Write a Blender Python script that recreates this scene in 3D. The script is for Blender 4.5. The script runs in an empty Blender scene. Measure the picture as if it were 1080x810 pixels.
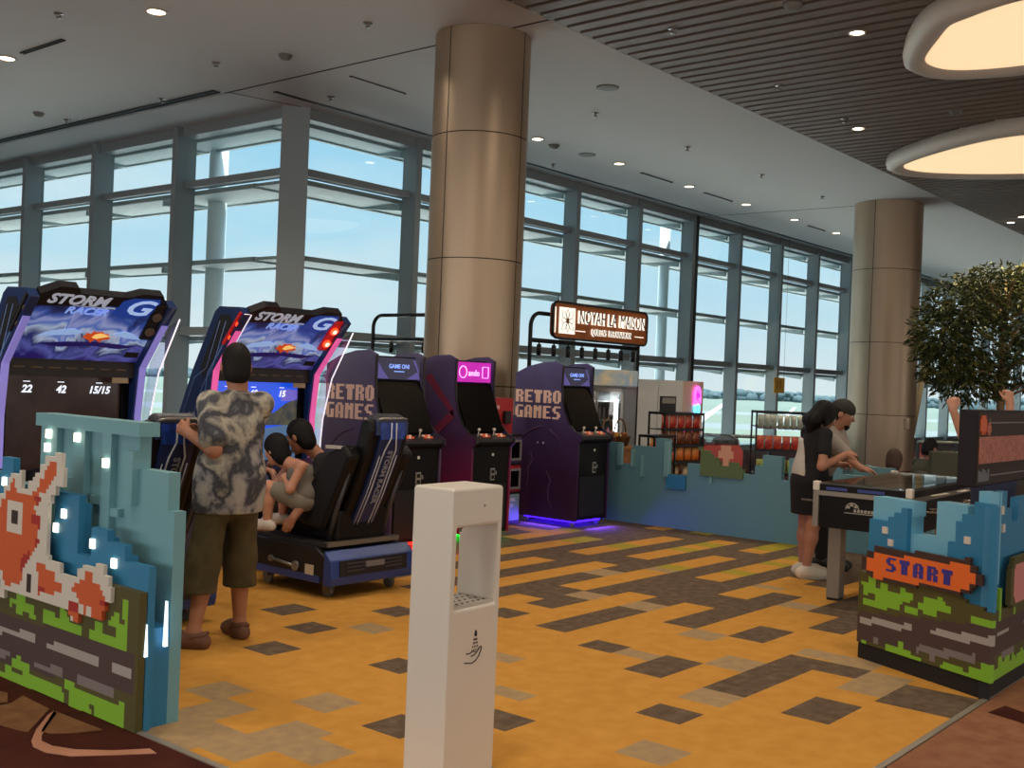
import bpy, bmesh, math, random
import numpy as np
from mathutils import Vector, Matrix, Quaternion

scene = bpy.context.scene
COL = scene.collection
random.seed(7)
PI = math.pi

# ------------------------------------------------------------------ camera, light, exposure
EYE = 1.6
FPX = 1157.35
ROLL, PITCH, YAW = math.radians(2.3146), math.radians(-0.191), math.radians(39.7376)

def _camrows():
    cy, sy = math.cos(YAW), math.sin(YAW)
    fw = np.array([cy * math.cos(PITCH), sy * math.cos(PITCH), math.sin(PITCH)])
    rt = np.array([sy, -cy, 0.0])
    up = np.cross(rt, fw)
    c, s = math.cos(ROLL), math.sin(ROLL)
    return np.array([c * rt + s * up, -(c * up - s * rt), fw])
CR = _camrows()
cam_data = bpy.data.cameras.new('camera')
cam_data.sensor_width = 36.0
cam_data.lens = FPX / 1080.0 * 36.0
cam_data.clip_end = 6000.0
cam_data.clip_start = 0.05
cam = bpy.data.objects.new('camera', cam_data)
COL.objects.link(cam)
M = Matrix(((CR[0][0], -CR[1][0], -CR[2][0], 0.0),
            (CR[0][1], -CR[1][1], -CR[2][1], 0.0),
            (CR[0][2], -CR[1][2], -CR[2][2], EYE),
            (0, 0, 0, 1)))
cam.matrix_world = M
scene.camera = cam

scene.view_settings.view_transform = 'Standard'
scene.view_settings.look = 'None'
scene.view_settings.gamma = 1.0
scene.view_settings.use_curve_mapping = False
scene.view_settings.exposure = 0.0
scene.cycles.max_bounces = 8
scene.cycles.diffuse_bounces = 4
scene.cycles.glossy_bounces = 3
scene.cycles.transmission_bounces = 4
scene.cycles.transparent_max_bounces = 16
scene.cycles.caustics_reflective = False
scene.cycles.caustics_refractive = False
scene.cycles.sample_clamp_indirect = 4.0

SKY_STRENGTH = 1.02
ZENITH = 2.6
LAMP = 1.0

world = bpy.data.worlds.new('sky')
scene.world = world
world.use_nodes = True
nt = world.node_tree
nt.nodes.clear()
w_out = nt.nodes.new('ShaderNodeOutputWorld')
w_bg = nt.nodes.new('ShaderNodeBackground')
w_tc = nt.nodes.new('ShaderNodeTexCoord')
w_sep = nt.nodes.new('ShaderNodeSeparateXYZ')
w_ramp = nt.nodes.new('ShaderNodeValToRGB')
w_ramp.color_ramp.elements[0].position = 0.0
w_ramp.color_ramp.elements[0].color = (0.78, 0.88, 0.92, 1)
w_ramp.color_ramp.elements[1].position = 0.55
w_ramp.color_ramp.elements[1].color = (0.36, 0.72, 0.93, 1)
e = w_ramp.color_ramp.elements.new(1.0)
e.color = (0.80, 0.90, 0.97, 1)
e = w_ramp.color_ramp.elements.new(0.11)
e.color = (0.50, 0.80, 0.97, 1)
e = w_ramp.color_ramp.elements.new(0.26)
e.color = (0.34, 0.70, 0.95, 1)
w_map = nt.nodes.new('ShaderNodeMapping')
w_map.inputs['Scale'].default_value = (2.2, 2.2, 7.0)
w_noise = nt.nodes.new('ShaderNodeTexNoise')
w_noise.inputs['Scale'].default_value = 1.6
w_noise.inputs['Detail'].default_value = 5
w_cr = nt.nodes.new('ShaderNodeValToRGB')
w_cr.color_ramp.elements[0].position = 0.42
w_cr.color_ramp.elements[0].color = (0, 0, 0, 1)
w_cr.color_ramp.elements[1].position = 0.72
w_cr.color_ramp.elements[1].color = (0.6, 0.6, 0.6, 1)
w_mix = nt.nodes.new('ShaderNodeMix')
w_mix.data_type = 'RGBA'
w_mix.inputs['B'].default_value = (0.95, 0.97, 0.95, 1)
nt.links.new(w_tc.outputs['Generated'], w_sep.inputs[0])
nt.links.new(w_sep.outputs['Z'], w_ramp.inputs[0])
nt.links.new(w_tc.outputs['Generated'], w_map.inputs[0])
nt.links.new(w_map.outputs[0], w_noise.inputs['Vector'])
nt.links.new(w_noise.outputs['Fac'], w_cr.inputs[0])
nt.links.new(w_cr.outputs[0], w_mix.inputs['Factor'])
nt.links.new(w_ramp.outputs[0], w_mix.inputs['A'])
nt.links.new(w_mix.outputs['Result'], w_bg.inputs['Color'])
# an overcast sky: brighter towards the zenith
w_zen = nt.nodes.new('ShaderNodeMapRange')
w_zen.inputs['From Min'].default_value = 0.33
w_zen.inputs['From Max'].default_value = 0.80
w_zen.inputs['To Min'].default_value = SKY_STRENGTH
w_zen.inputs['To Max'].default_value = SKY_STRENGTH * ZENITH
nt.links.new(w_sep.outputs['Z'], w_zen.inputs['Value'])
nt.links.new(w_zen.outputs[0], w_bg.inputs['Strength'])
nt.links.new(w_bg.outputs[0], w_out.inputs[0])

# added high sun behind the terminal, bounces off the apron, never enters the hall
sun_d = bpy.data.lights.new('sun', 'SUN'); sun_d.energy = 9.0; sun_d.angle = math.radians(2); sun_d.color = (1.0, .97, .92)
sun = bpy.data.objects.new('sun', sun_d); COL.objects.link(sun)
sun.rotation_euler = Vector((.20, .20, -1)).to_track_quat('-Z', 'Y').to_euler()

def lamp(name, loc, size, power, color, spread=160, target=None, sy=None):
    d = bpy.data.lights.new(name, 'AREA')
    d.shape = 'DISK' if sy is None else 'RECTANGLE'
    d.size = size
    if sy: d.size_y = sy
    d.energy = power * LAMP
    d.color = color
    d.spread = math.radians(spread)
    o = bpy.data.objects.new(name, d)
    COL.objects.link(o)
    o.location = loc
    if target is not None:
        o.rotation_euler = (Vector(target) - Vector(loc)).to_track_quat('-Z', 'Y').to_euler()
    return o

# ------------------------------------------------------------------ pixel -> place
def ray(x, y):
    return CR.T @ np.array([(x - 540) / FPX, (y - 405) / FPX, 1.0])
def onX(x, y, X):
    d = ray(x, y); t = X / d[0]; return np.array([X, d[1] * t, d[2] * t + EYE])
def onY(x, y, Y):
    d = ray(x, y); t = Y / d[1]; return np.array([d[0] * t, Y, d[2] * t + EYE])
def onZ(x, y, Z):
    d = ray(x, y); t = (Z - EYE) / d[2]; return np.array([d[0] * t, d[1] * t, Z])
def at(x, y, D):
    d = ray(x, y) * D; return np.array([d[0], d[1], d[2] + EYE])

# ------------------------------------------------------------------ materials
def lin(c):
    if isinstance(c, str):
        c = [int(c[i:i + 2], 16) for i in (0, 2, 4)]
    r = []
    for v in c:
        v = v / 255.0
        r.append(v / 12.92 if v <= 0.04045 else ((v + 0.055) / 1.055) ** 2.4)
    return (*r, 1.0)

MATS = {}
def mat(name, col, rough=0.6, metal=0.0, emit=0.0, noise=None, spec=0.5, coat=0.0, bump=0.0):
    """noise = (other colour, scale, contrast low, contrast high)"""
    if name in MATS: return MATS[name]
    m = bpy.data.materials.new(name)
    m.use_nodes = True
    n = m.node_tree
    b = n.nodes['Principled BSDF']
    c = lin(col)
    b.inputs['Base Color'].default_value = c
    b.inputs['Roughness'].default_value = rough
    b.inputs['Metallic'].default_value = metal
    b.inputs['Specular IOR Level'].default_value = spec
    b.inputs['Coat Weight'].default_value = coat
    if emit:
        b.inputs['Emission Color'].default_value = c
        b.inputs['Emission Strength'].default_value = emit
    if noise:
        tc = n.nodes.new('ShaderNodeTexCoord')
        nz = n.nodes.new('ShaderNodeTexNoise')
        nz.inputs['Scale'].default_value = noise[1]
        nz.inputs['Detail'].default_value = 6
        rp = n.nodes.new('ShaderNodeValToRGB')
        rp.color_ramp.elements[0].position = noise[2]
        rp.color_ramp.elements[0].color = c
        rp.color_ramp.elements[1].position = noise[3]
        rp.color_ramp.elements[1].color = lin(noise[0])
        n.links.new(tc.outputs['Object'], nz.inputs['Vector'])
        n.links.new(nz.outputs['Fac'], rp.inputs[0])
        n.links.new(rp.outputs[0], b.inputs['Base Color'])
        if emit: n.links.new(rp.outputs[0], b.inputs['Emission Color'])
        if bump:
            bp = n.nodes.new('ShaderNodeBump')
            bp.inputs['Strength'].default_value = bump
            bp.inputs['Distance'].default_value = 0.01
            n.links.new(nz.outputs['Fac'], bp.inputs['Height'])
            n.links.new(bp.outputs[0], b.inputs['Normal'])
    MATS[name] = m
    return m

def ramp_mat(name, stops, axis='Z', lo=0.0, hi=1.0, rough=0.5, emit=0.0, noise=0.0, nscale=3.0, coat=0.0, dist=1.0):
    """printed colour gradient along an object axis (a print on the panel, not shade)"""
    if name in MATS: return MATS[name]
    m = bpy.data.materials.new(name)
    m.use_nodes = True
    n = m.node_tree
    b = n.nodes['Principled BSDF']
    b.inputs['Roughness'].default_value = rough
    b.inputs['Coat Weight'].default_value = coat
    tc = n.nodes.new('ShaderNodeTexCoord')
    sp = n.nodes.new('ShaderNodeSeparateXYZ')
    mr = n.nodes.new('ShaderNodeMapRange')
    mr.inputs['From Min'].default_value = lo
    mr.inputs['From Max'].default_value = hi
    rp = n.nodes.new('ShaderNodeValToRGB')
    els = rp.color_ramp.elements
    els[0].position = stops[0][0]; els[0].color = lin(stops[0][1])
    els[1].position = stops[-1][0]; els[1].color = lin(stops[-1][1])
    for p, c in stops[1:-1]:
        x = els.new(p); x.color = lin(c)
    n.links.new(tc.outputs['Object'], sp.inputs[0])
    n.links.new(sp.outputs[axis], mr.inputs['Value'])
    src = mr.outputs[0]
    if noise:
        nz = n.nodes.new('ShaderNodeTexNoise')
        nz.inputs['Scale'].default_value = nscale
        nz.inputs['Detail'].default_value = 5
        nz.inputs['Distortion'].default_value = dist
        n.links.new(tc.outputs['Object'], nz.inputs['Vector'])
        ma = n.nodes.new('ShaderNodeMath'); ma.operation = 'SUBTRACT'
        ma.inputs[1].default_value = 0.5
        n.links.new(nz.outputs['Fac'], ma.inputs[0])
        mm = n.nodes.new('ShaderNodeMath'); mm.operation = 'MULTIPLY_ADD'
        mm.inputs[1].default_value = noise
        n.links.new(ma.outputs[0], mm.inputs[0])
        n.links.new(src, mm.inputs[2])
        src = mm.outputs[0]
    n.links.new(src, rp.inputs[0])
    n.links.new(rp.outputs[0], b.inputs['Base Color'])
    if emit:
        n.links.new(rp.outputs[0], b.inputs['Emission Color'])
        b.inputs['Emission Strength'].default_value = emit
    MATS[name] = m
    return m

def glass_mat(name, tint=(0.93, 0.97, 0.97), refl=0.06):
    if name in MATS: return MATS[name]
    m = bpy.data.materials.new(name)
    m.use_nodes = True
    n = m.node_tree
    n.nodes.clear()
    o = n.nodes.new('ShaderNodeOutputMaterial')
    t = n.nodes.new('ShaderNodeBsdfTransparent')
    t.inputs[0].default_value = (*tint, 1)
    g = n.nodes.new('ShaderNodeBsdfGlossy')
    g.inputs['Roughness'].default_value = 0.02
    x = n.nodes.new('ShaderNodeMixShader')
    x.inputs[0].default_value = refl
    n.links.new(t.outputs[0], x.inputs[1])
    n.links.new(g.outputs[0], x.inputs[2])
    n.links.new(x.outputs[0], o.inputs[0])
    MATS[name] = m
    return m

# ------------------------------------------------------------------ mesh builder
class MB:
    def __init__(s):
        s.v = []; s.f = []; s.mi = []; s.sm = []; s.cur = 0; s.smooth = False; s.T = None
    def m(s, i):
        s.cur = i; return s
    def add(s, vs, fs, smooth=None):
        n = len(s.v)
        for p in vs:
            s.v.append(tuple(float(q) for q in p))
        for f in fs:
            s.f.append([n + i for i in f]); s.mi.append(s.cur); s.sm.append(s.smooth if smooth is None else smooth)
        return s
    def box(s, x0, x1, y0, y1, z0, z1):
        v = [(x0, y0, z0), (x1, y0, z0), (x1, y1, z0), (x0, y1, z0), (x0, y0, z1), (x1, y0, z1), (x1, y1, z1), (x0, y1, z1)]
        return s.add(v, [(0, 3, 2, 1), (4, 5, 6, 7), (0, 1, 5, 4), (1, 2, 6, 5), (2, 3, 7, 6), (3, 0, 4, 7)], False)
    def hexa(s, b, t):
        """b, t: 4 points each, counter clockwise seen from above"""
        return s.add(list(b) + list(t), [(0, 3, 2, 1), (4, 5, 6, 7), (0, 1, 5, 4), (1, 2, 6, 5), (2, 3, 7, 6), (3, 0, 4, 7)], False)
    def prism(s, poly, axis, a0, a1):
        """poly: 2D points in the other two axes (x:(y,z), y:(x,z), z:(x,y))"""
        def P(p, a):
            return {'x': (a, p[0], p[1]), 'y': (p[0], a, p[1]), 'z': (p[0], p[1], a)}[axis]
        n = len(poly)
        vs = [P(p, a0) for p in poly] + [P(p, a1) for p in poly]
        fs = [tuple(range(n)), tuple(range(2 * n - 1, n - 1, -1))]
        fs += [(i, i + n, (i + 1) % n + n, (i + 1) % n) for i in range(n)]
        return s.add(vs, fs, False)
    def tube(s, pts, r, n=8, cap=True, closed=False):
        pts = [Vector(p) for p in pts]
        N = len(pts)
        rs = r if isinstance(r, (list, tuple)) else [r] * N
        vs = []; prev = None
        for i, p in enumerate(pts):
            if closed:
                d = pts[(i + 1) % N] - pts[i - 1]
            else:
                d = pts[min(i + 1, N - 1)] - pts[max(i - 1, 0)]
            d.normalize()
            if prev is None:
                a = d.cross(Vector((0, 0, 1)))
                if a.length < 1e-3: a = d.cross(Vector((1, 0, 0)))
            else:
                a = prev - d * prev.dot(d)
            a.normalize(); prev = a
            b = d.cross(a)
            for k in range(n):
                t = 2 * PI * k / n
                vs.append(p + (a * math.cos(t) + b * math.sin(t)) * rs[i])
        fs = []
        for i in range(N if closed else N - 1):
            j = (i + 1) % N
            for k in range(n):
                fs.append((i * n + k, i * n + (k + 1) % n, j * n + (k + 1) % n, j * n + k))
        s.add(vs, fs, True)
        if cap and not closed:
            s.add(vs[:n], [tuple(range(n - 1, -1, -1))], False)
            s.add(vs[-n:], [tuple(range(n))], False)
        return s
    def lathe(s, prof, c=(0, 0, 0), n=24, axis='z', smooth=True, cap=True):
        """prof: (radius, height) list"""
        vs = []; fs = []
        for r, z in prof:
            for k in range(n):
                t = 2 * PI * k / n
                x, y = r * math.cos(t), r * math.sin(t)
                p = {'z': (x, y, z), 'x': (z, x, y), 'y': (x, z, -y)}[axis]
                vs.append((c[0] + p[0], c[1] + p[1], c[2] + p[2]))
        for i in range(len(prof) - 1):
            for k in range(n):
                fs.append((i * n + k, i * n + (k + 1) % n, (i + 1) * n + (k + 1) % n, (i + 1) * n + k))
        s.add(vs, fs, smooth)
        if cap and prof[0][0] > 1e-5: s.add(vs[:n], [tuple(range(n - 1, -1, -1))], False)
        if cap and prof[-1][0] > 1e-5: s.add(vs[-n:], [tuple(range(n))], False)
        return s
    def ball(s, c, r, n=12, m=8):
        r3 = r if isinstance(r, (tuple, list)) else (r, r, r)
        vs = []; fs = []
        for i in range(m + 1):
            a = PI * i / m
            for k in range(n):
                t = 2 * PI * k / n
                vs.append((c[0] + r3[0] * math.sin(a) * math.cos(t), c[1] + r3[1] * math.sin(a) * math.sin(t), c[2] - r3[2] * math.cos(a)))
        for i in range(m):
            for k in range(n):
                fs.append((i * n + k, i * n + (k + 1) % n, (i + 1) * n + (k + 1) % n, (i + 1) * n + k))
        return s.add(vs, fs, True)
    def build(s, name, mats, parent=None, bevel=0.0, loc=None):
        me = bpy.data.meshes.new(name)
        me.from_pydata(s.v, [], s.f)
        if not isinstance(mats, (list, tuple)): mats = [mats]
        for x in mats: me.materials.append(x)
        me.polygons.foreach_set('material_index', s.mi)
        me.polygons.foreach_set('use_smooth', s.sm)
        me.update()
        bm = bmesh.new(); bm.from_mesh(me)
        bmesh.ops.remove_doubles(bm, verts=bm.verts, dist=1e-6)
        bmesh.ops.recalc_face_normals(bm, faces=bm.faces)
        bm.to_mesh(me); bm.free()
        o = bpy.data.objects.new(name, me)
        COL.objects.link(o)
        if parent is not None: o.parent = parent
        if loc is not None: o.location = loc
        if bevel:
            b = o.modifiers.new('bevel', 'BEVEL')
            b.width = bevel; b.segments = 2; b.limit_method = 'ANGLE'; b.angle_limit = math.radians(40)
        return o

def tag(o, label, cat=None, group=None, kind=None):
    if label: o['label'] = label
    if cat: o['category'] = cat
    if group: o['group'] = group
    if kind: o['kind'] = kind
    return o
def thing(name, label, cat, loc=(0, 0, 0), rz=0.0, group=None):
    o = bpy.data.objects.new(name, None)
    COL.objects.link(o)
    o.empty_display_size = 0.1
    o.location = [float(q) for q in loc]; o.rotation_euler = (0, 0, rz)
    return tag(o, label, cat, group)
def struct(o):
    o['kind'] = 'structure'; return o
def copy_tree(o, parent=None):
    c = o.copy(); COL.objects.link(c)
    if parent is not None: c.parent = parent
    for ch in list(o.children): copy_tree(ch, c)
    return c
def dup(o, loc, rz=None, label=None):
    c = copy_tree(o)
    c.location = [float(q) for q in loc]
    if rz is not None: c.rotation_euler = (0, 0, rz)
    if label: c['label'] = label
    return c

def text_mesh(name, body, size, m, parent, matrix, extrude=0.004, align='CENTER', bold=0.0, spacing=1.0, shear=0.0, sx=1.0):
    cu = bpy.data.curves.new(name, 'FONT')
    cu.body = body; cu.size = size; cu.extrude = extrude; cu.align_x = align; cu.align_y = 'CENTER'
    cu.offset = bold; cu.space_character = spacing; cu.shear = shear; cu.resolution_u = 3
    t = bpy.data.objects.new(name + '_tmp', cu)
    COL.objects.link(t)
    dg = bpy.context.evaluated_depsgraph_get()
    me = bpy.data.meshes.new_from_object(t.evaluated_get(dg))
    bpy.data.objects.remove(t); bpy.data.curves.remove(cu)
    me.transform(matrix @ Matrix.Diagonal((sx, 1, 1, 1)))
    me.materials.clear(); me.materials.append(m)
    o = bpy.data.objects.new(name, me)
    COL.objects.link(o)
    if parent is not None: o.parent = parent
    return o
def frame(origin, xdir, ydir):
    """matrix that puts text-plane x along xdir and y along ydir"""
    x = Vector(xdir).normalized(); y = Vector(ydir); y = (y - x * y.dot(x)).normalized(); z = x.cross(y)
    return Matrix(((x[0], y[0], z[0], origin[0]), (x[1], y[1], z[1], origin[1]), (x[2], y[2], z[2], origin[2]), (0, 0, 0, 1)))

FONT5 = {'R': ['11110', '11011', '11011', '11110', '11011', '11011', '11011'],
         'E': ['11111', '11000', '11000', '11110', '11000', '11000', '11111'],
         'T': ['11111', '00100', '00100', '00100', '00100', '00100', '00100'],
         'O': ['01110', '11011', '11011', '11011', '11011', '11011', '01110'],
         'G': ['01111', '11000', '11000', '11011', '11011', '11011', '01111'],
         'A': ['01110', '11011', '11011', '11011', '11111', '11011', '11011'],
         'M': ['10001', '11011', '11111', '10101', '10001', '10001', '10001'],
         'S': ['01111', '11000', '11000', '01110', '00011', '00011', '11110']}
FONT5['T'] = ['11111', '11111', '01110', '01110', '01110', '01110', '01110']
FONT5['M'] = ['11011', '11111', '11111', '11011', '11011', '11011', '11011']
def pixel_text(mb, text, put, cw, ch, gap=1):
    """put(u0,u1,v0,v1) adds a block; u to the right, v up, start at (0,0)"""
    u = 0
    for t in text:
        if t == ' ': u += 3 * cw; continue
        for r, row in enumerate(FONT5[t]):
            k = 0
            while k < 5:
                if row[k] == '1':
                    j = k
                    while j < 5 and row[j] == '1': j += 1
                    put(u + k * cw, u + j * cw, (6 - r) * ch, (7 - r) * ch)
                    k = j
                else: k += 1
        u += (5 + gap) * cw
    return u - gap * cw

def inpoly(p, poly):
    x, y = p; c = False; n = len(poly); j = n - 1
    for i in range(n):
        xi, yi = poly[i]; xj, yj = poly[j]
        if (yi > y) != (yj > y) and x < (xj - xi) * (y - yi) / (yj - yi) + xi: c = not c
        j = i
    return c
class Raster:
    """pixel art: square cells of one colour each on a board"""
    def __init__(s, g): s.g = g; s.c = {}
    def poly(s, pts, k):
        us = [p[0] for p in pts]; vs = [p[1] for p in pts]; g = s.g
        for i in range(int(math.floor(min(us) / g)), int(math.ceil(max(us) / g)) + 1):
            for j in range(int(math.floor(min(vs) / g)), int(math.ceil(max(vs) / g)) + 1):
                if inpoly(((i + .5) * g, (j + .5) * g), pts):
                    if k is None: s.c.pop((i, j), None)
                    else: s.c[(i, j)] = k
        return s
    def rect(s, u0, u1, v0, v1, k):
        return s.poly([(u0, v0), (u1, v0), (u1, v1), (u0, v1)], k)
    def emit(s, put, umin=-1e9, umax=1e9):
        """put(k,u0,u1,v0,v1) per horizontal run"""
        g = s.g
        rows = {}
        for (i, j), k in s.c.items(): rows.setdefault(j, {})[i] = k
        for j, r in rows.items():
            ks = sorted(r); a = 0
            while a < len(ks):
                b = a
                while b + 1 < len(ks) and ks[b + 1] == ks[b] + 1 and r[ks[b + 1]] == r[ks[a]]: b += 1
                put(r[ks[a]], ks[a] * g, (ks[b] + 1) * g, j * g, (j + 1) * g)
                a = b + 1
# ------------------------------------------------------------------ the setting
CEIL = 5.77
WX, WY = 11.17, 13.95          # planes of the two window walls (they meet at a corner that points into the room)
XB, YB, XF, YF = -9.0, -9.0, 88.0, 40.0

M_ceil = mat('ceiling_white', 'dcdcda', 0.9)
M_slat = mat('brown_slat', '786a5f', 0.55)
M_slatback = mat('dark_void', '4a423c', 0.9)
M_mull = mat('mullion_grey', '8d979a', 0.5, 0.1)
M_mulld = mat('mullion_dark', '3b3f40', 0.5, 0.25)
M_frame = mat('window_frame_grey', '8d979a', 0.5, 0.1)
M_shade = mat('sunshade_grey', 'a5b4b6', 0.6)
M_glass = glass_mat('window_glass', (0.95, 0.985, 0.985), 0.05)
M_wall = mat('wall_paint', 'b9a894', 0.85)

# yellow carpet planks
M_y = mat('carpet_yellow', 'cf9848', 0.95, noise=('c28a3c', 9, 0.3, 0.7), spec=0.1)
M_d = mat('carpet_brown', '5c4c3f', 0.95, noise=('766553', 14, 0.35, 0.75), spec=0.1)
M_e = mat('carpet_grey', '9c8468', 0.95, noise=('b0946a', 16, 0.3, 0.7), spec=0.1)
M_g = mat('carpet_green', '9a9236', 0.95, noise=('b09a36', 12, 0.3, 0.7), spec=0.1)
Y0, DY = 3.168, 0.2525
ROWS = {
 -6: [(5.66, 6.13, 'D')], -5: [(5.66, 6.13, 'D'), (3.3, 3.54, 'D')], -4: [(5.09, 5.51, 'D'), (5.75, 6.25, 'E')],
 -3: [(6.02, 6.27, 'D'), (6.27, 6.5, 'E'), (4.0, 4.24, 'E')], -2: [(5.20, 6.27, 'D'), (6.3, 6.5, 'E'), (4.94, 5.20, 'E'), (4.55, 4.78, 'D')],
 -1: [(5.65, 5.95, 'E'), (7.05, 8.4, 'D')],
 0: [(5.19, 5.66, 'D'), (6.40, 6.86, 'D'), (7.58, 8.6, 'D'), (3.86, 4.09, 'D'), (8.8, 12, 'D')],
 1: [(6.18, 6.43, 'E'), (5.46, 5.62, 'E'), (3.44, 3.70, 'D'), (4.28, 4.42, 'E'), (7.6, 7.85, 'E'), (9.2, 12, 'D'), (2.95, 3.19, 'E')],
 2: [(5.44, 5.66, 'D'), (6.42, 8.08, 'D'), (8.62, 12, 'D'), (2.75, 3.28, 'E')],
 3: [(7.14, 7.63, 'D'), (8.18, 8.32, 'E'), (8.86, 12, 'D'), (3.44, 3.68, 'E'), (4.8, 4.95, 'E'), (2.70, 3.0, 'E')],
 4: [(5.66, 6.64, 'D'), (6.64, 6.92, 'E'), (6.92, 12, 'D'), (4.18, 4.42, 'D'), (2.70, 3.25, 'E')],
 5: [(7.16, 8.14, 'D'), (8.55, 8.8, 'G'), (9.3, 9.5, 'G'), (9.75, 10.0, 'G'), (10.0, 12, 'D'), (3.18, 3.42, 'E')],
 6: [(5.68, 5.94, 'D'), (6.18, 6.64, 'D'), (6.64, 6.9, 'E'), (6.9, 12, 'D'), (2.7, 2.95, 'E')],
 7: [(3.90, 4.14, 'D'), (6.41, 6.92, 'D'), (8.15, 8.32, 'E'), (8.32, 8.56, 'G'), (9.37, 9.85, 'D'), (10.1, 10.8, 'G'), (10.8, 12, 'D'), (4.70, 4.9, 'E')],
 8: [(4.40, 4.64, 'D'), (5.14, 5.41, 'D'), (5.9, 7.56, 'D'), (7.56, 7.85, 'E'), (7.85, 12, 'D')],
 9: [(8.13, 8.61, 'D'), (9.35, 9.58, 'G'), (9.8, 10.1, 'G'), (10.36, 12, 'D')],
 10: [(4.6, 4.9, 'D'), (5.9, 12, 'D')],
 11: [(7.87, 8.37, 'D'), (8.95, 9.3, 'G'), (10.1, 10.6, 'D'), (10.6, 11.0, 'G'), (11.0, 12, 'D')],
 12: [(6.0, 12, 'D')],
 13: [(8.9, 9.35, 'G'), (9.35, 10.48, 'D'), (10.9, 12, 'D')],
 14: [(5.6, 12, 'D')],
 15: [(7.6, 8.59, 'D'), (9.5, 9.7, 'G'), (9.7, 12, 'D')],
 16: [(6.5, 9.15, 'D'), (9.4, 12, 'D')],
 17: [(7.0, 9.2, 'D'), (9.36, 12, 'D')],
}
fl = MB()
def plank(k, x0, x1, y0, y1):
    fl.m(k).box(x0, x1, y0, y1, -0.02, 0.0)
CX0, CX1, CY0, CY1 = 2.69, 12.0, 1.76, 9.8
r = -6
while Y0 + r * DY < CY1:
    y0, y1 = max(CY0, Y0 + r * DY), min(CY1, Y0 + (r + 1) * DY)
    x = CX0
    segs = sorted(ROWS.get(r, [(6.2 + (r % 3) * .3, 8 + (r % 2), 'D'), (8.6 + r % 2, 12, 'D')] if r > 17 else []))
    for a, b, k in segs:
        if a > x: plank(0, x, a, y0, y1)
        plank({'Y': 0, 'D': 1, 'E': 2, 'G': 3}[k], max(x, a), b, y0, y1)
        x = b
    if x < CX1: plank(0, x, CX1, y0, y1)
    r += 1
carpet = struct(fl.build('floor', [M_y, M_d, M_e, M_g]))
carpet['label'] = 'yellow carpet with brown, grey and green planks'

M_lob = mat('lobby_carpet', '3e1d18', 0.95, noise=('4f281e', 5, 0.35, 0.7), spec=0.1)
M_tan = mat('lobby_carpet_tan', '8a6444', 0.95, noise=('75523a', 14, 0.3, 0.7), spec=0.1)
M_pink = mat('lobby_carpet_pink', 'b5836a', 0.95, spec=0.1)
M_bt = mat('lobby_carpet_brown', '855840', 0.95, noise=('976c50', 7, 0.35, 0.7), spec=0.1)
lb = MB()
lb.box(XB, 2.66, CY0 - .03, YF, -0.02, 0.0)
lb.box(XB, XF, YB, CY0 - .03, -0.02, 0.0)
lb.box(CX1, XF, CY0 - .03, WY + .1, -0.02, 0.0)
lb.box(2.66, CX1, CY1, WY + .1, -0.02, 0.0)
lb.box(2.66, WX + .1, WY + .1, YF, -0.02, 0.0)
lb.box(XB, XF, YB, WY + .1, -0.25, -0.02)
lb.box(XB, WX + .1, WY + .1, YF, -0.25, -0.02)
lobby = struct(lb.build('floor', [M_lob]))
mo = MB()
def gpoly(pts, z=0.003):
    g = [onZ(x, y, 0) for x, y in pts]
    mo.prism([(p[0], p[1]) for p in g], 'z', 0.0, z)
mo.m(0)
gpoly([(-40, 722), (8, 731), (8, 743), (-40, 748)])
gpoly([(-40, 742), (12, 742), (24, 734), (52, 748), (30, 772), (22, 771), (-40, 754)])
gpoly([(57, 750), (108, 770), (82, 773), (55, 774), (43, 772)])
mo.m(1)
gpoly([(57, 750), (50, 755), (38, 770), (33, 782), (35, 788), (48, 794), (75, 798), (110, 797), (165, 795), (158, 790), (120, 792), (80, 791), (55, 787), (44, 782), (44, 776), (50, 766), (60, 753)])
mo.m(2)
gp = [(4.7, 1.725), (9.0, 1.725), (9.0, -1.0), (3.2, -1.0), (3.2, 0.9)]
mo.prism(gp, 'z', 0.0, 0.002)
mo.m(3)
gpoly([(1042, 752), (1060, 745), (1080, 752), (1120, 775), (1120, 782), (1075, 762)], 0.004)
mo_o = struct(mo.build('floor_motif', [M_tan, M_pink, M_bt, M_lob], lobby))
tr = MB()
tr.box(2.66, 2.69, CY0 - .03, 11.0, -0.02, 0.006)
tr.box(2.66, CX1, CY0 - .03, CY0, -0.02, 0.006)
struct(tr.build('trim_1', mat('metal_strip', 'a79e90', 0.4, 0.5)))

# ceilings
cb = MB()
cb.box(XB, 9.88, 7.78, YF, CEIL, CEIL + .2)
cb.box(9.92, XF, 7.78, WY + .1, CEIL, CEIL + .2)
cb.box(9.92, WX + .1, WY + .1, YF, CEIL, CEIL + .2)
cb.box(9.88, 9.92, 7.78, YF, CEIL + .03, CEIL + .2)
ceil_o = struct(cb.build('ceiling', M_ceil))
jm = MB()
jm.box(9.885, 9.915, 7.8, 14.1, CEIL - .003, CEIL + .02)
jm.prism([(9.90, 14.03), (9.90, 14.0), (11.05, 13.72), (11.05, 13.75)], 'z', CEIL - .003, CEIL + .002)
JA, JB = onZ(690, 232, CEIL), onZ(905, 217, CEIL)
jm.prism([(JA[0] - .015, JA[1]), (JB[0] - .015, JB[1]), (JB[0] + .015, JB[1]), (JA[0] + .015, JA[1])], 'z', CEIL - .003, CEIL + .002)
struct(jm.build('ceiling_joint', mat('joint_dark', '3a3836', 0.8), ceil_o))
sb = MB()
x = -6.0
while x < 60:
    sb.box(x, x + .17, YB, 7.70, CEIL - .10, CEIL)
    x += .25
sb.m(1).box(XB, XF, YB, 7.78, CEIL + .12, CEIL + .2)
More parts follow.
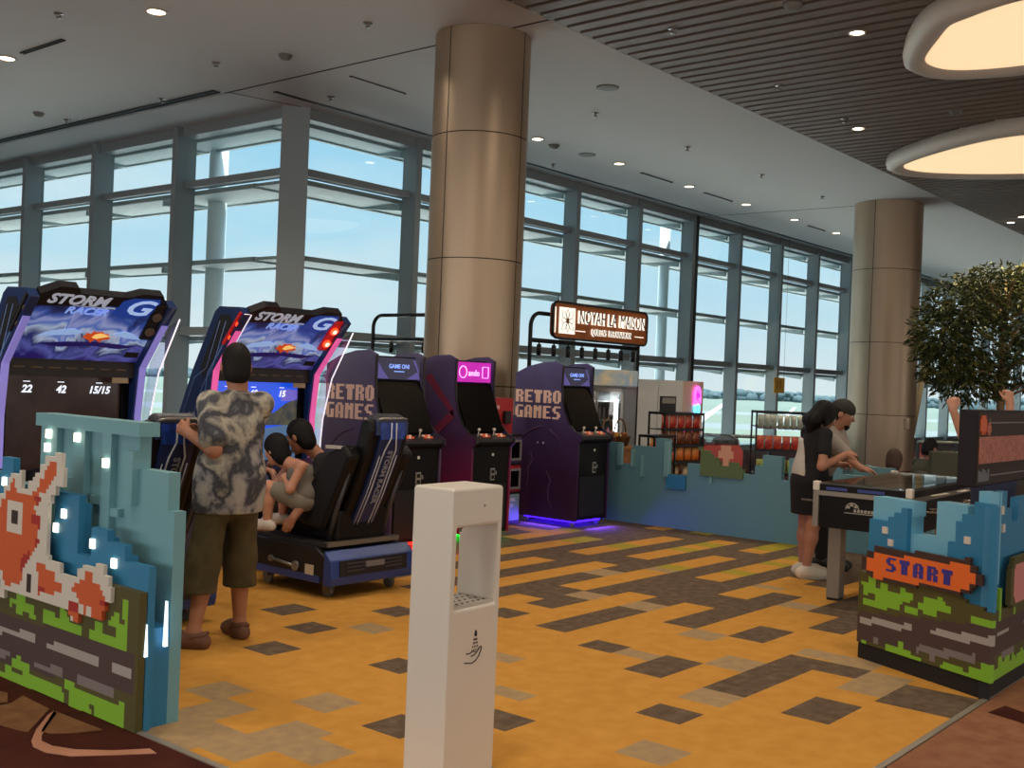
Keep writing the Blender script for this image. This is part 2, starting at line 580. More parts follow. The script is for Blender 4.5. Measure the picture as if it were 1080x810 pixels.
sb.m(0).box(XB, XF, 7.73, 7.78, CEIL - .06, CEIL + .2)
struct(sb.build('ceiling', [M_slat, M_slatback]))

# linear slots in the white ceiling, dark
M_slot = mat('slot_black', '1d1f20', 0.7)
def slot(name, x0, x1, y0, y1, label):
    m = MB().box(x0, x1, y0, y1, CEIL - .010, CEIL - .001)
    m.box(x0 - .015, x0, y0, y1, CEIL - .018, CEIL - .001); m.box(x1, x1 + .015, y0, y1, CEIL - .018, CEIL - .001)
    return tag(m.build(name, M_slot), label, 'air vent')
slot('slot_diffuser', 9.70, 9.80, 14.1, 26.0, 'long black ceiling slot along the left window wall')
slot('slot_diffuser', 10.25, 40.0, 13.30, 13.38, 'long black ceiling slot along the right window wall')
slot('slot_diffuser', 7.08, 7.11, 13.66, 14.77, 'short black ceiling slot at the upper left corner')
slot('slot_diffuser', 10.28, 11.33, 11.69, 11.72, 'short ceiling slot just left of the near round column')
for pa, pb, lab in [((678, 182), (707, 192), 'ceiling slot above the tall double mullion, left of the next two'),
                    ((744, 203), (771, 212), 'ceiling slot halfway between the double mullion and the far column'),
                    ((852, 238), (870, 243), 'ceiling slot nearest the far round column')]:
    A = onZ(*pa, CEIL); B = onZ(*pb, CEIL)
    slot('slot_diffuser', A[0], B[0], (A[1] + B[1]) / 2 - .03, (A[1] + B[1]) / 2 + .03, lab)

# shell of the hall where the photograph does not look
wb = MB(); wb.box(XB - .3, XB, YB, YF, -.25, CEIL + .2); struct(wb.build('wall_back', M_wall))
wb = MB(); wb.box(XB, XF, YB - .3, YB, -.25, CEIL + .2); struct(wb.build('wall_right', M_wall))
wb = MB(); wb.box(XB, WX, YF, YF + .3, -.25, CEIL + .2); struct(wb.build('wall_left', M_wall))
wb = MB(); wb.box(XF, XF + .3, YB, WY, -.25, CEIL + .2); struct(wb.build('wall_far', M_wall))

# window walls: fins, transoms, panes
trim_n = [1]; win_n = [0]
def tname():
    trim_n[0] += 1; return 'trim_%d' % trim_n[0]
FIN = 0.13
TR = [(4.72, 4.84), (2.16, 2.30)]        # transoms
# right wall (along X)
fx = [WX] + [13.65 + 2.36 * i for i in range(32)]
for i in range(1, len(fx)):
    m = MB().box(fx[i] - FIN / 2, fx[i] + FIN / 2, WY - .30, WY + .04, 0, CEIL)
    struct(m.build(tname(), M_mull))
    if i == 5:
        struct(MB().box(fx[i] + .16, fx[i] + .27, WY - .26, WY + .04, 0, CEIL).build(tname(), M_mulld))
struct(MB().hexa([(WX - .31, WY + .0, 0), (WX + 0, WY - .31, 0), (WX + .2, WY + .0, 0), (WX, WY + .2, 0)],
                 [(WX - .31, WY + .0, CEIL), (WX, WY - .31, CEIL), (WX + .2, WY + .0, CEIL), (WX, WY + .2, CEIL)]).build('trim_1.001', M_mull)).name = tname()
def rails(axis, a0, a1, w):
    mm = MB()
    for z0, z1 in [(5.60, CEIL), *TR, (0, .14)]:
        d0, d1 = (-.16, .04) if z0 < 5 else (-.24, .04)
        if axis == 'x': mm.box(a0, a1, w + d0, w + d1, z0, z1)
        else: mm.box(w + d0, w + d1, a0, a1, z0, z1)
    return struct(mm.build(tname(), M_frame))
rails('x', WX, XF, WY)
fy = [WY] + [16.81 + 2.70 * i for i in range(9)]
for i in range(1, len(fy)):
    struct(MB().box(WX - .36, WX + .04, fy[i] - FIN / 2, fy[i] + FIN / 2, 0, CEIL).build(tname(), M_mull))
rails('y', WY, YF, WX)
def pane(axis, a0, a1, w):
    win_n[0] += 1
    mm = MB()
    for z0, z1 in [(.14, 2.16), (2.30, 4.72), (4.84, 5.60)]:
        if axis == 'x': mm.box(a0, a1, w - .01, w + .01, z0, z1)
        else: mm.box(w - .01, w + .01, a0, a1, z0, z1)
    return struct(mm.build('window_%d' % win_n[0], M_glass))
for i in range(len(fx) - 1):
    pane('x', fx[i] + (.15 if i == 0 else FIN / 2), fx[i + 1] - FIN / 2, WY)
for i in range(len(fy) - 1):
    pane('y', fy[i] + (.15 if i == 0 else FIN / 2), fy[i + 1] - FIN / 2, WX)

# sunshades outside, one continuous ledge per level and wall
def sunshade(axis, a0, a1, w, z, out, step, label):
    m = MB()
    P = (lambda a, b, d0, d1, z0, z1: m.box(a, b, w + d0, w + d1, z0, z1)) if axis == 'x' else (lambda a, b, d0, d1, z0, z1: m.box(w + d0, w + d1, a, b, z0, z1))
    P(a0, a1, .12, out, z, z + .05)
    P(a0, a1, out - .06, out, z - .03, z + .06)
    P(a0, a1, .06, .13, z - .02, z + .06)
    a = a0 + step
    while a < a1:
        if axis == 'x': m.hexa([(a, w + .12, z - .12), (a + .07, w + .12, z - .12), (a + .07, w + out, z - .02), (a, w + out, z - .02)], [(a, w + .12, z), (a + .07, w + .12, z), (a + .07, w + out, z), (a, w + out, z)])
        else: m.hexa([(w + .12, a, z - .12), (w + out, a, z - .02), (w + out, a + .07, z - .02), (w + .12, a + .07, z - .12)], [(w + .12, a, z), (w + out, a, z), (w + out, a + .07, z), (w + .12, a + .07, z)])
        a += step
    o = m.build('sunshade_ledge', M_shade)
    return tag(struct(o), label, None)
for z, out, nm in [(5.58, .75, 'topmost'), (4.645, 1.15, 'upper'), (3.42, 1.1, 'middle'), (2.09, .9, 'lower')]:
    sunshade('x', WX + .06, XF, WY, z, out, 2.36, nm + ' grey sunshade ledge outside the right window wall')
    sunshade('y', WY + out, YF, WX, z, out, 2.70, nm + ' grey sunshade ledge outside the left window wall')
M_extcol = mat('exterior_column', 'e4f0f4', 0.6)
for (x, y, r_, lab) in [(12.0, 17.2, .17, 'pale steel column outside the left window wall'), (23.75, 14.9, .13, 'pale steel column outside the window beside the double mullion')]:
    m = MB().lathe([(r_, -6), (r_, 7.5)], (x, y, 0), 20)
    m.lathe([(r_ * 1.6, -6), (r_ * 1.6, -5.8)], (x, y, 0), 20)
    tag(m.build('exterior_column', M_extcol), lab, 'column')

# round metal clad columns
def clad_column(name, cx, cy, r, label, joints, seams):
    M_col = mat('brushed_bronze', 'b09c86', 0.42, 0.75)
    M_gap = mat('joint_black', '15110e', 0.8)
    t = thing(name, label, 'column', (cx, cy, 0))
    zs = [0.0] + joints + [CEIL]
    for i in range(len(zs) - 1):
        m = MB().lathe([(r, zs[i] + .006), (r, zs[i + 1] - .006)], (0, 0, 0), 72, cap=False)
        m.build('cladding', M_col, t)
    g = MB().lathe([(r - .012, 0), (r - .012, CEIL)], (0, 0, 0), 64)
    g.build('core', M_gap, t)
    s = MB()
    for a in seams:
        c, sn = math.cos(a), math.sin(a)
        p = [((r - .01) * c - .006 * -sn, (r - .01) * sn - .006 * c), ((r + .0015) * c - .006 * -sn, (r + .0015) * sn - .006 * c),
             ((r + .0015) * c + .006 * -sn, (r + .0015) * sn + .006 * c), ((r - .01) * c + .006 * -sn, (r - .01) * sn + .006 * c)]
        s.prism(p, 'z', 0, CEIL)
    s.build('seam', M_gap, t)
    return t
a1 = math.atan2(-8.62, -9.6)
clad_column('round_column', 10.02, 9.0, .585, 'near round bronze-clad column behind the arcade cabinets', [1.52, 3.02, 4.51], [a1 - .73, a1 + 1.0, a1 + 2.8])
a2 = math.atan2(-8.86, -22.9)
clad_column('round_column', 23.6, 9.12, .715, 'far round bronze-clad column beside the indoor tree', [1.18, 2.73, 4.3], [a2 - .4, a2 + 1.4, a2 + 2.9])

# organic lamp discs hanging under the slat ceiling
M_rim = mat('disc_rim_white', 'd6cec2', 0.5)
M_glow = mat('disc_glow', 'ffdcae', 0.9, emit=.92, spec=0)
def lamp_disc(pts, label, glow):
    n = len(pts); P = []
    for i in range(n):
        p0, p1, p2, p3 = [np.array(pts[(i + k) % n], float) for k in (-1, 0, 1, 2)]
        for t in np.linspace(0, 1, 8, endpoint=False):
            P.append(.5 * ((2 * p1) + (-p0 + p2) * t + (2 * p0 - 5 * p1 + 4 * p2 - p3) * t * t + (-p0 + 3 * p1 - 3 * p2 + p3) * t ** 3))
    P = np.array(P); c = P.mean(0)
    d = P - c; L = np.linalg.norm(d, axis=1, keepdims=True); un = d / L
    t = thing('lamp_disc', label, 'ceiling light', (c[0], c[1], 5.45))
    prof = [(-.30, .03), (-.22, -.02), (-.10, -.03), (-.02, .02), (0, .10), (-.02, .20), (-.10, .22)]
    m = MB(); N = len(P); vs = []
    for off, z in prof:
        for k in range(N):
            q = d[k] + un[k] * off; vs.append((q[0], q[1], z))
    fs = []
    for i in range(len(prof) - 1):
        for k in range(N):
            fs.append((i * N + k, i * N + (k + 1) % N, (i + 1) * N + (k + 1) % N, (i + 1) * N + k))
    m.add(vs, fs, True)
    m.prism([tuple(d[k] - un[k] * .10) for k in range(N)], 'z', .20, .24)
    m.build('rim', M_rim, t)
    g = MB(); g.prism([tuple(d[k] - un[k] * .30) for k in range(N)], 'z', .03, .06)
    g.build('diffuser', glow, t)
    for k in range(4):
        q = d[k * N // 4] * .6
        MB().tube([(q[0], q[1], .23), (q[0], q[1], CEIL - 5.45)], .02, 6).build('hanger', M_rim, t)
    return t
lamp_disc([(11.15, 3.75), (11.5, 4.2), (12.3, 4.66), (12.95, 4.85), (13.5, 4.55), (13.75, 3.6), (13.5, 2.3), (12.5, 1.5), (11.3, 1.9), (10.9, 2.9)], 'large glowing amber disc lamp at the top right corner', M_glow)
lamp_disc([(18.1, 7.05), (19.0, 7.12), (19.9, 6.1), (20.4, 4.6), (20.0, 3.3), (18.8, 2.7), (17.4, 3.2), (16.6, 4.4), (17.0, 5.75)], 'glowing amber disc lamp second from the camera, left of the tree top', M_glow)

# small things in the ceilings
M_lampring = mat('downlight_ring', 'c9c5bd', 0.5)
M_lampface = mat('downlight_face', 'fff0d8', 0.4, emit=5.0)
M_lampdim = mat('downlight_face_small', 'fff6e8', 0.4, emit=1.6)
M_chrome = mat('chrome', 'a9a9a6', 0.25, 0.9)
M_det = mat('detector_grey', '77756f', 0.6)
def downlight(px, py, z, r, label, power=0, face=None, col=(1, .86, .66)):
    p = onZ(px, py, z - .016)
    t = thing('downlight', label, 'ceiling light', p, 0)
    MB().lathe([(r * .78, -.002), (r, -.006), (r * 1.02, 0.01), (r * .76, .015)], (0, 0, 0), 24, cap=False).build('ring', M_lampring, t)
    MB().lathe([(r * .77, .004), (0.0001, .004)], (0, 0, 0), 24).build('lens', face or M_lampface, t)
    if power: lamp('downlight_beam', (p[0], p[1], z - .03), r * 1.5, power, col, 130)
for px, py, lab in [(165, 13, 'round downlight at the top left of the white ceiling, right of its pair'), (7, 62, 'round downlight at the left edge of the white ceiling')]:
    downlight(px, py, CEIL, .13, lab, 60)
for px, py, lab in [(567, 147, 'faint downlight just right of the near column top'), (653, 173, 'faint downlight above the double mullion, leftmost of the row'),
                    (727, 197, 'faint downlight second in the row toward the far column'), (787, 216, 'faint downlight third in the row toward the far column'),
                    (838, 232, 'faint downlight fourth in the row toward the far column'), (882, 246, 'faint downlight last in the row beside the far column')]:
    downlight(px, py, CEIL, .12, lab, 0, M_lampdim)
for px, py, lab in [(904, 35, 'bright downlight in the slatted ceiling left of the near disc lamp'), (905, 136, 'bright downlight in the slatted ceiling left of the farther disc lamp'),
                    (1066, 235, 'bright downlight at the far right of the slatted ceiling'), (1078, 229, 'bright downlight at the right edge of the photo')]:
    downlight(px, py, CEIL - .10, .10, lab, 40)
def sprinkler(px, py, z, label):
    p = onZ(px, py, z)
    m = MB().lathe([(.06, 0), (.055, -.012), (.02, -.015), (.02, -.05), (.035, -.055), (.035, -.062), (.0001, -.065)], (0, 0, 0), 12)
    for k in (-1, 1): m.box(k * .028 - .004, k * .028 + .004, -.004, .004, -.055, -.012)
    tag(m.build('sprinkler', M_chrome, None, 0, p), label, 'sprinkler')
for px, py, lab in [(62, 14, 'ceiling sprinkler left of the upper left downlight'), (228, 66, 'ceiling sprinkler in the middle of the left ceiling panel'), (71, 126, 'ceiling sprinkler just above the long left slot, left one'),
                    (171, 104, 'ceiling sprinkler just above the long left slot, right one'), (388, 24, 'ceiling sprinkler left of the near column top'), (349, 102, 'ceiling sprinkler above the right of the corner mullion'),
                    (583, 173, 'ceiling sprinkler beside the near column over the windows'), (628, 119, 'ceiling sprinkler under the slatted ceiling edge, left one'),
                    (725, 155, 'ceiling sprinkler under the slatted ceiling edge, second from left'), (803, 184, 'ceiling sprinkler under the slatted ceiling edge, third from left'), (867, 207, 'ceiling sprinkler under the slatted ceiling edge, nearest the far column')]:
    sprinkler(px, py, CEIL, lab)
for px, py, lab in [(710, 30, 'sprinkler in the slatted ceiling, farthest left'), (822, 90, 'sprinkler in the middle of the slatted ceiling'), (891, 125, 'sprinkler beside the downlight of the slatted ceiling')]:
    sprinkler(px, py, CEIL - .10, lab)
def detector(px, py, z, r, label, nm='smoke_detector', cat='smoke detector'):
    p = onZ(px, py, z)
    m = MB().lathe([(r, 0), (r, -.02), (r * .8, -.035), (r * .75, -.055), (r * .3, -.065), (.0001, -.065)], (0, 0, 0), 16)
    tag(m.build(nm, M_det, None, 0, p), label, cat)
for px, py, z, r_, lab in [(301, 58, CEIL, .09, 'grey detector above the corner mullion'), (41, 119, CEIL, .09, 'grey detector above the long left slot'), (584, 153, CEIL, .10, 'grey detector right of the near column'),
                       (836, 4, CEIL - .1, .10, 'pale detector at the top of the slatted ceiling'), (1008, 117, CEIL - .1, .09, 'pale detector between the two disc lamps')]:
    detector(px, py, z, r_, lab)
for px, py, lab in [(641, 92, 'flat grey ceiling speaker under the slatted ceiling edge'), (619, 163, 'flat grey ceiling speaker beside a faint downlight')]:
    p = onZ(px, py, CEIL)
    tag(MB().lathe([(.16, 0), (.16, -.012), (.13, -.016), (.0001, -.016)], (0, 0, 0), 24).build('ceiling_speaker', M_det, None, 0, p), lab, 'speaker')

# outside: airfield below, tree belt far away
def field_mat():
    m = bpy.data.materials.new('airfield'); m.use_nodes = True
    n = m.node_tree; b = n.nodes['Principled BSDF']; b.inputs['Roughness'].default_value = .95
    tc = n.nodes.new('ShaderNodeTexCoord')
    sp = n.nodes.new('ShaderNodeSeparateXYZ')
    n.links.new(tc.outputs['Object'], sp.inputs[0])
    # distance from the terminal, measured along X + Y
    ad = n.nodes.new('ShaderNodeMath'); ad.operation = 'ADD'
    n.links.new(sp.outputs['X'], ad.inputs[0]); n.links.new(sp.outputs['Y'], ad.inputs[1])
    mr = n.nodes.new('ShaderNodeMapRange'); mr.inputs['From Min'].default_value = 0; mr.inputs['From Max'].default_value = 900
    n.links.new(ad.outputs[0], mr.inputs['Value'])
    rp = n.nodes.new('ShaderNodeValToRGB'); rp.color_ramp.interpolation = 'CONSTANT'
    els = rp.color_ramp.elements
    cols = [(0, 'ece9e2'), (.125, '6a757a'), (.17, '6b766c'), (.20, '6b767a'), (.25, '6b776a'), (.33, '757d80'), (.38, '69756a'), (.52, '7b8384'), (.58, '67746c'), (.8, '6a7870')]  # near ground, unseen, brightened to bounce light up; farther colours greyed for haze
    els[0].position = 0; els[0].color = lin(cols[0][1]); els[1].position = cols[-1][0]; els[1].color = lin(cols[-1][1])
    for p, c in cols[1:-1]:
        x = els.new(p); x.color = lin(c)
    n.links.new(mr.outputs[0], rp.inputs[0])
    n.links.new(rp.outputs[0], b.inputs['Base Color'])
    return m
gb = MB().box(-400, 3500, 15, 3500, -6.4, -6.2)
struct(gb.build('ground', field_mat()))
M_line = mat('apron_marking', 'f2f6f5', .9)
lm = MB()
for (a, b, w) in [((700, 470), (775, 418), 2.0), ((800, 470), (838, 430), 1.2)]:
    A = onZ(a[0], a[1], -6.2); B = onZ(b[0], b[1], -6.2)
    d = (B - A)[:2]; d /= np.linalg.norm(d); n_ = np.array([-d[1], d[0]]) * w / 2
    lm.prism([tuple(A[:2] - n_), tuple(B[:2] - n_), tuple(B[:2] + n_), tuple(A[:2] + n_)], 'z', -6.2, -6.17)
struct(lm.build('ground_marking', M_line))
# distant belt of trees, haze put into their blue green colour
rng = random.Random(3)
tb = MB()
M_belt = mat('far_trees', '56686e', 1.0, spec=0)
for k in range(1700):
    ang = math.radians(-4 + 92 * k / 1700 + rng.uniform(-.2, .2))
    D = rng.uniform(820, 960)
    w_ = math.sin(k * .021) + math.sin(k * .057 + 1) + math.sin(k * .13)
    top = -1.5 + 1.1 * w_ + 3.2 * rng.random()
    r_ = rng.uniform(1.4, 3.2)
    tb.ball((D * math.cos(ang), D * math.sin(ang), top - r_), (r_ * 1.5, r_ * 1.5, r_ * rng.uniform(.8, 1.3)), 6, 4)
    if k % 3 == 0: tb.ball((D * math.cos(ang), D * math.sin(ang), -5), (5, 5, 4.5), 6, 4)
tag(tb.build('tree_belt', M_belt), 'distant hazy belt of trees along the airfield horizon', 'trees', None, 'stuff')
# ------------------------------------------------------------------ hand sanitiser stand in the foreground
M_white = mat('stand_white', 'd4cdc2', 0.45)
M_ink = mat('ink_black', '1c1917', 0.7)
def sanitiser():
    Pc = at(479, 516, 4.22)                    # top front corner
    R_ = at(531, 512.5, 4.47); L_ = at(440, 512, 4.35)
    u = np.array([R_[0] - Pc[0], R_[1] - Pc[1]]); w = np.linalg.norm(u); u /= w
    v = np.array([-u[1], u[0]])
    if v @ (L_ - Pc)[:2] < 0: v = -v
    dpt = 0.205
    zt = float(Pc[2])
    rz = math.atan2(u[1], u[0])
    t = thing('sanitiser_stand', 'white hand sanitiser stand with a square opening in the foreground', 'hand sanitiser stand', (Pc[0], Pc[1], 0), rz)
    # local: x along the face with the opening, y into the stand (left face), outward of face is -y
    sgn = 1.0 if (u[0] * v[1] - u[1] * v[0]) > 0 else -1.0
    W, Dp = w, dpt * sgn
    y0, y1 = min(0, Dp), max(0, Dp)
    o0, o1 = .028, W - .022                      # opening
    zo0, zo1 = zt - .475, zt - .155
    m = MB()
    O = [(0, 0), (W, 0), (W, zt), (0, zt)]; I = [(o0, zo0), (o1, zo0), (o1, zo1), (o0, zo1)]
    vs = [(x, y, z) for y in (y0, y1) for L_ in (O, I) for x, z in L_]
    fs = []
    for s_ in (0, 8):
        for i in range(4):
            j = (i + 1) % 4
            fs.append((s_ + i, s_ + j, s_ + 4 + j, s_ + 4 + i))
    for i in range(4):
        j = (i + 1) % 4
        fs.append((i, j, 8 + j, 8 + i)); fs.append((4 + i, 4 + j, 12 + j, 12 + i))
    m.add(vs, fs, False)
    b = m.build('body', M_white, t)
    # tray with a pierced grille, nozzle, pictogram
    tm = MB().box(o0 + .004, o1 - .004, y0 + .01, y1 - .01, zo0, zo0 + .012)
    tray = tm.build('drip_tray', mat('tray_grey', 'b9b4ab', .5), t)
    for i in range(7):
        for j in range(4):
            x = o0 + .03 + i * (o1 - o0 - .06) / 6; y = y0 + .04 + j * (y1 - y0 - .08) / 3
            hm = MB().lathe([(.006, 0.0), (.006, .002)], (x, y, zo0 + .0115), 8)
            hm.build('tray_hole', M_ink, tray)
    face = 0.0 if sgn > 0 else 0.0
    fy_ = -0.0015
    nz = MB().lathe([(.012, 0), (.012, -.02), (.006, -.024), (.006, -.034)], (W * .55, (y0 + y1) / 2, zo1), 12)
    nz.build('nozzle', mat('nozzle_grey', '6d6862', .4), t)
    led = MB().lathe([(.006, -.002), (.006, .001)], (W * .62, 0, zt - .075), 10, 'y'); led.build('sensor_dot', mat('sensor', '9b8a78', .5), t)
    pic = MB(); zc = zo0 - .16
    xc = W * .52
    pic.lathe([(.0001, .05), (.006, .04), (.006, .025), (.003, .022), (.0001, .022)], (xc + .005, fy_, zc + .02), 8)
    for k in range(4):
        for j in range(4):
            a = (k - 1.5) * .006 * (1 + j * .35)
            pic.box(xc + .005 + a - .0012, xc + .005 + a + .0012, fy_ - .001, fy_ + .001, zc + .034 - j * .014 - .008, zc + .034 - j * .014)
    L = [(-.06, -.055), (-.035, -.058), (-.012, -.062), (.012, -.055), (.03, -.04), (.042, -.02), (.045, -.004)]
    pic.tube([(xc + a, fy_, zc + b_) for a, b_ in L], .0022, 6)
    L = [(-.05, -.02), (-.03, -.022), (-.012, -.016), (.004, -.018), (.016, -.024), (.0, -.032), (-.018, -.034)]
    pic.tube([(xc + a, fy_, zc + b_) for a, b_ in L], .0022, 6)
    L = [(.016, -.024), (.026, -.014), (.036, -.004), (.045, -.004)]
    pic.tube([(xc + a, fy_, zc + b_) for a, b_ in L], .002, 6)
    pic.build('hand_pictogram', M_ink, t)
    bz = MB().box(-.004, W + .004, y0 - .004, y1 + .004, 0, .02); bz.build('foot_plate', mat('foot_steel', '8d8880', .4, .6), t)
    md = b.modifiers.new('bevel', 'BEVEL'); md.width = .012; md.segments = 3; md.limit_method = 'ANGLE'
    return t
sanitiser()

# ------------------------------------------------------------------ pixel art booth walls at the entrance
M_teal = mat('booth_teal', '6fa0aa', 0.6)
M_blue = mat('booth_blue', '2b7aa5', 0.55)
M_lblue = mat('booth_light_blue', '6fb0cc', 0.55)
PX = {'olive': mat('px_olive', '4f4a20', .7), 'road': mat('px_road', '4a3835', .7), 'green': mat('px_green', '7fb52a', .65), 'lane': mat('px_lane', 'a29c96', .7),
      'lane2': mat('px_lane_grey', '7b7270', .7), 'white': mat('px_white', 'cfc8bc', .65), 'orange': mat('px_orange', 'c8592a', .65), 'red': mat('px_red', 'a3261d', .65),
      'black': mat('px_black', '33251f', .7), 'sky': mat('px_sky', '3d86b8', .6), 'start': mat('px_start_orange', 'e06a26', .6), 'border': mat('px_border_brown', '3b2722', .7),
      'indigo': mat('px_indigo', '33308a', .6), 'pink': mat('px_pink', 'c9827e', .65), 'teal': M_teal, 'blue': M_blue, 'lblue': M_lblue}
M_plinth = mat('plinth_black', '12100f', .7)
M_led = mat('led_square', 'fff4d6', .4, emit=4.0)

def Z1(x, y): return (x / 5.786, 480 + y / 5.786)
def Z2(x, y): return (x / 4.2625, 590 + y / 4.2625)
def art_mesh(ras, keys, put, name, parent):
    mb = MB(); idx = {k: i for i, k in enumerate(keys)}
    def p(k, a, b, c, d):
        mb.m(idx[k]); put(mb, a, b, c, d)
    ras.emit(p)
    return mb.build(name, [PX[k] for k in keys], parent)

def booth_left():
    t = thing('booth_wall', 'pixel art booth wall with an orange creature, grass and road, left of the entrance', 'display wall', (2.65, 4.25, 0))
    ox, oy = 2.65, 4.25
    C = lambda F, L: [(lambda q: (q[1] - oy, q[2]))(onX(*F(*p), 2.65)) for p in L]
    g = 0.0225
    R = Raster(g)
    R.poly([(0, .0), (2.1, .0), (2.1, .50), (.75, .56), (.5, .60), (0, .60)], 'olive')
    R.poly(C(Z2, [(-120, 205), (0, 240), (605, 425), (600, 615), (290, 545), (130, 500), (0, 470), (-120, 440)]), 'road')
    for L in ([(-140, 255), (157, 345), (157, 380), (-140, 290)], [(205, 368), (440, 447), (440, 480), (205, 400)], [(500, 466), (590, 500), (590, 535), (500, 505)]): R.poly(C(Z2, L), 'lane')
    for L in ([(150, 455), (277, 500), (277, 537), (150, 490)], [(350, 528), (515, 585), (515, 622), (350, 564)], [(-60, 385), (45, 412), (45, 447), (-60, 430)]): R.poly(C(Z2, L), 'lane2')
    for L in ([(40, 180), (75, 180), (75, 150), (115, 160), (115, 200), (150, 210), (150, 245), (160, 248), (160, 280), (130, 270), (130, 240), (105, 235), (105, 262), (75, 250), (75, 215), (40, 205)],
              [(195, 222), (250, 235), (250, 275), (270, 280), (270, 172), (297, 178), (297, 250), (310, 255), (310, 320), (195, 285)], [(305, 292), (365, 308), (365, 343), (305, 325)],
              [(402, 322), (425, 330), (425, 290), (465, 303), (465, 345), (525, 360), (525, 310), (490, 305), (490, 272), (510, 270), (510, 240), (535, 250), (535, 290), (555, 300), (555, 175), (582, 180), (574, 412), (402, 360)],
              [(-160, 470), (0, 500), (20, 510), (20, 478), (55, 480), (55, 455), (75, 455), (75, 428), (97, 433), (97, 465), (128, 478), (128, 515), (275, 570), (275, 600), (290, 605), (290, 648), (0, 545), (-160, 490)],
              [(290, 545), (330, 555), (330, 590), (530, 660), (530, 633), (556, 640), (552, 765), (305, 670), (305, 590), (290, 585)]): R.poly(C(Z2, L), 'green')
    for L in ([(55, 490), (105, 508), (105, 532), (55, 515)], [(405, 662), (427, 668), (427, 702), (405, 695)]): R.poly(C(Z2, L), 'olive')
    art_mesh(R, ['olive', 'road', 'green', 'lane', 'lane2'], lambda mb, a, b, c, d: mb.box(0, .035, a, b, c + .004, d + .004), 'front_board', t)
    # creature cut-out
    K = Raster(g)
    W1 = [(-420, 500), (-300, 330), (-40, 330), (0, 310), (25, 280), (25, 245), (50, 230), (50, 195), (78, 180), (78, 150), (85, 140), (85, 100), (155, 105), (155, 200), (195, 203), (195, 165), (230, 150), (230, 125), (265, 110), (265, 75), (300, 60), (300, -5), (410, 0), (403, 190), (370, 195), (370, 235), (340, 240), (340, 285), (318, 290), (300, 600), (320, 610), (320, 650), (390, 670), (390, 715), (490, 745), (490, 710), (525, 700), (525, 660), (650, 680), (650, 735), (695, 745)]
    W2 = [(505, 80), (505, 110), (523, 118), (520, 205), (495, 198), (475, 264), (410, 252), (370, 240), (365, 270), (330, 260), (330, 225), (250, 195), (240, 195), (175, 170), (160, 165), (40, 140), (30, 165), (0, 160), (-300, 90)]
    K.poly(C(Z1, W1) + C(Z2, W2), 'white')
    O1 = [(-400, 520), (-280, 360), (-40, 350), (0, 320), (30, 300), (30, 262), (60, 250), (60, 215), (88, 205), (88, 160), (118, 150), (125, 235), (215, 250), (230, 215), (260, 200), (260, 160), (300, 130), (300, 80), (325, 70), (325, 45), (372, 45), (368, 130), (340, 150), (340, 185), (310, 195), (310, 225), (270, 240), (270, 290), (235, 310), (235, 345), (270, 370), (272, 440), (250, 460), (265, 520), (240, 560), (215, 610), (185, 640), (160, 680), (150, 790)]
    O2 = [(110, 100), (112, 115), (40, 108), (0, 60), (-300, 60)]
    K.poly(C(Z1, O1) + C(Z2, O2), 'orange')
    K.poly(C(Z2, [(175, 10), (210, 10), (230, 45), (265, 60), (265, 90), (295, 105), (295, 140), (265, 150), (240, 160), (190, 150), (190, 70)]), 'orange')
    K.poly(C(Z2, [(405, 60), (440, 70), (440, 105), (470, 115), (475, 150), (500, 155), (490, 200), (470, 262), (375, 242), (365, 272), (330, 258), (330, 190), (375, 150), (340, 130), (370, 95), (400, 95)]), 'orange')
    for L in ([(210, 345), (272, 370), (272, 450), (210, 400)], [(235, 500), (267, 505), (265, 547), (235, 562)], [(150, 620), (208, 580), (205, 640), (150, 700)], [(240, 262), (275, 240), (275, 290), (240, 300)]): K.poly(C(Z1, L), 'red')
    for L in ([(188, 115), (222, 122), (222, 152), (188, 146)], [(330, 192), (372, 200), (372, 237), (330, 224)], [(470, 175), (494, 178), (490, 215), (470, 210)]): K.poly(C(Z2, L), 'red')
    K.poly(C(Z1, [(68, 278), (163, 290), (156, 477), (60, 457)]), 'white')
    K.poly(C(Z1, [(92, 328), (135, 333), (131, 427), (86, 415)]), 'black')
    K.poly(C(Z2, [(-20, 45), (30, 55), (30, 165), (-20, 155)]), 'white')
    K.poly(C(Z2, [(-10, 62), (15, 68), (15, 132), (-10, 125)]), 'sky')
    for L in ([(43, 108), (64, 113), (64, 147), (43, 142)], [(338, 155), (375, 163), (375, 197), (335, 188)], [(372, 198), (392, 203), (390, 242), (372, 236)], [(410, 212), (430, 216), (430, 252), (410, 246)]): K.poly(C(Z2, L), 'white')
    K.poly(C(Z2, [(138, 62), (154, 60), (154, 152), (138, 132)]), 'black')
    art_mesh(K, ['white', 'orange', 'red', 'black', 'sky'], lambda mb, a, b, c, d: mb.box(-.02, -.001, a, b, c, d), 'pixel_creature', t)
    # dark blue skyline
    m = MB()
    m.box(.04, .075, 0.0, 1.9, .0, .5)
    for a, b, zt in [(0, .2, .72), (.2, .35, .79), (.35, .49, .84), (.49, .61, .70), (.61, .83, .975), (.83, .95, .80), (.95, 1.05, .72), (1.27, 1.39, 1.10), (1.39, 1.52, 1.02), (1.52, 1.66, .93), (1.66, 1.9, 1.0)]:
        m.box(.04, .075, a, b, .5, zt)
    for a, b, z0, zt in [(.2, .27, .5, .74), (.36, .42, .55, .8), (.62, .70, .5, .93)]:
        m.box(.075, .11, a, b, z0, zt)
    m.build('blue_skyline', M_blue, t)
    # teal skyline behind
    m = MB()
    X0, X1 = .175, .235
    m.box(X0, X1, 0.03, 2.0, 0, .95)
    m.box(X0, X1, .085, 1.25, .95, 1.12)
    m.box(X0, X1, .33, 1.23, 1.12, 1.27)
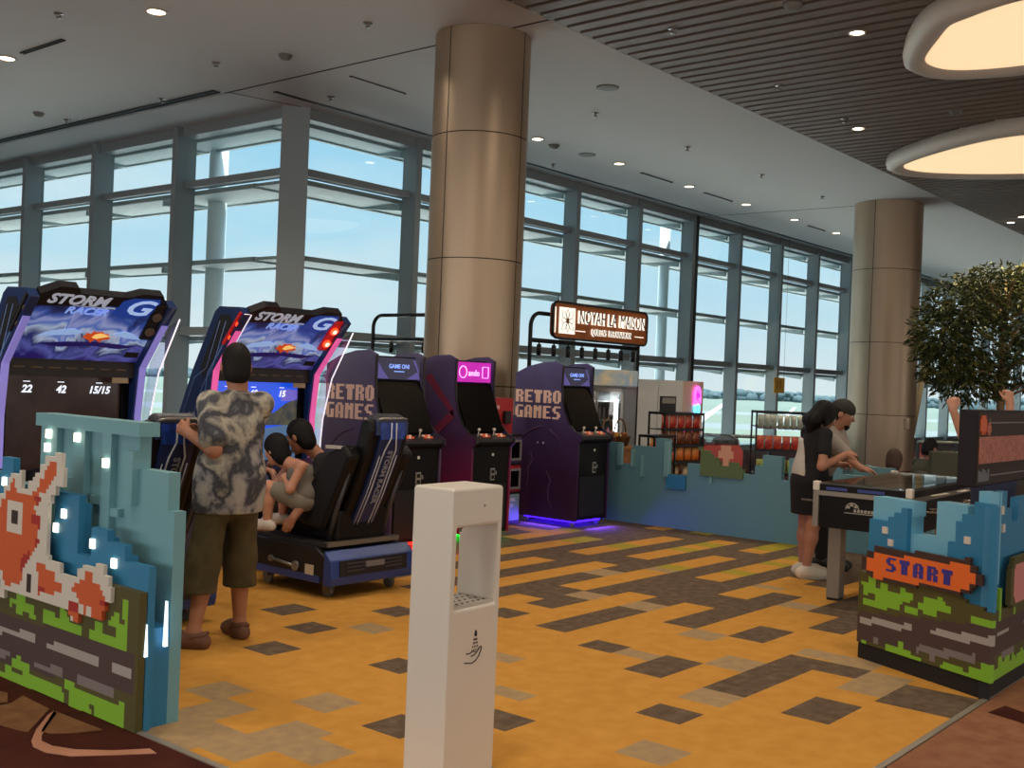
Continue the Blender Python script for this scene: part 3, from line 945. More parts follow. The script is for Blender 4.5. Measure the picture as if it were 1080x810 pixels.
    m.box(X0 - .036, X1 + .01, .28, 1.25, 1.27, 1.335)
    for a, b, z0, z1 in [(1.03, 1.19, .6, 1.27), (.76, .87, .6, 1.27), (.52, .60, .5, 1.27), (.33, .40, .95, 1.20)]:
        m.box(X0 - .035, X0, a, b, z0, z1)
    m.box(X0 - .02, X0, .62, .72, .92, .96); m.box(X0 - .03, X0, .45, .55, .88, .92); m.box(X0 - .03, X0, .86, .94, 1.0, 1.03)
    m.box(.04, .235, 1.25, 2.0, 0, .45)
    m.build('teal_skyline', M_teal, t)
    m = MB(); m.box(.035, .175, .03, 2.0, 0, .44); m.box(.0, .15, 2.0, 2.04, 0, .9); m.build('inner_block', M_blue, t)
    for y_, z_, x_ in [(5.35, 1.235, .13), (5.36, 1.165, .13), (5.07, 1.235, .13), (4.80, 1.13, .13), (4.99, .875, .036), (5.06, .80, .036), (4.72, .765, .036), (4.53, .70, .036), (5.60, .975, .036)]:
        m = MB(); s = .017
        m.box(x_ - .006, x_ + .01, y_ - oy - s, y_ - oy + s, z_ - s * 1.25, z_ + s * 1.25)
        m.build('led_tile', M_led, t)
    for x_, z0, z1 in [(.0375, .33, .47), (.135, .36, .56)]:
        m = MB(); m.hexa([(x_ - .008, -.006, z0), (x_ + .008, -.006, z0), (x_ + .008, .01, z0), (x_ - .008, .01, z0)], [(x_ - .002, -.004, z1), (x_ + .002, -.004, z1), (x_ + .002, .01, z1), (x_ - .002, .01, z1)])
        m.build('led_strip', mat('led_cool', 'd8f0ff', .4, emit=2.5), t)
    return t
booth_left()

def booth_right():
    a = np.array([6.12, 1.72]); b = np.array([6.52, 2.61])
    u = (b - a) / np.linalg.norm(b - a); nrm = np.array([-u[1], u[0]])
    t = thing('booth_wall', 'pixel art booth wall with an orange START plate, right of the entrance', 'display wall', (a[0], a[1], 0))
    def onB(x, y):
        d = ray(x, y); k = (nrm @ a) / (nrm @ d[:2]); p = d * k
        return (float((p[:2] - a) @ u), float(p[2] + EYE))
    q = lambda L: [onB(880 + x / 5.4, 600 + y / 5.4) for x, y in L]
    r = lambda L: [onB(880 + x / 5.4, 500 + y / 5.4) for x, y in L]
    g = .0195
    UL = onB(903, 690)[0]
    R = Raster(g)
    R.poly([(0, .08), (UL, .08), (UL, .52), (.22, .52), (.20, .50), (0.0, .47)], 'olive')
    R.poly(q([(130, 240), (890, 325), (880, 540), (600, 500), (130, 410)]), 'road')
    for L in ([(160, 65), (200, 70), (200, 40), (232, 45), (232, 105), (265, 115), (265, 85), (300, 90), (300, 130), (370, 140), (370, 100), (405, 105), (405, 140), (442, 150), (442, 185), (370, 200), (365, 232), (330, 234), (160, 207), (160, 170), (228, 178), (228, 150), (160, 137)],
              [(510, 155), (625, 172), (625, 210), (662, 218), (662, 252), (585, 245), (583, 277), (545, 272), (510, 262), (505, 235), (475, 225), (475, 188), (508, 190)], [(400, 206), (475, 222), (475, 262), (400, 242)], [(770, 266), (892, 290), (888, 328), (770, 307)],
              [(145, 408), (183, 412), (180, 450), (285, 465), (285, 435), (358, 447), (358, 415), (393, 418), (393, 455), (429, 460), (427, 497), (500, 510), (497, 540), (605, 565), (612, 533), (727, 553), (724, 590), (757, 596), (762, 563), (837, 575), (840, 538), (895, 545), (892, 680), (145, 520), (143, 480), (180, 487), (178, 455), (145, 445)]): R.poly(q(L), 'green')
    for L in ([(150, 268), (437, 320), (435, 357), (150, 305)], [(540, 340), (910, 392), (905, 437), (885, 442), (540, 374)]): R.poly(q(L), 'lane')
    for L in ([(465, 433), (805, 490), (800, 532), (580, 497), (575, 527), (535, 522), (535, 487), (465, 472)], [(216, 387), (257, 392), (255, 426), (215, 422)]): R.poly(q(L), 'lane2')
    R.c = {k: v for k, v in R.c.items() if k[1] * g > .09}
    def P(off0, off1):
        def put(mb, c, d, e, f):
            c = max(c, 0); d = min(d, UL + .02)
            pts = [(u * c + nrm * off0), (u * d + nrm * off0), (u * d + nrm * off1), (u * c + nrm * off1)]
            mb.prism([tuple(x) for x in pts], 'z', e, f)
        return put
    art_mesh(R, ['olive', 'road', 'green', 'lane', 'lane2'], P(-.03, 0.0), 'front_board', t)
    S = Raster(g)
    S.poly(r([(245, 413), (785, 485), (785, 525), (827, 530), (827, 570), (862, 575), (857, 637), (820, 640), (780, 690), (230, 600), (230, 575), (175, 540), (172, 468), (205, 470), (205, 443), (240, 448)]), 'border')
    S.poly(r([(240, 447), (782, 520), (782, 555), (827, 568), (822, 636), (780, 630), (778, 668), (235, 587), (235, 547), (200, 540), (200, 478), (240, 487)]), 'start')
    plate = art_mesh(S, ['border', 'start'], P(0.001, .022), 'sign_plate', t)
    mb = MB()
    u1 = onB(880 + 312 / 5.4, 500 + 530 / 5.4)[0]; u0 = onB(880 + 690 / 5.4, 500 + 580 / 5.4)[0]
    total = 5 * 5 + 4 * 2
    cw = (u1 - u0) / total; zc = onB(880 + 500 / 5.4, 500 + 552 / 5.4)[1]
    ch = .082 / 7
    px = P(.022, .026)
    pixel_text(mb, 'START', lambda c, d, e, f: px(mb, u1 - d, u1 - c, zc - .041 + e, zc - .041 + f), cw, ch, 2)
    mb.build('start_lettering', PX['indigo'], plate)
    # skyline behind the board, two layers
    def cols(L, o0, o1, m_, name):
        mb = MB()
        for c, d, z0, z1 in L: P(o0, o1)(mb, c, d, z0, z1)
        return mb.build(name, m_, t)
    cols([(.04, UL, .08, .47), (.64, .69, .47, .945), (.69, .745, .47, .91), (.745, .79, .47, .88), (.79, .94, .47, .85), (.04, .17, .47, 1.04), (.17, .25, .47, .965), (.25, .29, .47, .92), (.29, .34, .47, .80), (.34, .64, .47, .56)], -.062, -.0305, M_blue, 'blue_skyline')
    cols([(.64, .945, .08, .985), (.24, .455, .08, 1.01), (.455, .50, .08, .81), (.50, .64, .08, .80), (.10, .17, .6, 1.10), (.625, .655, .9, .985)], -.16, -.063, M_lblue, 'light_blue_skyline')
    cols([(0.0, .041, .47, 1.03)], -.0295, -.010, M_blue, 'corner_post')
    for x, y in [(270, 320), (302, 392), (738, 378)]:
        c, z = onB(880 + x / 5.4, 500 + y / 5.4)
        mb = MB(); P(-.031, -.022)(mb, c - .02, c + .02, z - .02, z + .02)
        mb.build('white_tile', PX['white'], t)
    cols([(.085, UL, 0.0, .098)], -.14, -.012, M_plinth, 'plinth'); cols([(.02, .085, 0.0, .098)], -.03, -.012, M_plinth, 'plinth')
    # the wing along the lobby side, facing the lobby
    x0, x1, yy = .0, 2.4, 0.0
    W = Raster(g)
    W.rect(x0, x1, .09, .46, 'olive')
    W.rect(x0, x1, .24, .40, 'road')
    rg = random.Random(5); x = 0
    while x < x1:
        w_ = g * rg.choice([1, 2, 2, 3]); W.rect(x, x + w_, .09, .16 + g * rg.randint(0, 3), 'green'); x += w_
    for k in range(5): W.rect(.10 + k * .5, .32 + k * .5, .335, .36, 'lane')
    for k in range(5): W.rect(.2 + k * .45, .42 + k * .45, .2, .24, 'lane2')
    for k in range(9): W.rect(.12 + k * .27, .16 + k * .27, .40, .42 + g * rg.randint(2, 8), 'green')
    art_mesh(W, ['olive', 'road', 'green', 'lane', 'lane2'], lambda mb, c, d, e, f: mb.box(max(c, .022), d, -.002, .03, e, f), 'lobby_board', t)
    Q = Raster(g)
    Q.poly([(.22, .50), (.27, .46), (.75, .46), (.8, .52), (.8, .68), (.74, .74), (.28, .74), (.22, .68)], 'olive')
    Q.poly([(.27, .53), (.31, .49), (.72, .49), (.76, .54), (.76, .66), (.72, .71), (.31, .71), (.27, .67)], 'pink')
    art_mesh(Q, ['olive', 'pink'], lambda mb, c, d, e, f: mb.box(c, d, -.03, -.003, e, f), 'pink_plate', t)
    mb = MB()
    for c, d, z1 in [(.05, .10, 1.02), (.10, .17, .97), (.17, .30, 1.10), (.30, .40, 1.0), (.40, .52, .92), (.52, .75, 1.05), (.75, .95, .95), (.95, 1.2, 1.08), (1.2, 1.5, .9), (1.5, 1.8, 1.06), (1.8, 2.4, .98)]:
        mb.box(c, d, .031, .075, .09, z1)
    mb.build('lobby_skyline', M_blue, t)
    for c, z in [(.09, .90), (.20, 1.0), (.23, .90)]:
        MB().box(c - .02, c + .02, .02, .032, z - .022, z + .022).build('white_tile', PX['white'], t)
    MB().box(.02, 2.4, .012, .06, 0, .09).build('plinth', M_plinth, t)
    return t
booth_right()

# dark score board on top of the right booth
def score_board():
    t = thing('score_board', 'dark purple box sign with an orange screen standing on the right booth wall', 'sign', (6.32, 1.895, 1.11))
    W, D, H = 1.5, .10, .43
    MB().box(0, W, 0, D, 0, H).build('box', mat('board_purple', '170b14', .55, spec=.25), t, .006)
    m = MB().box(.012, W - .012, -.004, .001, .012, H - .012); m.build('front_panel', mat('board_front', '35261f', .55, spec=.25), t)
    m = MB().box(.03, W - .05, -.012, -.004, .13, .28); m.build('screen', mat('board_screen', 'b5705c', .4, noise=('9d5747', 40, .45, .55)), t)
    m = MB()
    for i, row in enumerate(['01110', '11111', '11111', '11111', '11111', '01010']):
        for j, c in enumerate(row):
            if c == '1': m.box(.035 + j * .018, .053 + j * .018, -.014, -.004, .40 - i * .018 - .018, .40 - i * .018)
    m.build('pixel_icon', mat('board_icon_orange', 'c85a2c', .5), t)
    m = MB()
    for i, row in enumerate(['0110', '1111', '1111', '0110']):
        for j, c in enumerate(row):
            if c == '1': m.box(.14 + j * .018, .158 + j * .018, -.014, -.004, .36 - i * .018 - .018, .36 - i * .018)
    m.build('pixel_icon', mat('board_icon_red', 'b0604a', .5), t)
    m = MB(); m.box(.2, 1.4, -.008, -.004, .355, .362); m.box(.2, .21, -.008, -.004, .345, .385); m.box(.25, 1.4, -.008, -.004, .055, .062); m.build('rule_lines', mat('board_line', '77706e', .5), t)
    m = MB()
    for j, h_ in enumerate([.06, .05, .07, .06, .045, .065]): m.box(.03 + j * .032, .055 + j * .032, -.01, -.004, .03, .03 + h_)
    m.build('grey_lettering', mat('board_grey', '6c6a70', .5), t)
score_board()

# ------------------------------------------------------------------ low castle wall between arcade and kiosk
def castle_wall():
    X = 10.75
    t = thing('castle_wall', 'low teal pixel castle wall dividing the arcade from the snack kiosk', 'low wall', (X, 3.6, 0))
    oy = 3.6
    prof = [(7.50, .92), (7.24, .92), (7.24, .68), (7.07, .68), (7.07, .90), (6.755, .90), (6.755, 1.005), (6.58, 1.005), (6.58, .60), (6.33, .60), (6.33, .75), (6.16, .75), (6.16, .69), (5.50, .69), (5.50, .79), (5.41, .79), (5.41, .91), (5.19, .91), (5.19, .66), (5.11, .66), (5.11, .90), (4.85, .90), (4.85, .98), (4.55, .98), (4.55, .78), (4.28, .78), (4.28, .88), (4.0, .88), (4.0, .62), (3.6, .62)]
    m = MB()
    for i in range(0, len(prof), 2):
        (a, z), (b, z2) = prof[i], prof[i + 1]
        m.box(0, .07, b - oy, a - oy, 0, z)
    m.build('panel', mat('castle_teal', '5f8d99', .6), t)
    m = MB()
    for (a, b, z0, z1) in [(7.20, 7.26, .66, .90), (6.90, 6.93, .55, .80), (6.56, 6.62, .58, .98), (7.03, 7.07, .66, .86), (6.0, 6.03, .55, .62)]:
        m.box(-.035, 0, a - oy, b - oy, z0, z1)
    m.box(-.05, .0, 7.15, 7.2, .6, .64) if False else None
    m.build('panel_step', mat('castle_teal_light', '76a3ab', .6), t)
    m = MB().box(-.03, .03, 6.335 - oy, 6.58 - oy, .45, .61); m.build('blue_block', M_blue, t)
    # pixel hill and pixel face on top of the wall
    H_ = Raster(.035)
    H_.poly([(lambda q: (q[1] - oy, q[2]))(onX(660 + x / 5.4, 380 + y / 5.4, X)) for x, y in [(425, 500), (475, 520), (500, 545), (540, 585), (575, 595), (600, 583), (640, 590), (670, 630), (670, 672), (425, 650)]], 'olive')
    m = MB()
    H_.emit(lambda k, c, d, e, f: m.box(-.025, .03, c, d, e, f))
    m.build('pixel_hill', mat('hill_green', '5b7046', .7), t)
    m = MB()
    for a, b, z0, z1 in [(5.76, 5.93, .84, .92), (5.79, 5.90, .92, .98), (5.80, 5.87, .76, .84)]: m.box(-.03, -.002, a - oy, b - oy, z0, z1)
    m.build('pixel_face', mat('face_peach', 'cf9a80', .7), t)
    return t
castle_wall()

# ------------------------------------------------------------------ football table
def football_table():
    t = thing('football_table', 'black and grey game table with a glass top behind the START plate', 'game table', (8.03, 2.86, 0), math.radians(3))
    L, W = 1.85, .70
    blk = mat('table_black', '0e0c0c', .45, spec=.2); gry = mat('table_grey', '8c877f', .4, .3)
    zt = .905
    for n_, (x0, x1, y0, y1) in zip(('end_panel', 'end_panel', 'side_panel', 'side_panel'), [(.0, .03, .03, W - .03), (L - .03, L, .03, W - .03), (.03, L - .03, .0, .03), (.03, L - .03, W - .03, W)]):
        MB().box(x0, x1, y0, y1, zt - .33, zt - .065).build(n_, blk, t)
    MB().box(.03, L - .03, .03, W - .03, zt - .12, zt - .09).build('play_field', mat('field_reflect_grey', '9a9482', .6), t)  # light grey imitates the tan reflection on the glass top
    for x, y in [(0, 0), (0, W), (L, 0), (L, W)]:
        m = MB().box(x - .022, x + .022, y - .022, y + .022, zt - .33, zt - .03); m.build('corner_post', gry, t, .004)
        cp = MB().box(x - .026, x + .026, y - .026, y + .026, zt - .05, zt + .02); cp.build('corner_cap', mat('cap_white', 'd8d2c6', .4), t, .008)
    m = MB(); m.box(-.025, .03, 0, W, zt - .085, zt - .05); m.box(L - .03, L + .025, 0, W, zt - .085, zt - .05); m.box(0, L, -.025, .03, zt - .085, zt - .05); m.box(0, L, W - .03, W + .025, zt - .085, zt - .05)
    m.build('rail', gry, t)
    m = MB(); m.box(-.02, .04, .03, W - .03, zt - .05, zt); m.box(L - .04, L + .02, .03, W - .03, zt - .05, zt); m.box(.03, L - .03, -.02, .04, zt - .05, zt); m.box(.03, L - .03, W - .04, W + .02, zt - .05, zt)
    m.build('top_frame', blk, t)
    m = MB().box(.02, L - .02, .02, W - .02, zt + .001, zt + .011); m.build('glass_top', glass_mat('table_glass', (.85, .85, .8), .45), t)
    for x, y in [(.20, .10), (.20, W - .10), (L - .2, .10), (L - .2, W - .10)]:
        m = MB().box(x - .06, x + .06, y - .05, y + .05, 0.02, zt - .33); lg = m.build('leg', gry, t, .004)
        MB().box(x - .055, x + .055, y - .045, y + .045, 0, .025).build('foot', M_plinth, lg)
    for x in [.25, .5, .75, 1.0, 1.25, 1.5]:
        rd = MB().tube([(x, -.22, zt - .16), (x, W + .22, zt - .16)], .008, 8); rd = rd.build('rod', mat('rod_steel', 'b8b5b0', .25, .9), t)
        MB().tube([(x, -.32, zt - .16), (x, -.21, zt - .16)], .016, 8).build('handle', M_plinth, rd)
    for y0, y1 in [(.18, .38), (.46, .62)]:
        MB().box(-.0235, -.018, y0, y1, zt - .04, zt - .018).build('scoreboard', mat('score_blue', '2d418c', .4), t)
    m = MB(); c = (-.004, W * .60, zt - .175)
    m.tube([(c[0], c[1] + .05 * math.cos(a), c[2] + .05 * math.sin(a)) for a in np.linspace(0, PI, 12)], .004, 5)
    for a in (.5, 1.4, 2.4): m.box(c[0] - .002, c[0] + .002, c[1] + .035 * math.cos(a) - .012, c[1] + .035 * math.cos(a) + .012, c[2] + .035 * math.sin(a) - .01, c[2] + .035 * math.sin(a) + .01)
    m.box(c[0] - .002, c[0] + .002, c[1] - .28, c[1] + .06, c[2] - .03, c[2] - .024)
    for k in range(9): m.box(c[0] - .002, c[0] + .002, c[1] - .03 - k * .026, c[1] - .012 - k * .026, c[2] - .018, c[2] + .004)
    m.build('ball_logo', mat('logo_grey', 'a9a49b', .5), t)
    # shelf-like tray of papers on the long side
    return t
football_table()
for px, py, dx, lab in [(985, 520, .17, 'white paper lying on the long side rail of the game table, nearer one'), (1006, 516, .10, 'white paper lying on the long side rail of the game table, farther one')]:
    c = onZ(px, py, .865)
    tag(MB().box(-dx, dx, -.02, .02, 0, .004).build('paper_sheet', mat('paper_white', 'cfc6b8', .7), None, 0, (c[0], 2.825, .856)), lab, 'paper')
# ------------------------------------------------------------------ arcade cabinets
M_blk = mat('cabinet_black', '0e0d10', .5, spec=.25)
M_blkg = mat('gloss_black', '060607', .25, spec=.12)
M_silver = mat('silver', 'b9b6b0', .3, .7)
CABP = [(.03, .07), (.03, .93), (-.02, .97), (-.015, 1.02), (.08, 1.06), (.17, 1.14), (.235, 1.26), (.275, 1.40), (.29, 1.55), (.285, 1.79), (.38, 1.83), (.56, 1.82), (.78, 1.77), (.96, 1.69), (.96, 1.20), (1.0, 1.20), (1.0, .07)]
def cabinet(x0, W, name, label, side_mat, marquee_mat, glow_col, side_fn, marquee_fn, gcol_name, yb=7.05):
    t = thing('arcade_cabinet', label, 'arcade machine', (x0, yb, 0), 0, None)
    for k, (a, b) in enumerate([(0, .025), (W - .025, W)]):
        s = MB().prism(CABP, 'x', a, b).build('side_panel', side_mat, t)
        e = MB()
        n = 9
        for i in range(1, n):
            p, q_ = CABP[i], CABP[i + 1]
            e.hexa([(a, p[0] - .006, p[1]), (b, p[0] - .006, p[1]), (b, p[0] + .004, p[1]), (a, p[0] + .004, p[1])], [(a, q_[0] - .006, q_[1]), (b, q_[0] - .006, q_[1]), (b, q_[0] + .004, q_[1]), (a, q_[0] + .004, q_[1])])
        e.build('edge_trim', mat('trim_black', '221f24', .4), s)
        if k == 0: side_fn(s)
    inn = .025
    body = MB().prism([(.045, .08), (.045, .93), (.0, .965), (.0, 1.0), (.3, 1.0), (.36, 1.5), (.4, 1.78), (.78, 1.745), (.94, 1.67), (.96, .08)], 'x', inn, W - inn)
    body.build('body', M_blk, t)
    scr = MB().prism([(.12, 1.08), (.14, 1.08), (.345, 1.54), (.325, 1.55)], 'x', inn, W - inn); scr.build('screen', M_blkg, t)
    mq = MB().prism([(.30, 1.565), (.33, 1.565), (.33, 1.765), (.30, 1.765)], 'x', inn + .01, W - inn - .03); mq = mq.build('marquee', marquee_mat, t)
    marquee_fn(mq, inn + .01, W - inn - .03)
    cp = MB().prism([(-.015, .985), (-.01, 1.015), (.10, 1.06), (.12, 1.04), (.0, .98)], 'x', inn, W - inn).build('control_panel', mat('panel_black', '201d22', .35), t)
    for k in range(2):
        cx = W * (.28 if k == 0 else .66)
        js = MB().tube([(cx - .07, .05, 1.035), (cx - .07, .035, 1.10)], .006, 6); js.ball((cx - .07, .034, 1.105), .017, 10, 6); js.build('joystick', mat('joystick_white', 'd8d0c6', .3), cp)
        for j in range(6):
            b = MB().lathe([(.015, 0), (.015, .012), (.010, .016), (.0001, .016)], (cx + .0 + (j % 3) * .037, .03 + (j // 3) * .035, 1.032 + (j // 3) * .015), 10)
            b.build('button', mat('button_orange', 'e0653a', .35, emit=.25) if j % 2 == 0 else mat('button_pale', 'e8b9a0', .35, emit=.25), cp)
    # coin door, lock, knob
    cd = MB().box(W * .50, W * .60, .035, .047, .60, .72); cd = cd.build('coin_plate', M_silver, t)
    MB().box(W * .52, W * .58, .030, .036, .67, .705).build('coin_slot', M_plinth, cd); MB().box(W * .52, W * .58, .030, .036, .615, .65).build('coin_slot', M_plinth, cd)
    MB().box(W * .62, W * .645, .033, .046, .655, .69).build('reject_button', M_silver, cd)
    MB().lathe([(.016, -.005), (.016, .02)], (W * .55, .045, .855), 12, 'y').build('badge', mat('badge_white', 'e8e4da', .4), t)
    MB().lathe([(.011, -.005), (.011, .015)], (W * .60, .045, .47), 12, 'y').build('lock', M_silver, t)
    MB().box(.06, W - .06, .037, .046, .12, .56).build('lower_door', mat('door_black', '1b191e', .5), t)
    g = MB().box(.05, W - .05, .09, .80, .05, .07)
    g.build('glow_strip', mat(gcol_name, glow_col, .4, emit=6.0), t)
    for x in (.07, W - .07):
        for y in (.12, .78):
            c = MB().lathe([(.028, -.012), (.028, .012)], (x, y, .028), 14, 'x'); c.box(x - .02, x + .02, y - .02, y + .02, .045, .08); c.build('caster', M_silver, t)
    return t
M_letter = mat('letter_peach', 'f0cdbc', .6)
def side_retro(scale_alpha):
    def fn(s):
        m = MB()
        def put(u0, u1, v0, v1): m.box(-.0045, -.0005, -u1, -u0, v0, v1)
        for txt, zb in (('RETRO', 1.36), ('GAMES', 1.185)):
            mm = MB()
            cw, ch = .0224, .0205
            tot = 29 * cw
            pixel_text(mm, txt, lambda u0, u1, v0, v1: m.box(-.0045, -.0005, 0.945 - u1, .945 - u0, zb + v0, zb + v1), cw, ch, 1)
        o = m.build('side_lettering', M_letter, s)
        # printed sea monster: two eyes and pale tentacle lines
        k = MB()
        for y in (.52, .60): k.lathe([(.012, -.0045), (.012, -.0005)], (0, y, .91), 10, 'x')
        k.build('printed_eyes', mat('eye_print', 'c9c4d0', .6), s)
        k = MB()
        for L in ([(.70, .80), (.66, .72), (.72, .62), (.72, .50), (.75, .40)], [(.46, .60), (.40, .50), (.43, .40), (.42, .28), (.36, .18)], [(.86, .92), (.78, 1.0), (.68, 1.06), (.55, 1.1)], [(.26, .92), (.34, 1.0), (.44, 1.07)]):
            k.tube([(-.001, y, z) for y, z in L], [.003, .007, .009, .007, .003][:len(L)], 6)
        k.build('printed_tentacles', mat('tentacle_print', '57375f', .6), s)
    return fn
def side_stripes(s):
    m = MB()
    for pts in ([(.70, 1.60), (.62, 1.64), (.30, 1.30), (.29, 1.22), (.32, 1.24)], [(.29, 1.30), (.29, 1.20), (.70, .88), (.76, .93)]):
        m.prism(pts, 'x', -.0045, -.0005)
    m.build('printed_stripe', mat('stripe_red', '7a2743', .5), s)
def marquee_gameon(mq, x0, x1):
    w = x1 - x0
    for pts in ([(x0, 1.57), (x0 + .14, 1.57), (x0 + .05, 1.66), (x0, 1.73)], [(x1, 1.57), (x1 - .18, 1.57), (x1 - .03, 1.64)], [(x1 - .10, 1.75), (x1 - .02, 1.62), (x1 - .02, 1.66), (x1 - .07, 1.75)]):
        MB().prism(pts, 'y', .297, .2995).build('facet_print', mat('marquee_violet', '5f5aa8', .4, emit=.35), mq)
    text_mesh('marquee_lettering', 'GAME ON!', .055, mat('marquee_letters', '86a7ff', .4, emit=.9), mq, frame((x0 + w * .5, .2985, 1.685), (1, 0, 0), (0, 0, 1)), .001, bold=.001)
    MB().box(x0 + w * .38, x0 + w * .62, .297, .2995, 1.635, 1.643).build('rule_line', mat('marquee_letters', ''), mq)
def marquee_bandai(mq, x0, x1):
    w = x1 - x0; mm = mat('neon_pink', 'ffb0f0', .4, emit=1.6)
    m = MB(); c = (x0 + w * .17, 1.665)
    m.tube([(c[0] + .055 * math.cos(t), .297, c[1] + .058 * math.sin(t)) for t in np.linspace(0, 2 * PI, 20, endpoint=False)], .004, 6, closed=True)
    m.build('neon_ring', mm, mq); m = MB()
    g = x0 + w * .83
    m.tube([(g - .045, .297, 1.61), (g - .045, .297, 1.72), (g + .045, .297, 1.72), (g + .045, .297, 1.61)], .004, 6, closed=True)
    m.build('neon_square', mm, mq)
    text_mesh('marquee_lettering', 'ando', .085, mm, mq, frame((x0 + w * .49, .297, 1.655), (1, 0, 0), (0, 0, 1)), .001, bold=.001)
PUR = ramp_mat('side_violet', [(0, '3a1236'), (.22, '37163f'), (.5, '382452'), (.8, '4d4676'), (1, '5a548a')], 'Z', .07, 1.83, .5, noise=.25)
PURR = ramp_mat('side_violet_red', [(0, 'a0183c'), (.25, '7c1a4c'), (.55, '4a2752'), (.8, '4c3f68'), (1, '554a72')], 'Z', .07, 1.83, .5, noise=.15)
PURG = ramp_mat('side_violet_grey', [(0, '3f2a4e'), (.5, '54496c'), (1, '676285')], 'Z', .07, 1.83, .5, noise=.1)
MQ1 = mat('marquee_grey', '3c3c58', .4, emit=.25)
MQ2 = mat('marquee_magenta', 'b414a8', .35, emit=.75)
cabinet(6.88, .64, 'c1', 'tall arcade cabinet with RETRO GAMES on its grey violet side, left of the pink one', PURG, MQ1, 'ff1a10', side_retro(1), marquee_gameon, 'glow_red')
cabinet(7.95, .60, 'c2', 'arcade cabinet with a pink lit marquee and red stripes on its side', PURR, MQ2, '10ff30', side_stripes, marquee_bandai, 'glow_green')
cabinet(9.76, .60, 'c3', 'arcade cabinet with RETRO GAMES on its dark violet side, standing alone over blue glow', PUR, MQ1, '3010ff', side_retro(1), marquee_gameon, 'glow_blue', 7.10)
for nm, loc, col, pw in [('glow_red_light', (7.26, 7.0, .05), (1, .05, .03), 2.0), ('glow_blue_light', (10.06, 7.02, .05), (.14, .05, 1), 3.5), ('glow_blue_light', (9.70, 7.55, .05), (.14, .05, 1), 3.5)]:
    lamp(nm, loc, .5, pw, col, 170, (loc[0], loc[1] - .08, 0) if loc[1] < 7.2 else (loc[0] - .08, loc[1], 0), sy=.05)

# ------------------------------------------------------------------ low claw/prize locker between the cabinets
def lockers():
    t = thing('prize_locker', 'stack of small red, violet and pale prize lockers between two arcade cabinets', 'locker', (8.95, 7.78, 0))
    W = .62; fr = mat('locker_black', '201a1e', .5)
    MB().box(0, W, .0, .30, 0, 1.0).build('carcass', fr, t, .004)
    cols = [mat('locker_pale', '8fb3b3', .5), mat('locker_red', 'b3262a', .5), mat('locker_violet', '4a3f68', .5)]
    pink = mat('locker_pink', '9a6b70', .5)
    for r_ in range(3):
        for c in range(2):
            x0 = .02 + c * .30; z0 = .04 + r_ * .32
            mm = cols[r_] if not (r_ == 0 and c == 0) else pink
            d = MB().box(x0, x0 + .28, -.015, .0, z0, z0 + .29).build('door', mm, t, .003)
            if r_ > 0:
                f = MB()
                xa, xb = x0 + .07, x0 + .27
                f.box(xa, xb, -.03, -.015, z0 + .03, z0 + .055); f.box(xa, xb, -.03, -.015, z0 + .235, z0 + .26); f.box(xa, xa + .025, -.03, -.015, z0 + .055, z0 + .235); f.box(xb - .025, xb, -.03, -.015, z0 + .055, z0 + .235)
                f.build('window_frame', mat('locker_frame', '8e8892', .45), d)
                MB().box(xa + .025, xb - .025, -.018, -.0155, z0 + .055, z0 + .235).build('window_pane', M_blkg, d)
            else:
                f = MB()
                if c == 1:
                    f.box(x0 + .08, x0 + .115, -.019, -.015, z0 + .10, z0 + .25); f.box(x0 + .08, x0 + .20, -.019, -.015, z0 + .215, z0 + .25); f.box(x0 + .08, x0 + .17, -.019, -.015, z0 + .15, z0 + .185)
                    f.build('letter', mat('locker_letter', 'd6dcd6', .5), d)
    rd = MB().box(.0, .47, .02, .28, 1.0, 1.40).build('red_crate', mat('crate_red', 'a8242a', .5), t, .005)
    f = MB(); f.box(.08, .12, .014, .02, 1.14, 1.32); f.box(.08, .23, .014, .02, 1.28, 1.32); f.box(.08, .20, .014, .02, 1.21, 1.245)
    f.build('letter', mat('crate_letter', 'd8a8a4', .5), rd)
    bx = MB().box(.29, .39, -.03, .02, 1.12, 1.26); bx.build('coin_box', fr, rd, .006)
lockers()

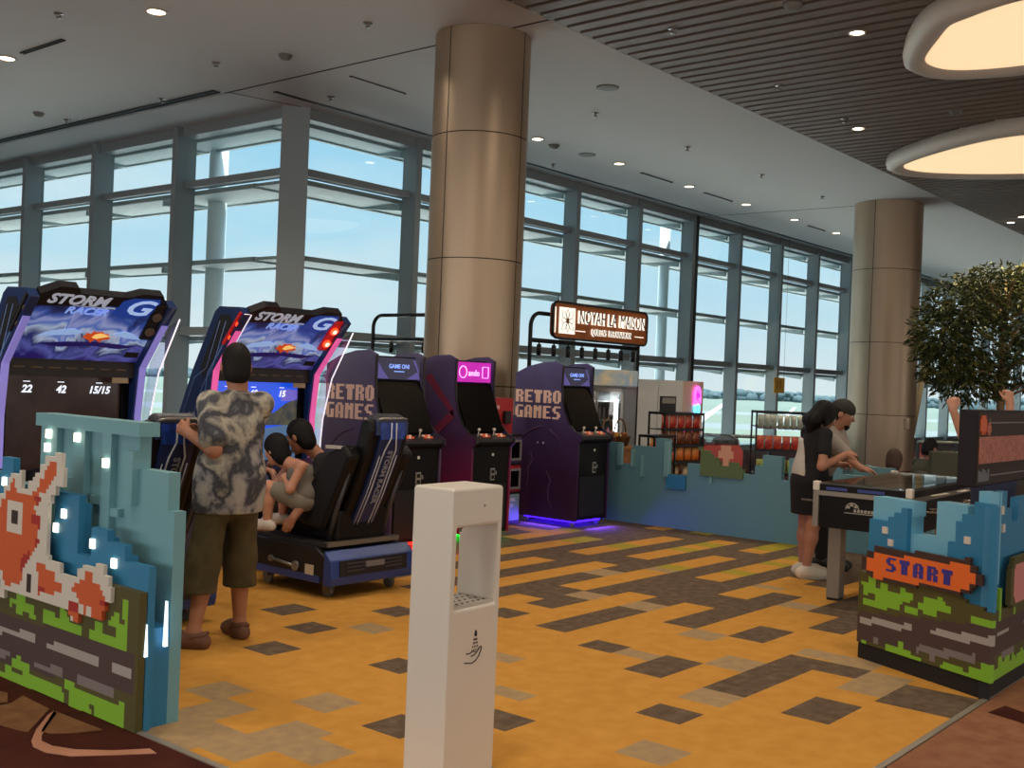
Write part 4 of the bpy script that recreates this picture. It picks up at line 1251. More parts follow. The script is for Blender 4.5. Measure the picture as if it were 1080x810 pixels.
# ------------------------------------------------------------------ racing simulators
M_navy = mat('navy_gloss', '1d3566', .3, coat=.3)
M_navyl = mat('navy_light', '2c4f96', .35)
M_line2 = mat('line_silver', '9aa3b8', .4, .3)
M_seat = mat('seat_black', '0f0d10', .5, spec=.3)
M_bumper = mat('bumper_blue', '1d3f88', .35, coat=.2)
RL = lambda on: mat('tail_red', 'ff3a1c', .4, emit=3.0) if on else mat('tail_off', '6b5a4c', .5)
ART = ramp_mat('marquee_art', [(0, '2a1f6e'), (.18, '5b62b8'), (.3, '26306f'), (.42, 'b4caee'), (.52, '4b70cc'), (.62, '98a8e4'), (.75, '3a58b0'), (.88, '1c2a60'), (1, '12182e')], 'Z', 0.0, .52, .35, emit=.42, noise=1.1, nscale=4.0)
def racer(x0, label, on):
    t = thing('racing_cabinet', label, 'arcade machine', (x0, 7.05, 0))
    # local: x right, y away; player sits at -y
    Wt = 1.12
    wing = [(.90, .05), (.90, 1.20), (.72, 1.58), (.44, 2.06), (.38, 2.10), (.12, 2.09), (.055, 2.03), (.45, 1.58), (.50, 1.22), (.50, .05)]
    for k, (a, b) in enumerate([(0, .07), (Wt - .07, Wt)]):
        w = MB().prism(wing, 'x', a, b).build('side_wing', M_navy, t, .006)
        if k == 0:
            p = MB().prism([(.36, 2.03), (.24, 2.03), (.20, 1.96), (.32, 1.84), (.52, 1.56), (.57, 1.50), (.60, 1.60)], 'x', -.004, .001).build('vent_panel', mat('wing_black', '17171c', .4), w)
            l = MB()
            for L in ([(.82, 1.22), (.68, 1.52), (.52, 1.60), (.36, 1.98)], [(.68, 1.2), (.56, 1.46), (.44, 1.6), (.28, 1.98)], [(.56, .5), (.56, 1.2), (.50, 1.56), (.16, 1.97)], [(.72, .4), (.72, 1.0)]):
                l.tube([(-.003, y, z) for y, z in L], .004, 5)
            l.build('line_print', mat('line_blue', '6d8fc9', .4), w)
            text_mesh('wing_lettering', 'STORM RACER', .115, M_line2, w, frame((-.003, .70, .86), (0, 0, -1), (0, -1, 0)), .002, bold=.002)
        f = MB()
        side = a - .0 if k == 0 else b
        lo, hi = (a + .01, b - .01)
        for (y0, z0), (y1, z1) in [((.17, 1.90), (.445, 1.58)), ((.445, 1.58), (.49, 1.22)), ((.49, 1.22), (.49, .85))]:
            f.hexa([(lo, y1 - .016, z1), (hi, y1 - .016, z1), (hi, y1 + .0, z1), (lo, y1 + .0, z1)], [(lo, y0 - .016, z0), (hi, y0 - .016, z0), (hi, y0, z0), (lo, y0, z0)])
        f.build('light_edge', mat('edge_pink', 'd8589a', .4, emit=.75) if on else mat('edge_violet', '8f86d8', .4, emit=.45), w)
    # clear fins outside the right wing
    fin = MB().prism([(.42, 1.62), (.18, 1.90), (.05, 1.95), (.30, 1.55), (.40, 1.2), (.44, .8), (.50, .8), (.50, 1.25)], 'x', Wt + .012, Wt + .02)
    fin.build('clear_fin', glass_mat('fin_glass', (.85, .84, .92), .1), t)
    e = MB().tube([(Wt + .016, .44, .8), (Wt + .016, .40, 1.2), (Wt + .016, .30, 1.55), (Wt + .016, .05, 1.95)], .006, 6); e.build('fin_edge', mat('fin_edge_white', 'f0e8f4', .3, emit=.9), t)
    # marquee leaning out over the player
    A0, A1 = (.47, 1.62), (.085, 2.06)             # bottom, top (y, z)
    L = math.hypot(A1[0] - A0[0], A1[1] - A0[1])
    rot = math.atan2(-(A1[0] - A0[0]), A1[1] - A0[1])   # lean
    mq = bpy.data.objects.new('marquee', None)
    mb = MB().box(.075, Wt - .075, -.0, .04, 0, L * .97)
    mqo = mb.build('marquee', ART, t); mqo.location = (0, A0[0], A0[1]); mqo.rotation_euler = (rot, 0, 0)
    bpy.data.objects.remove(mq)
    # art: fiery car shape, crest, lettering
    c = MB()
    cx, cz = Wt * .56, L * .42
    c = MB(); c.prism([(cx - .10, cz - .025), (cx - .05, cz - .045), (cx - .03, cz - .07), (cx + .0, cz - .035), (cx + .04, cz - .065), (cx + .05, cz - .04), (cx + .11, cz - .025), (cx + .08, cz + .02), (cx + .05, cz + .015), (cx + .03, cz + .04), (cx - .01, cz + .03), (cx - .04, cz + .04), (cx - .05, cz + .01), (cx - .08, cz + .02)], 'y', -.007, -.004)
    c.build('art_car', mat('art_orange', 'd8541e', .4, emit=.45), mqo)
    MB().prism([(cx - .035, cz - .02), (cx + .0, cz - .03), (cx + .05, cz - .015), (cx + .10, cz + .0), (cx + .06, cz + .012), (cx + .02, cz + .025), (cx - .02, cz + .01)], 'y', -.009, -.007).build('art_flame', mat('art_flame', 'ffd07a', .4, emit=.6), mqo)
    MB().prism([(cx - .40, cz - .10), (cx - .25, cz - .125), (cx, cz - .10), (cx + .22, cz - .12), (cx + .34, cz - .09), (cx + .2, cz - .075), (cx, cz - .065), (cx - .2, cz - .075)], 'y', -.004, -.0005).build('art_hull', mat('art_hull', '241a66', .4, emit=.35), mqo)
    MB().prism([(cx - .42, cz - .03), (cx - .2, cz - .01), (cx - .10, cz + .02), (cx - .2, cz + .05), (cx - .33, cz + .02)], 'y', -.004, -.0005).build('art_wing', mat('art_white', '9cc0f8', .4, emit=.5), mqo)
    MB().prism([(cx + .12, cz + .02), (cx + .22, cz - .01), (cx + .36, cz - .02), (cx + .28, cz + .03), (cx + .2, cz + .055)], 'y', -.004, -.0005).build('art_wing', mat('art_white', ''), mqo)
    MB().box(Wt - .20, Wt - .09, -.005, -.0005, .05, .10).build('info_plate', M_ink, mqo)
    cr = MB().prism([(.08, L - .10), (.08, L), (.20, L + .075), (.33, L + .075), (.36, L + .03), (.72, L + .03), (.82, L + .075), (.98, L + .075), (Wt - .08, L - .01), (Wt - .08, L - .05), (.60, L - .06), (.56, L - .075)], 'y', -.012, .055)
    cr = cr.build('crest', mat('crest_black', '16181f', .4), mqo)
    fr = lambda x, z, d=-.014: frame((x, d, z), (1, 0, 0), (0, 0, 1))
    text_mesh('title_lettering', 'STORM', .115, mat('title_silver', 'b8bfd0', .3, emit=.35), cr, fr(.36, L - .03), .003, bold=.004, shear=.3, sx=1.15)
    text_mesh('title_lettering', 'RACER', .085, mat('title_blue', '8fb0ff', .3, emit=.5), cr, fr(.46, L - .125, -.008), .003, bold=.002, shear=.3, sx=1.2)
    MB().box(.34, .66, -.012, -.004, L - .083, L - .075).build('title_rule', mat('title_silver', ''), cr)
    g = MB(); gx, gz = .82, L - .055
    g.prism([(gx - .16, gz - .07), (gx - .13, gz + .05), (gx - .06, gz + .085), (gx + .15, gz + .095), (gx + .16, gz + .06), (gx + .12, gz - .06), (gx + .05, gz - .09), (gx - .10, gz - .10)], 'y', -.016, -.004)
    g.build('title_badge', mat('badge_blue', '1e3f96', .3, emit=.5), cr)
    text_mesh('title_lettering', 'G', .19, mat('title_pale', 'a9c4f5', .3, emit=.6), cr, fr(gx, gz, -.018), .004, bold=.003, shear=.3, sx=1.5)
    # tail lamps on both sides of the marquee
    for s in (0, 1):
        x = .03 if s == 0 else Wt - .115
        hs = MB().box(x - .045, x + .045, -.02, 0, L * .42, L * .98).build('lamp_housing', mat('housing_red', 'a01410', .4, emit=.6) if on else mat('housing_black', '1b1816', .5), mqo)
        for zz in (.56, .80):
            MB().lathe([(.036, -.036), (.036, -.018)], (x, 0, L * zz), 16, 'y').build('tail_lamp', RL(on), hs)
            if on: MB().lathe([(.020, -.040), (.020, -.035)], (x, 0, L * zz), 16, 'y').build('tail_core', mat('tail_core', 'ffb090', .4, emit=3.0), hs)
    if on: MB().box(.08, .10, -.02, .0, L * .30, L * .96).build('light_bar', mat('fin_edge_white', ''), mqo)
    # bar of slots below the marquee, screen with bezel
    sl = MB().box(.07, Wt - .07, .50, .60, 1.50, 1.62).build('speaker_bar', mat('bar_brown', '1f1715', .5), t)
    gr = MB()
    for k in range(7): gr.box(.12 + k * .13, .20 + k * .13, .494, .5, 1.555, 1.563)
    gr.build('grille', mat('grille_brass', '6b5338', .4, .5), sl)
    MB().box(Wt - .25, Wt - .12, .49, .5, 1.46, 1.50).build('license_tag', mat('tag_tan', 'b09a78', .5), sl)
    MB().box(.07, Wt - .07, .60, .78, .06, 1.62).build('back_box', M_blk, t)
    bz = MB(); bz.box(.07, Wt - .07, .56, .60, .72, .80); bz.box(.07, .11, .56, .60, .8, 1.5); bz.box(Wt - .13, Wt - .07, .56, .60, .8, 1.5)
    bz.build('bezel', M_blkg, t)
    # screen
    sx0, sx1, sz0, sz1 = .11, Wt - .13, .80, 1.50
    if not on:
        sc = MB().box(sx0, sx1, .585, .60, sz0, sz1).build('screen', mat('screen_dim', '2c1f1c', .2, emit=.35, noise=('3a2a26', 5, .4, .7)), t)
        words = [(.17, '22', '"', ), (.46, '42', ''), (.80, '15/15', '')]
    else:
        m = MB(); m.box(sx0, sx1, .585, .60, sz0, sz1); sc = m.build('screen', mat('screen_sky', '1c50e0', .2, emit=.8), t)
        w = sx1 - sx0
        m = MB().prism([(sx0, sz0), (sx1, sz0), (sx1, 1.15), (sx0 + w * .62, 1.10), (sx0, 1.12)], 'y', .5835, .5848); m.build('picture_road', mat('screen_road', '4f6f94', .2, emit=.6), sc)
        m = MB().prism([(sx0 + w * .35, 1.13), (sx0 + w * .55, 1.21), (sx0 + w * .72, 1.24), (sx0 + w * .86, 1.32), (sx1, 1.36), (sx1, 1.13)], 'y', .582, .5833); m.build('picture_hill', mat('screen_hill', '3c4448', .2, emit=.4, noise=('5a5a48', 12, .4, .6)), sc)
        m = MB().prism([(sx0, 1.12), (sx0 + w * .4, 1.12), (sx0 + w * .3, 1.25), (sx0 + w * .1, 1.3), (sx0, 1.3)], 'y', .5825, .5834); m.build('picture_cloud', mat('screen_cloud', '5f9cf0', .2, emit=.8), sc)
        m = MB().prism([(sx0 + w * .45, sz0), (sx0 + w * .52, sz0), (sx0 + w * .6, 1.10), (sx0 + w * .59, 1.10)], 'y', .582, .5834); m.build('picture_lane', mat('screen_lane', 'c8d8e8', .2, emit=.6), sc)
        m = MB().box(sx0 + w * .80, sx1, .582, .5834, 1.34, 1.44); m.build('picture_panel', mat('screen_violet', '6a62c8', .2, emit=.7), sc)
        words = [(.16, '1', ''), (.46, '69', ''), (.80, '15', '')]
    for fx_, tx, *_ in words:
        text_mesh('screen_digits', tx, .075, mat('digits_white', 'e8f0ff', .3, emit=1.0), sc, frame((sx0 + (sx1 - sx0) * fx_, .579, 1.40), (1, 0, 0), (0, 0, 1)), .001, bold=.002, shear=.25)
        MB().box(sx0 + (sx1 - sx0) * fx_ - .025, sx0 + (sx1 - sx0) * fx_ + .025, .578, .580, 1.452, 1.458).build('digit_bar', mat('digits_white', ''), sc)
    # lower console with steering wheel
    cn = MB().prism([(.0, .58), (.30, .50), (.56, .50), (.56, .80), (.30, .86), (.06, .80)], 'x', .20, Wt - .20).build('console', M_blk, t, .01)
    for xa in (.12, Wt - .20): MB().prism([(.10, .06), (.56, .06), (.56, .80), (.10, .66)], 'x', xa, xa + .08).build('console_leg', M_blk, t)
    wc = Vector((Wt / 2, -.06, .84))
    wl = MB(); ax = Vector((0, -.85, .5)).normalized(); up = Vector((0, .5, .85)).normalized()
    wl.tube([wc + (Vector((1, 0, 0)) * math.cos(a) + up * math.sin(a)) * .15 for a in np.linspace(0, 2 * PI, 24, endpoint=False)], .016, 8, closed=True)
    for a in (PI * .0, PI, PI * 1.5): wl.tube([wc, wc + (Vector((1, 0, 0)) * math.cos(a) + up * math.sin(a)) * .145], .012, 6)
    wl.tube([wc, wc - ax * .12], .03, 8)
    wl.build('steering_wheel', mat('wheel_black', '1c1c20', .5), t)
    bl = MB().prism([(-.12, .70), (.0, .84), (.05, .84), (.0, .66)], 'x', .16, .20); bl.build('console_cheek', M_bumper, t)
    bl = MB().prism([(-.12, .70), (.0, .84), (.05, .84), (.0, .66)], 'x', Wt - .20, Wt - .16); bl.build('console_cheek', M_bumper, t)
    return t
racer(5.24, 'racing arcade machine with lit red lamps and a blue race on its screen', True)
racer(3.53, 'racing arcade machine with unlit lamps and a dark screen at the left edge', False)

def seat(x0, label):
    """seat module; local x right, y away (towards the screen); rear at y=0"""
    t = thing('driving_simulator', label, 'driving simulator', (x0, 5.86, 0))
    W = .80
    ft = MB().prism([(.05, .11), (.05, .30), (.16, .36), (.86, .36), (.92, .24), (.92, .11)], 'x', .0, W).build('base', mat('base_black', '161518', .4), t, .01)
    # bumper facing the back, blue with vents and plate
    bp = MB().prism([(-.015, .10), (-.03, .16), (-.02, .28), (.05, .345), (.06, .10)], 'x', -.01, W + .01).build('rear_bumper', M_bumper, t, .008)
    MB().prism([(-.036, .165), (-.030, .275), (-.01, .275), (-.01, .165)], 'x', .07, W - .07).build('bumper_grille', mat('grille_black', '19171a', .5), bp)
    l = MB()
    for s in (0, 1):
        xa = .13 if s == 0 else W - .30
        for k in range(3): l.box(xa, xa + .17, -.042, -.034, .195 + k * .026, .205 + k * .026)
    l.build('vent_slats', mat('slat_dark_grey', '4c4a52', .4, .4), bp)
    MB().box(W * .5 - .09, W * .5 + .09, -.043, -.034, .215, .255).build('name_plate', mat('plate_grey', '77747a', .4), bp)
    MB().box(-.013, -.005, .16, .25, .16, .23).build('warning_sticker', mat('sticker_cream', 'c9c0ac', .6), ft)
    dk = MB().box(.03, W - .03, .10, .84, .36, .385).build('deck', mat('deck_dark', '2a2826', .5), t)
    st = MB().box(.05, W - .05, .08, .12, .36, .395); st.build('deck_strip', mat('strip_steel', '8f8c85', .3, .7), dk)
    wr = MB().tube([(-.012, .62, .22), (-.012, .38, .20)], .012, 6); wr.lathe([(.035, -.012), (.035, .012)], (-.008, .36, .20), 14, 'x'); wr.lathe([(.025, -.012), (.025, .012)], (-.008, .64, .22), 14, 'x')
    wr.build('side_handle', mat('handle_steel', '8d8a86', .35, .7), ft)
    MB().box(-.008, .0, .1, .9, .11, .16).build('side_skirt', M_bumper, ft)
    for x in (.10, W - .10):
        for y in (.12, .80):
            c = MB().lathe([(.045, -.016), (.045, .016)], (x, y, .045), 16, 'x'); c.box(x - .03, x + .03, y - .03, y + .03, .06, .12); c.build('caster', mat('caster_grey', '6e6c6a', .4, .4), t)
    # seat pan, back
    MB().prism([(.12, .38), (.10, .62), (.30, .56), (.62, .60), (.70, .54), (.66, .38)], 'x', .15, W - .15).build('seat_cushion', M_seat, t, .03)
    back = [(.34, .50), (.16, .80), (.06, 1.02), (.0, 1.16), (-.03, 1.28), (-.14, 1.28), (-.15, 1.20), (-.10, 1.02), (.02, .74), (.16, .46)]
    bk = MB().prism(back, 'x', .21, W - .21).build('backrest', M_seat, t, .03)
    for k, (a, b) in enumerate([(.08, .20), (W - .20, W - .08)]):
        s = MB().prism([(.48, .62), (.30, .86), (.16, 1.04), (.0, 1.10), (-.08, 1.02), (.06, .74), (.20, .46), (.50, .50)], 'x', a, b).build('side_bolster', M_seat, t, .03)
        n = MB().hexa([(a - .005, .03, 1.065), (a + .06, -.03, 1.05), (a + .06, -.01, 1.055), (a - .005, .18, 1.06)], [(a - .005, .03, 1.09), (a + .06, -.03, 1.075), (a + .06, -.01, 1.08), (a - .005, .18, 1.085)]); n.build('bolster_trim', mat('trim_white', 'b9b4ac', .4), s)
    # stripe panel down the back of the seat
    bl = [(-.155, 1.27), (-.155, 1.17), (-.105, 1.01), (.015, .73), (.15, .46)]
    sp = MB(); 
    for i in range(len(bl) - 1):
        (y0, z0), (y1, z1) = bl[i], bl[i + 1]
        x0_, x1_ = (.25, W - .25) if i == 0 else (.29, W - .29)
        sp.hexa([(x0_, y1 - .014, z1), (x1_, y1 - .014, z1), (x1_, y1 + .01, z1), (x0_, y1 + .01, z1)], [(x0_, y0 - .014, z0), (x1_, y0 - .014, z0), (x1_, y0 + .01, z0), (x0_, y0 + .01, z0)])
    spo = sp.build('back_panel', mat('panel_navy', '1b2c5c', .35), t)
    top = MB().hexa([(.29, -.172, 1.14), (W - .29, -.172, 1.14), (W - .29, -.16, 1.14), (.29, -.16, 1.14)], [(.27, -.172, 1.26), (W - .27, -.172, 1.26), (W - .27, -.16, 1.26), (.27, -.16, 1.26)])
    top.build('headrest_panel', mat('panel_blue', '2347a8', .3, noise=('16307c', 20, .4, .6)), spo)
    ln = MB()
    for dx in (-.055, .055):
        P_ = [(W / 2 + dx * .45, -.180, 1.26), (W / 2 + dx * .45, -.180, 1.15), (W / 2 + dx, -.150, 1.06), (W / 2 + dx, -.120, 1.0), (W / 2 + dx, -.005, .73), (W / 2 + dx, .13, .47)]
        ln.tube(P_, .006, 5)
    for dx in (-.085, .085):
        P_ = [(W / 2 + dx, -.13, 1.02), (W / 2 + dx, -.005, .73), (W / 2 + dx, .13, .47)]
        ln.tube(P_, .004, 5)
    ln.build('stripe_line', mat('stripe_white', 'c9ccd8', .4), spo)
    d = Vector((0, .12, -.28)).normalized()
    text_mesh('back_lettering', 'STORM RACER', .065, M_line2, spo, frame((W / 2, -.068, .86), tuple(d), (1, 0, 0)), .002, bold=.001)
    hr = MB().prism([(.0, 1.16), (-.03, 1.30), (-.08, 1.325), (-.15, 1.30), (-.165, 1.26), (-.14, 1.22)], 'x', .26, W - .26).build('headrest', mat('headrest_grey', '3a3a44', .4), t, .02)
    MB().tube([(.26, -.165, 1.285), (.30, -.175, 1.292), (W - .30, -.175, 1.292), (W - .26, -.165, 1.285)], .007, 6).build('headrest_rim', M_silver, hr)
    for x in (.14, W - .14):
        MB().tube([(x, .18, .38), (x, .12, .6), (x, .0, .9)], .02, 8).build('back_strut', mat('strut_grey', '4a4a4e', .4, .5), t)
    return t
seat(5.13, 'racing seat with a blue bumper occupied in front of the lit racing machine')
seat(3.37, 'racing seat with blue and white back stripes behind the left booth wall')
# ------------------------------------------------------------------ snack kiosk behind the castle wall
M_pole = mat('pole_black', '1c1d1f', .4, .4)
def arch(x0, y0, x1, y1, h, name, label, cat='stand', spots=0, beams=True):
    """black tube arch from (x0,y0) to (x1,y1) with a cross bar and small spot lights"""
    t = thing(name, label, cat, (x0, y0, 0))
    d = Vector((x1 - x0, y1 - y0, 0)); L = d.length; d.normalize()
    P = lambda s, z: d * s + Vector((0, 0, z))
    r = .18
    pts = [P(0, 0), P(0, h - r)] + [P(r - r * math.cos(a), h - r + r * math.sin(a)) for a in np.linspace(.2, PI / 2, 6)] + [P(L - r + r * math.sin(a), h - r + r * math.cos(a)) for a in np.linspace(0, PI / 2, 6)] + [P(L, 0)]
    MB().tube(pts, .028, 8).build('tube_frame', M_pole, t)
    cb = MB().tube([P(0, h - .36), P(L, h - .36)], .03, 8).build('cross_bar', M_pole, t)
    for k in range(spots):
        s = L * (k + .6) / spots
        sp = MB().tube([P(s, h - .36), P(s, h - .44)], .012, 6); sp.lathe([(.032, -.20), (.032, -.05), (.012, -.045)], tuple(P(s, h - .36)), 10); sp.build('spot_lamp', M_pole, cb)
    return t, d, L
t, d, L = arch(11.16, 9.0, 13.72, 9.0, 2.50, 'kiosk_arch', 'black tube arch carrying the brown kiosk sign', 'stand', 8)
def kiosk_sign():
    s = thing('kiosk_sign', 'brown kiosk sign reading NOYAH LA MAISON hung on the black arch', 'sign', (11.50, 8.92, 2.20))
    W, H = 2.26, .46
    wood = mat('sign_wood', '8f4f22', .5, noise=('a15c2a', 7, .4, .6))
    def rrect(w, h, r, ox=0, oz=0):
        P = []
        for cx, cz, a0 in ((w - r, r, -PI / 2), (w - r, h - r, 0), (r, h - r, PI / 2), (r, r, PI)):
            for a in np.linspace(a0, a0 + PI / 2, 5): P.append((ox + cx + r * math.cos(a), oz + cz + r * math.sin(a)))
        return P
    MB().prism(rrect(W, H, .08), 'y', -.03, .03).build('sign_board', wood, s)
    f = MB().tube([(x, -.03, z) for x, z in rrect(W + .02, H + .02, .085, -.01, -.01)], .018, 6, closed=True); f.build('sign_rim', M_pole, s)
    f = MB().tube([(.035, -.035, H - .06), (.035, -.035, .06)], .008, 5); f.build('edge_light', mat('edge_light', 'fff0dc', .4, emit=1.3), s)
    w = mat('sign_white', 'fff4e6', .4, emit=.95)
    tl = MB().box(.12, .46, -.045, -.03, .055, H - .055).build('flower_tile', w, s)
    m = MB(); cx, cz = .29, H / 2
    for k in range(8):
        a = k * PI / 4; r1 = .155 if k % 2 == 0 else .19
        e = [(cx + .02 * math.cos(a), cz + .02 * math.sin(a)), (cx + r1 * .6 * math.cos(a - .32), cz + r1 * .6 * math.sin(a - .42)), (cx + r1 * math.cos(a), cz + r1 * math.sin(a)), (cx + r1 * .6 * math.cos(a + .42), cz + r1 * .6 * math.sin(a + .42))]
        m.tube([(x, -.047, z) for x, z in e], .0035, 5, closed=True)
    m.build('flower_outline', M_ink, tl)
    MB().box(cx - .03, cx + .03, -.049, -.045, cz - .03, cz + .03).build('flower_centre', wood, tl)
    fr = lambda x, z, d_: frame((x, d_, z), (1, 0, 0), (0, 0, 1))
    def words(ws, size, xc, z, y, ex, dx, dz, sx, sp, gap):
        objs = []; W_ = 0
        for wd in ws:
            o = text_mesh('sign_lettering', wd, size, w, s, fr(0, z, y), ex, 'LEFT', .002, sp, sx=sx)
            f = text_mesh('letter_face', wd, size, M_ink, o, fr(dx, z + dz, y - ex - .004), .002, 'LEFT', -.0005, sp, sx=sx)
            xs = [v.co.x for v in o.data.vertices]; objs.append((o, min(xs), max(xs))); W_ += max(xs) - min(xs) + gap
        x = xc - (W_ - gap) / 2
        for o, a_, b_ in objs:
            o.location.x = x - a_; x += b_ - a_ + gap
    words(['NOYAH', 'LA', 'MAISON'], .25, 1.335, .285, -.055, .012, .010, .008, .69, 1.04, .09)
    words(['QUEENS', 'PERANAKAN'], .125, 1.335, .105, -.045, .008, .004, .003, .74, 1.08, .06)
    r = MB(); r.box(.50, .72, -.036, -.03, .100, .112); r.box(1.95, 2.18, -.036, -.03, .100, .112); r.build('rule_line', w, s)
kiosk_sign()
arch(11.45, 12.3, 11.45, 9.6, 2.50, 'kiosk_arch', 'black tube arch seen left of the near round column', 'stand', 4)

FP0 = at(596, 450, 15.2); FP1 = at(658, 450, 14.9)
FWID = float(np.hypot(*(FP1 - FP0)[:2])); FRZ = math.atan2(FP1[1] - FP0[1], FP1[0] - FP0[0])
def fridge():
    t = thing('drinks_fridge', 'glass-door drinks fridge with a lit strip behind the lone arcade cabinet', 'fridge', (FP0[0], FP0[1], 0), FRZ)
    W, D, H = FWID, .62, 1.80
    g = mat('fridge_grey', '8f9496', .4, .2)
    m = MB(); m.box(0, .04, 0, D, .05, H - .24); m.box(W - .04, W, 0, D, .05, H - .24); m.box(0, W, D - .04, D, .05, H); m.box(0, W, 0, D, .05, .25); m.box(0, W, .0, D, H - .26, H - .22)
    m.build('cabinet', g, t)
    MB().box(-.01, W + .01, -.03, D, H - .22, H).build('header', mat('fridge_header', '8fa4b0', .4, emit=.25, noise=('d8c090', 4, .45, .7)), t, .01)
    for z in (.5, .8, 1.1, 1.35): MB().box(.05, W - .05, .04, D - .05, z, z + .012).build('shelf', M_silver, t)
    for a, b in ((.02, W / 2 - .005), (W / 2 + .005, W - .02)):
        dr = MB(); dr.box(a, a + .035, -.02, .0, .25, H - .26); dr.box(b - .035, b, -.02, .0, .25, H - .26); dr.box(a, b, -.02, 0, .25, .29); dr.box(a, b, -.02, 0, H - .30, H - .26); dr = dr.build('door', M_silver, t)
        MB().box(a + .035, b - .035, -.012, -.006, .29, H - .30).build('door_glass', M_glass, dr)
    MB().tube([(W - .13, .03, .55), (W - .13, .03, 1.40)], .028, 10).build('light_strip', mat('tube_white', 'ffffff', .4, emit=4), t)
    c_ = Vector((FP0[0], FP0[1], 0)) + Matrix.Rotation(FRZ, 3, 'Z') @ Vector((W / 2, .20, 1.50))
    lamp('fridge_lamp', c_, .5, 9, (.95, .98, 1), 160, (c_[0], c_[1], 0), sy=.1)
    return t, W, D
ft, FW, FD = fridge()
bt_cols = [mat('bottle_green', '4a7a34', .4), mat('bottle_white', 'd0d0cc', .4), mat('bottle_pink', 'b86a78', .4), mat('bottle_dark', '3a2a28', .4), mat('bottle_yellow', 'c9a040', .4)]
bp_ = MB().lathe([(.03, 0), (.032, .02), (.032, .13), (.012, .17), (.012, .195), (.0001, .195)], (0, 0, 0), 10)
proto = {}
rg = random.Random(4)
cf, sf = math.cos(FRZ), math.sin(FRZ)
names_ = ['green', 'white', 'pink', 'dark', 'yellow']
for si, z in enumerate((.512, .812, 1.112)):
    for k in range(9):
        c = (si + (0 if k < 4 else 1)) % 5 if z > 1 else rg.randrange(5)
        lx, ly = .09 + k * (FWID - .30) / 8, .18
        x, y = FP0[0] + lx * cf - ly * sf, FP0[1] + lx * sf + ly * cf
        if c not in proto:
            o = bp_.build('drink_bottle', bt_cols[c], None, 0, (x, y, z)); proto[c] = o
        else:
            o = proto[c].copy(); COL.objects.link(o); o.location = (x, y, z)
        tag(o, names_[c] + ' drink bottle standing on a shelf of the kiosk fridge', 'bottle', names_[c] + ' bottles in the kiosk fridge')

# grey panelled kiosk wall with an ice cream neon
def kiosk_wall():
    P0 = at(642, 402, 17.0); P1 = at(721, 403, 17.0); P2 = at(742, 406, 17.9)
    t = thing('kiosk_partition', 'pale grey panelled kiosk partition with a neon ice pop sign', 'partition', (P0[0], P0[1], 0))
    A = np.array([0, 0]); B = (P1 - P0)[:2]; C_ = (P2 - P0)[:2]
    zt = 1.70
    n1 = np.array([B[1], -B[0]]); n1 = n1 / np.linalg.norm(n1)
    k = 3
    for i in range(k):
        a = A + (B - A) * i / k; b = A + (B - A) * (i + 1) / k
        dd = (B - A) / np.linalg.norm(B - A) * .004
        a = a + dd; b = b - dd
        MB().prism([tuple(a), tuple(b), tuple(b - n1 * -.0 + n1 * -.06), tuple(a + n1 * -.06)], 'z', 0, zt).build('panel', mat('partition_grey', 'deded8', .6, noise=('d2d4d0', 2, .3, .7)), t)
    n2 = np.array([(C_ - B)[1], -(C_ - B)[0]]); n2 = n2 / np.linalg.norm(n2)
    MB().prism([tuple(B), tuple(C_), tuple(C_ - n2 * .06), tuple(B - n2 * .06)], 'z', 0, zt).build('end_panel', mat('partition_tan', 'd0b4a4', .6), t)
    e = (C_ - B) / np.linalg.norm(C_ - B)
    o = B + e * np.linalg.norm(C_ - B) * .62 + n2 * .03
    P = lambda s, z: (o[0] + e[0] * s, o[1] + e[1] * s, z)
    zc = 1.36
    pts = [P(-.13, zc)] + [P(-.13 * math.cos(a), zc + .12 + .13 * math.sin(a)) for a in np.linspace(.2, PI - .2, 8)] + [P(.13, zc), P(.07, zc - .02), P(0, zc + .02), P(-.07, zc - .02)]
    MB().tube(pts, .022, 8, closed=True).build('neon_scoop', mat('neon_magenta', 'ff50d8', .4, emit=3.0), t)
    MB().ball(P(0, zc + .12), .045, 10, 6).build('neon_cherry', mat('neon_violet', 'a028c0', .4, emit=1.5), t)
    MB().tube([P(-.11, zc - .05), P(-.06, zc - .27), P(0, zc - .31), P(.06, zc - .27), P(.11, zc - .05), P(0, zc - .03)], .022, 8, closed=True).build('neon_cone', mat('neon_cyan', '58d0ff', .4, emit=3.0), t)
    m = MB().prism([tuple(np.array(B) + n2 * .005), tuple(np.array(C_) + n2 * .005), tuple(np.array(C_) + n2 * .02), tuple(np.array(B) + n2 * .02)], 'z', zc - .46, zc - .44); m.build('neon_line', mat('neon_pinkline', 'd83a9a', .4, emit=1.5), t)
kiosk_wall()

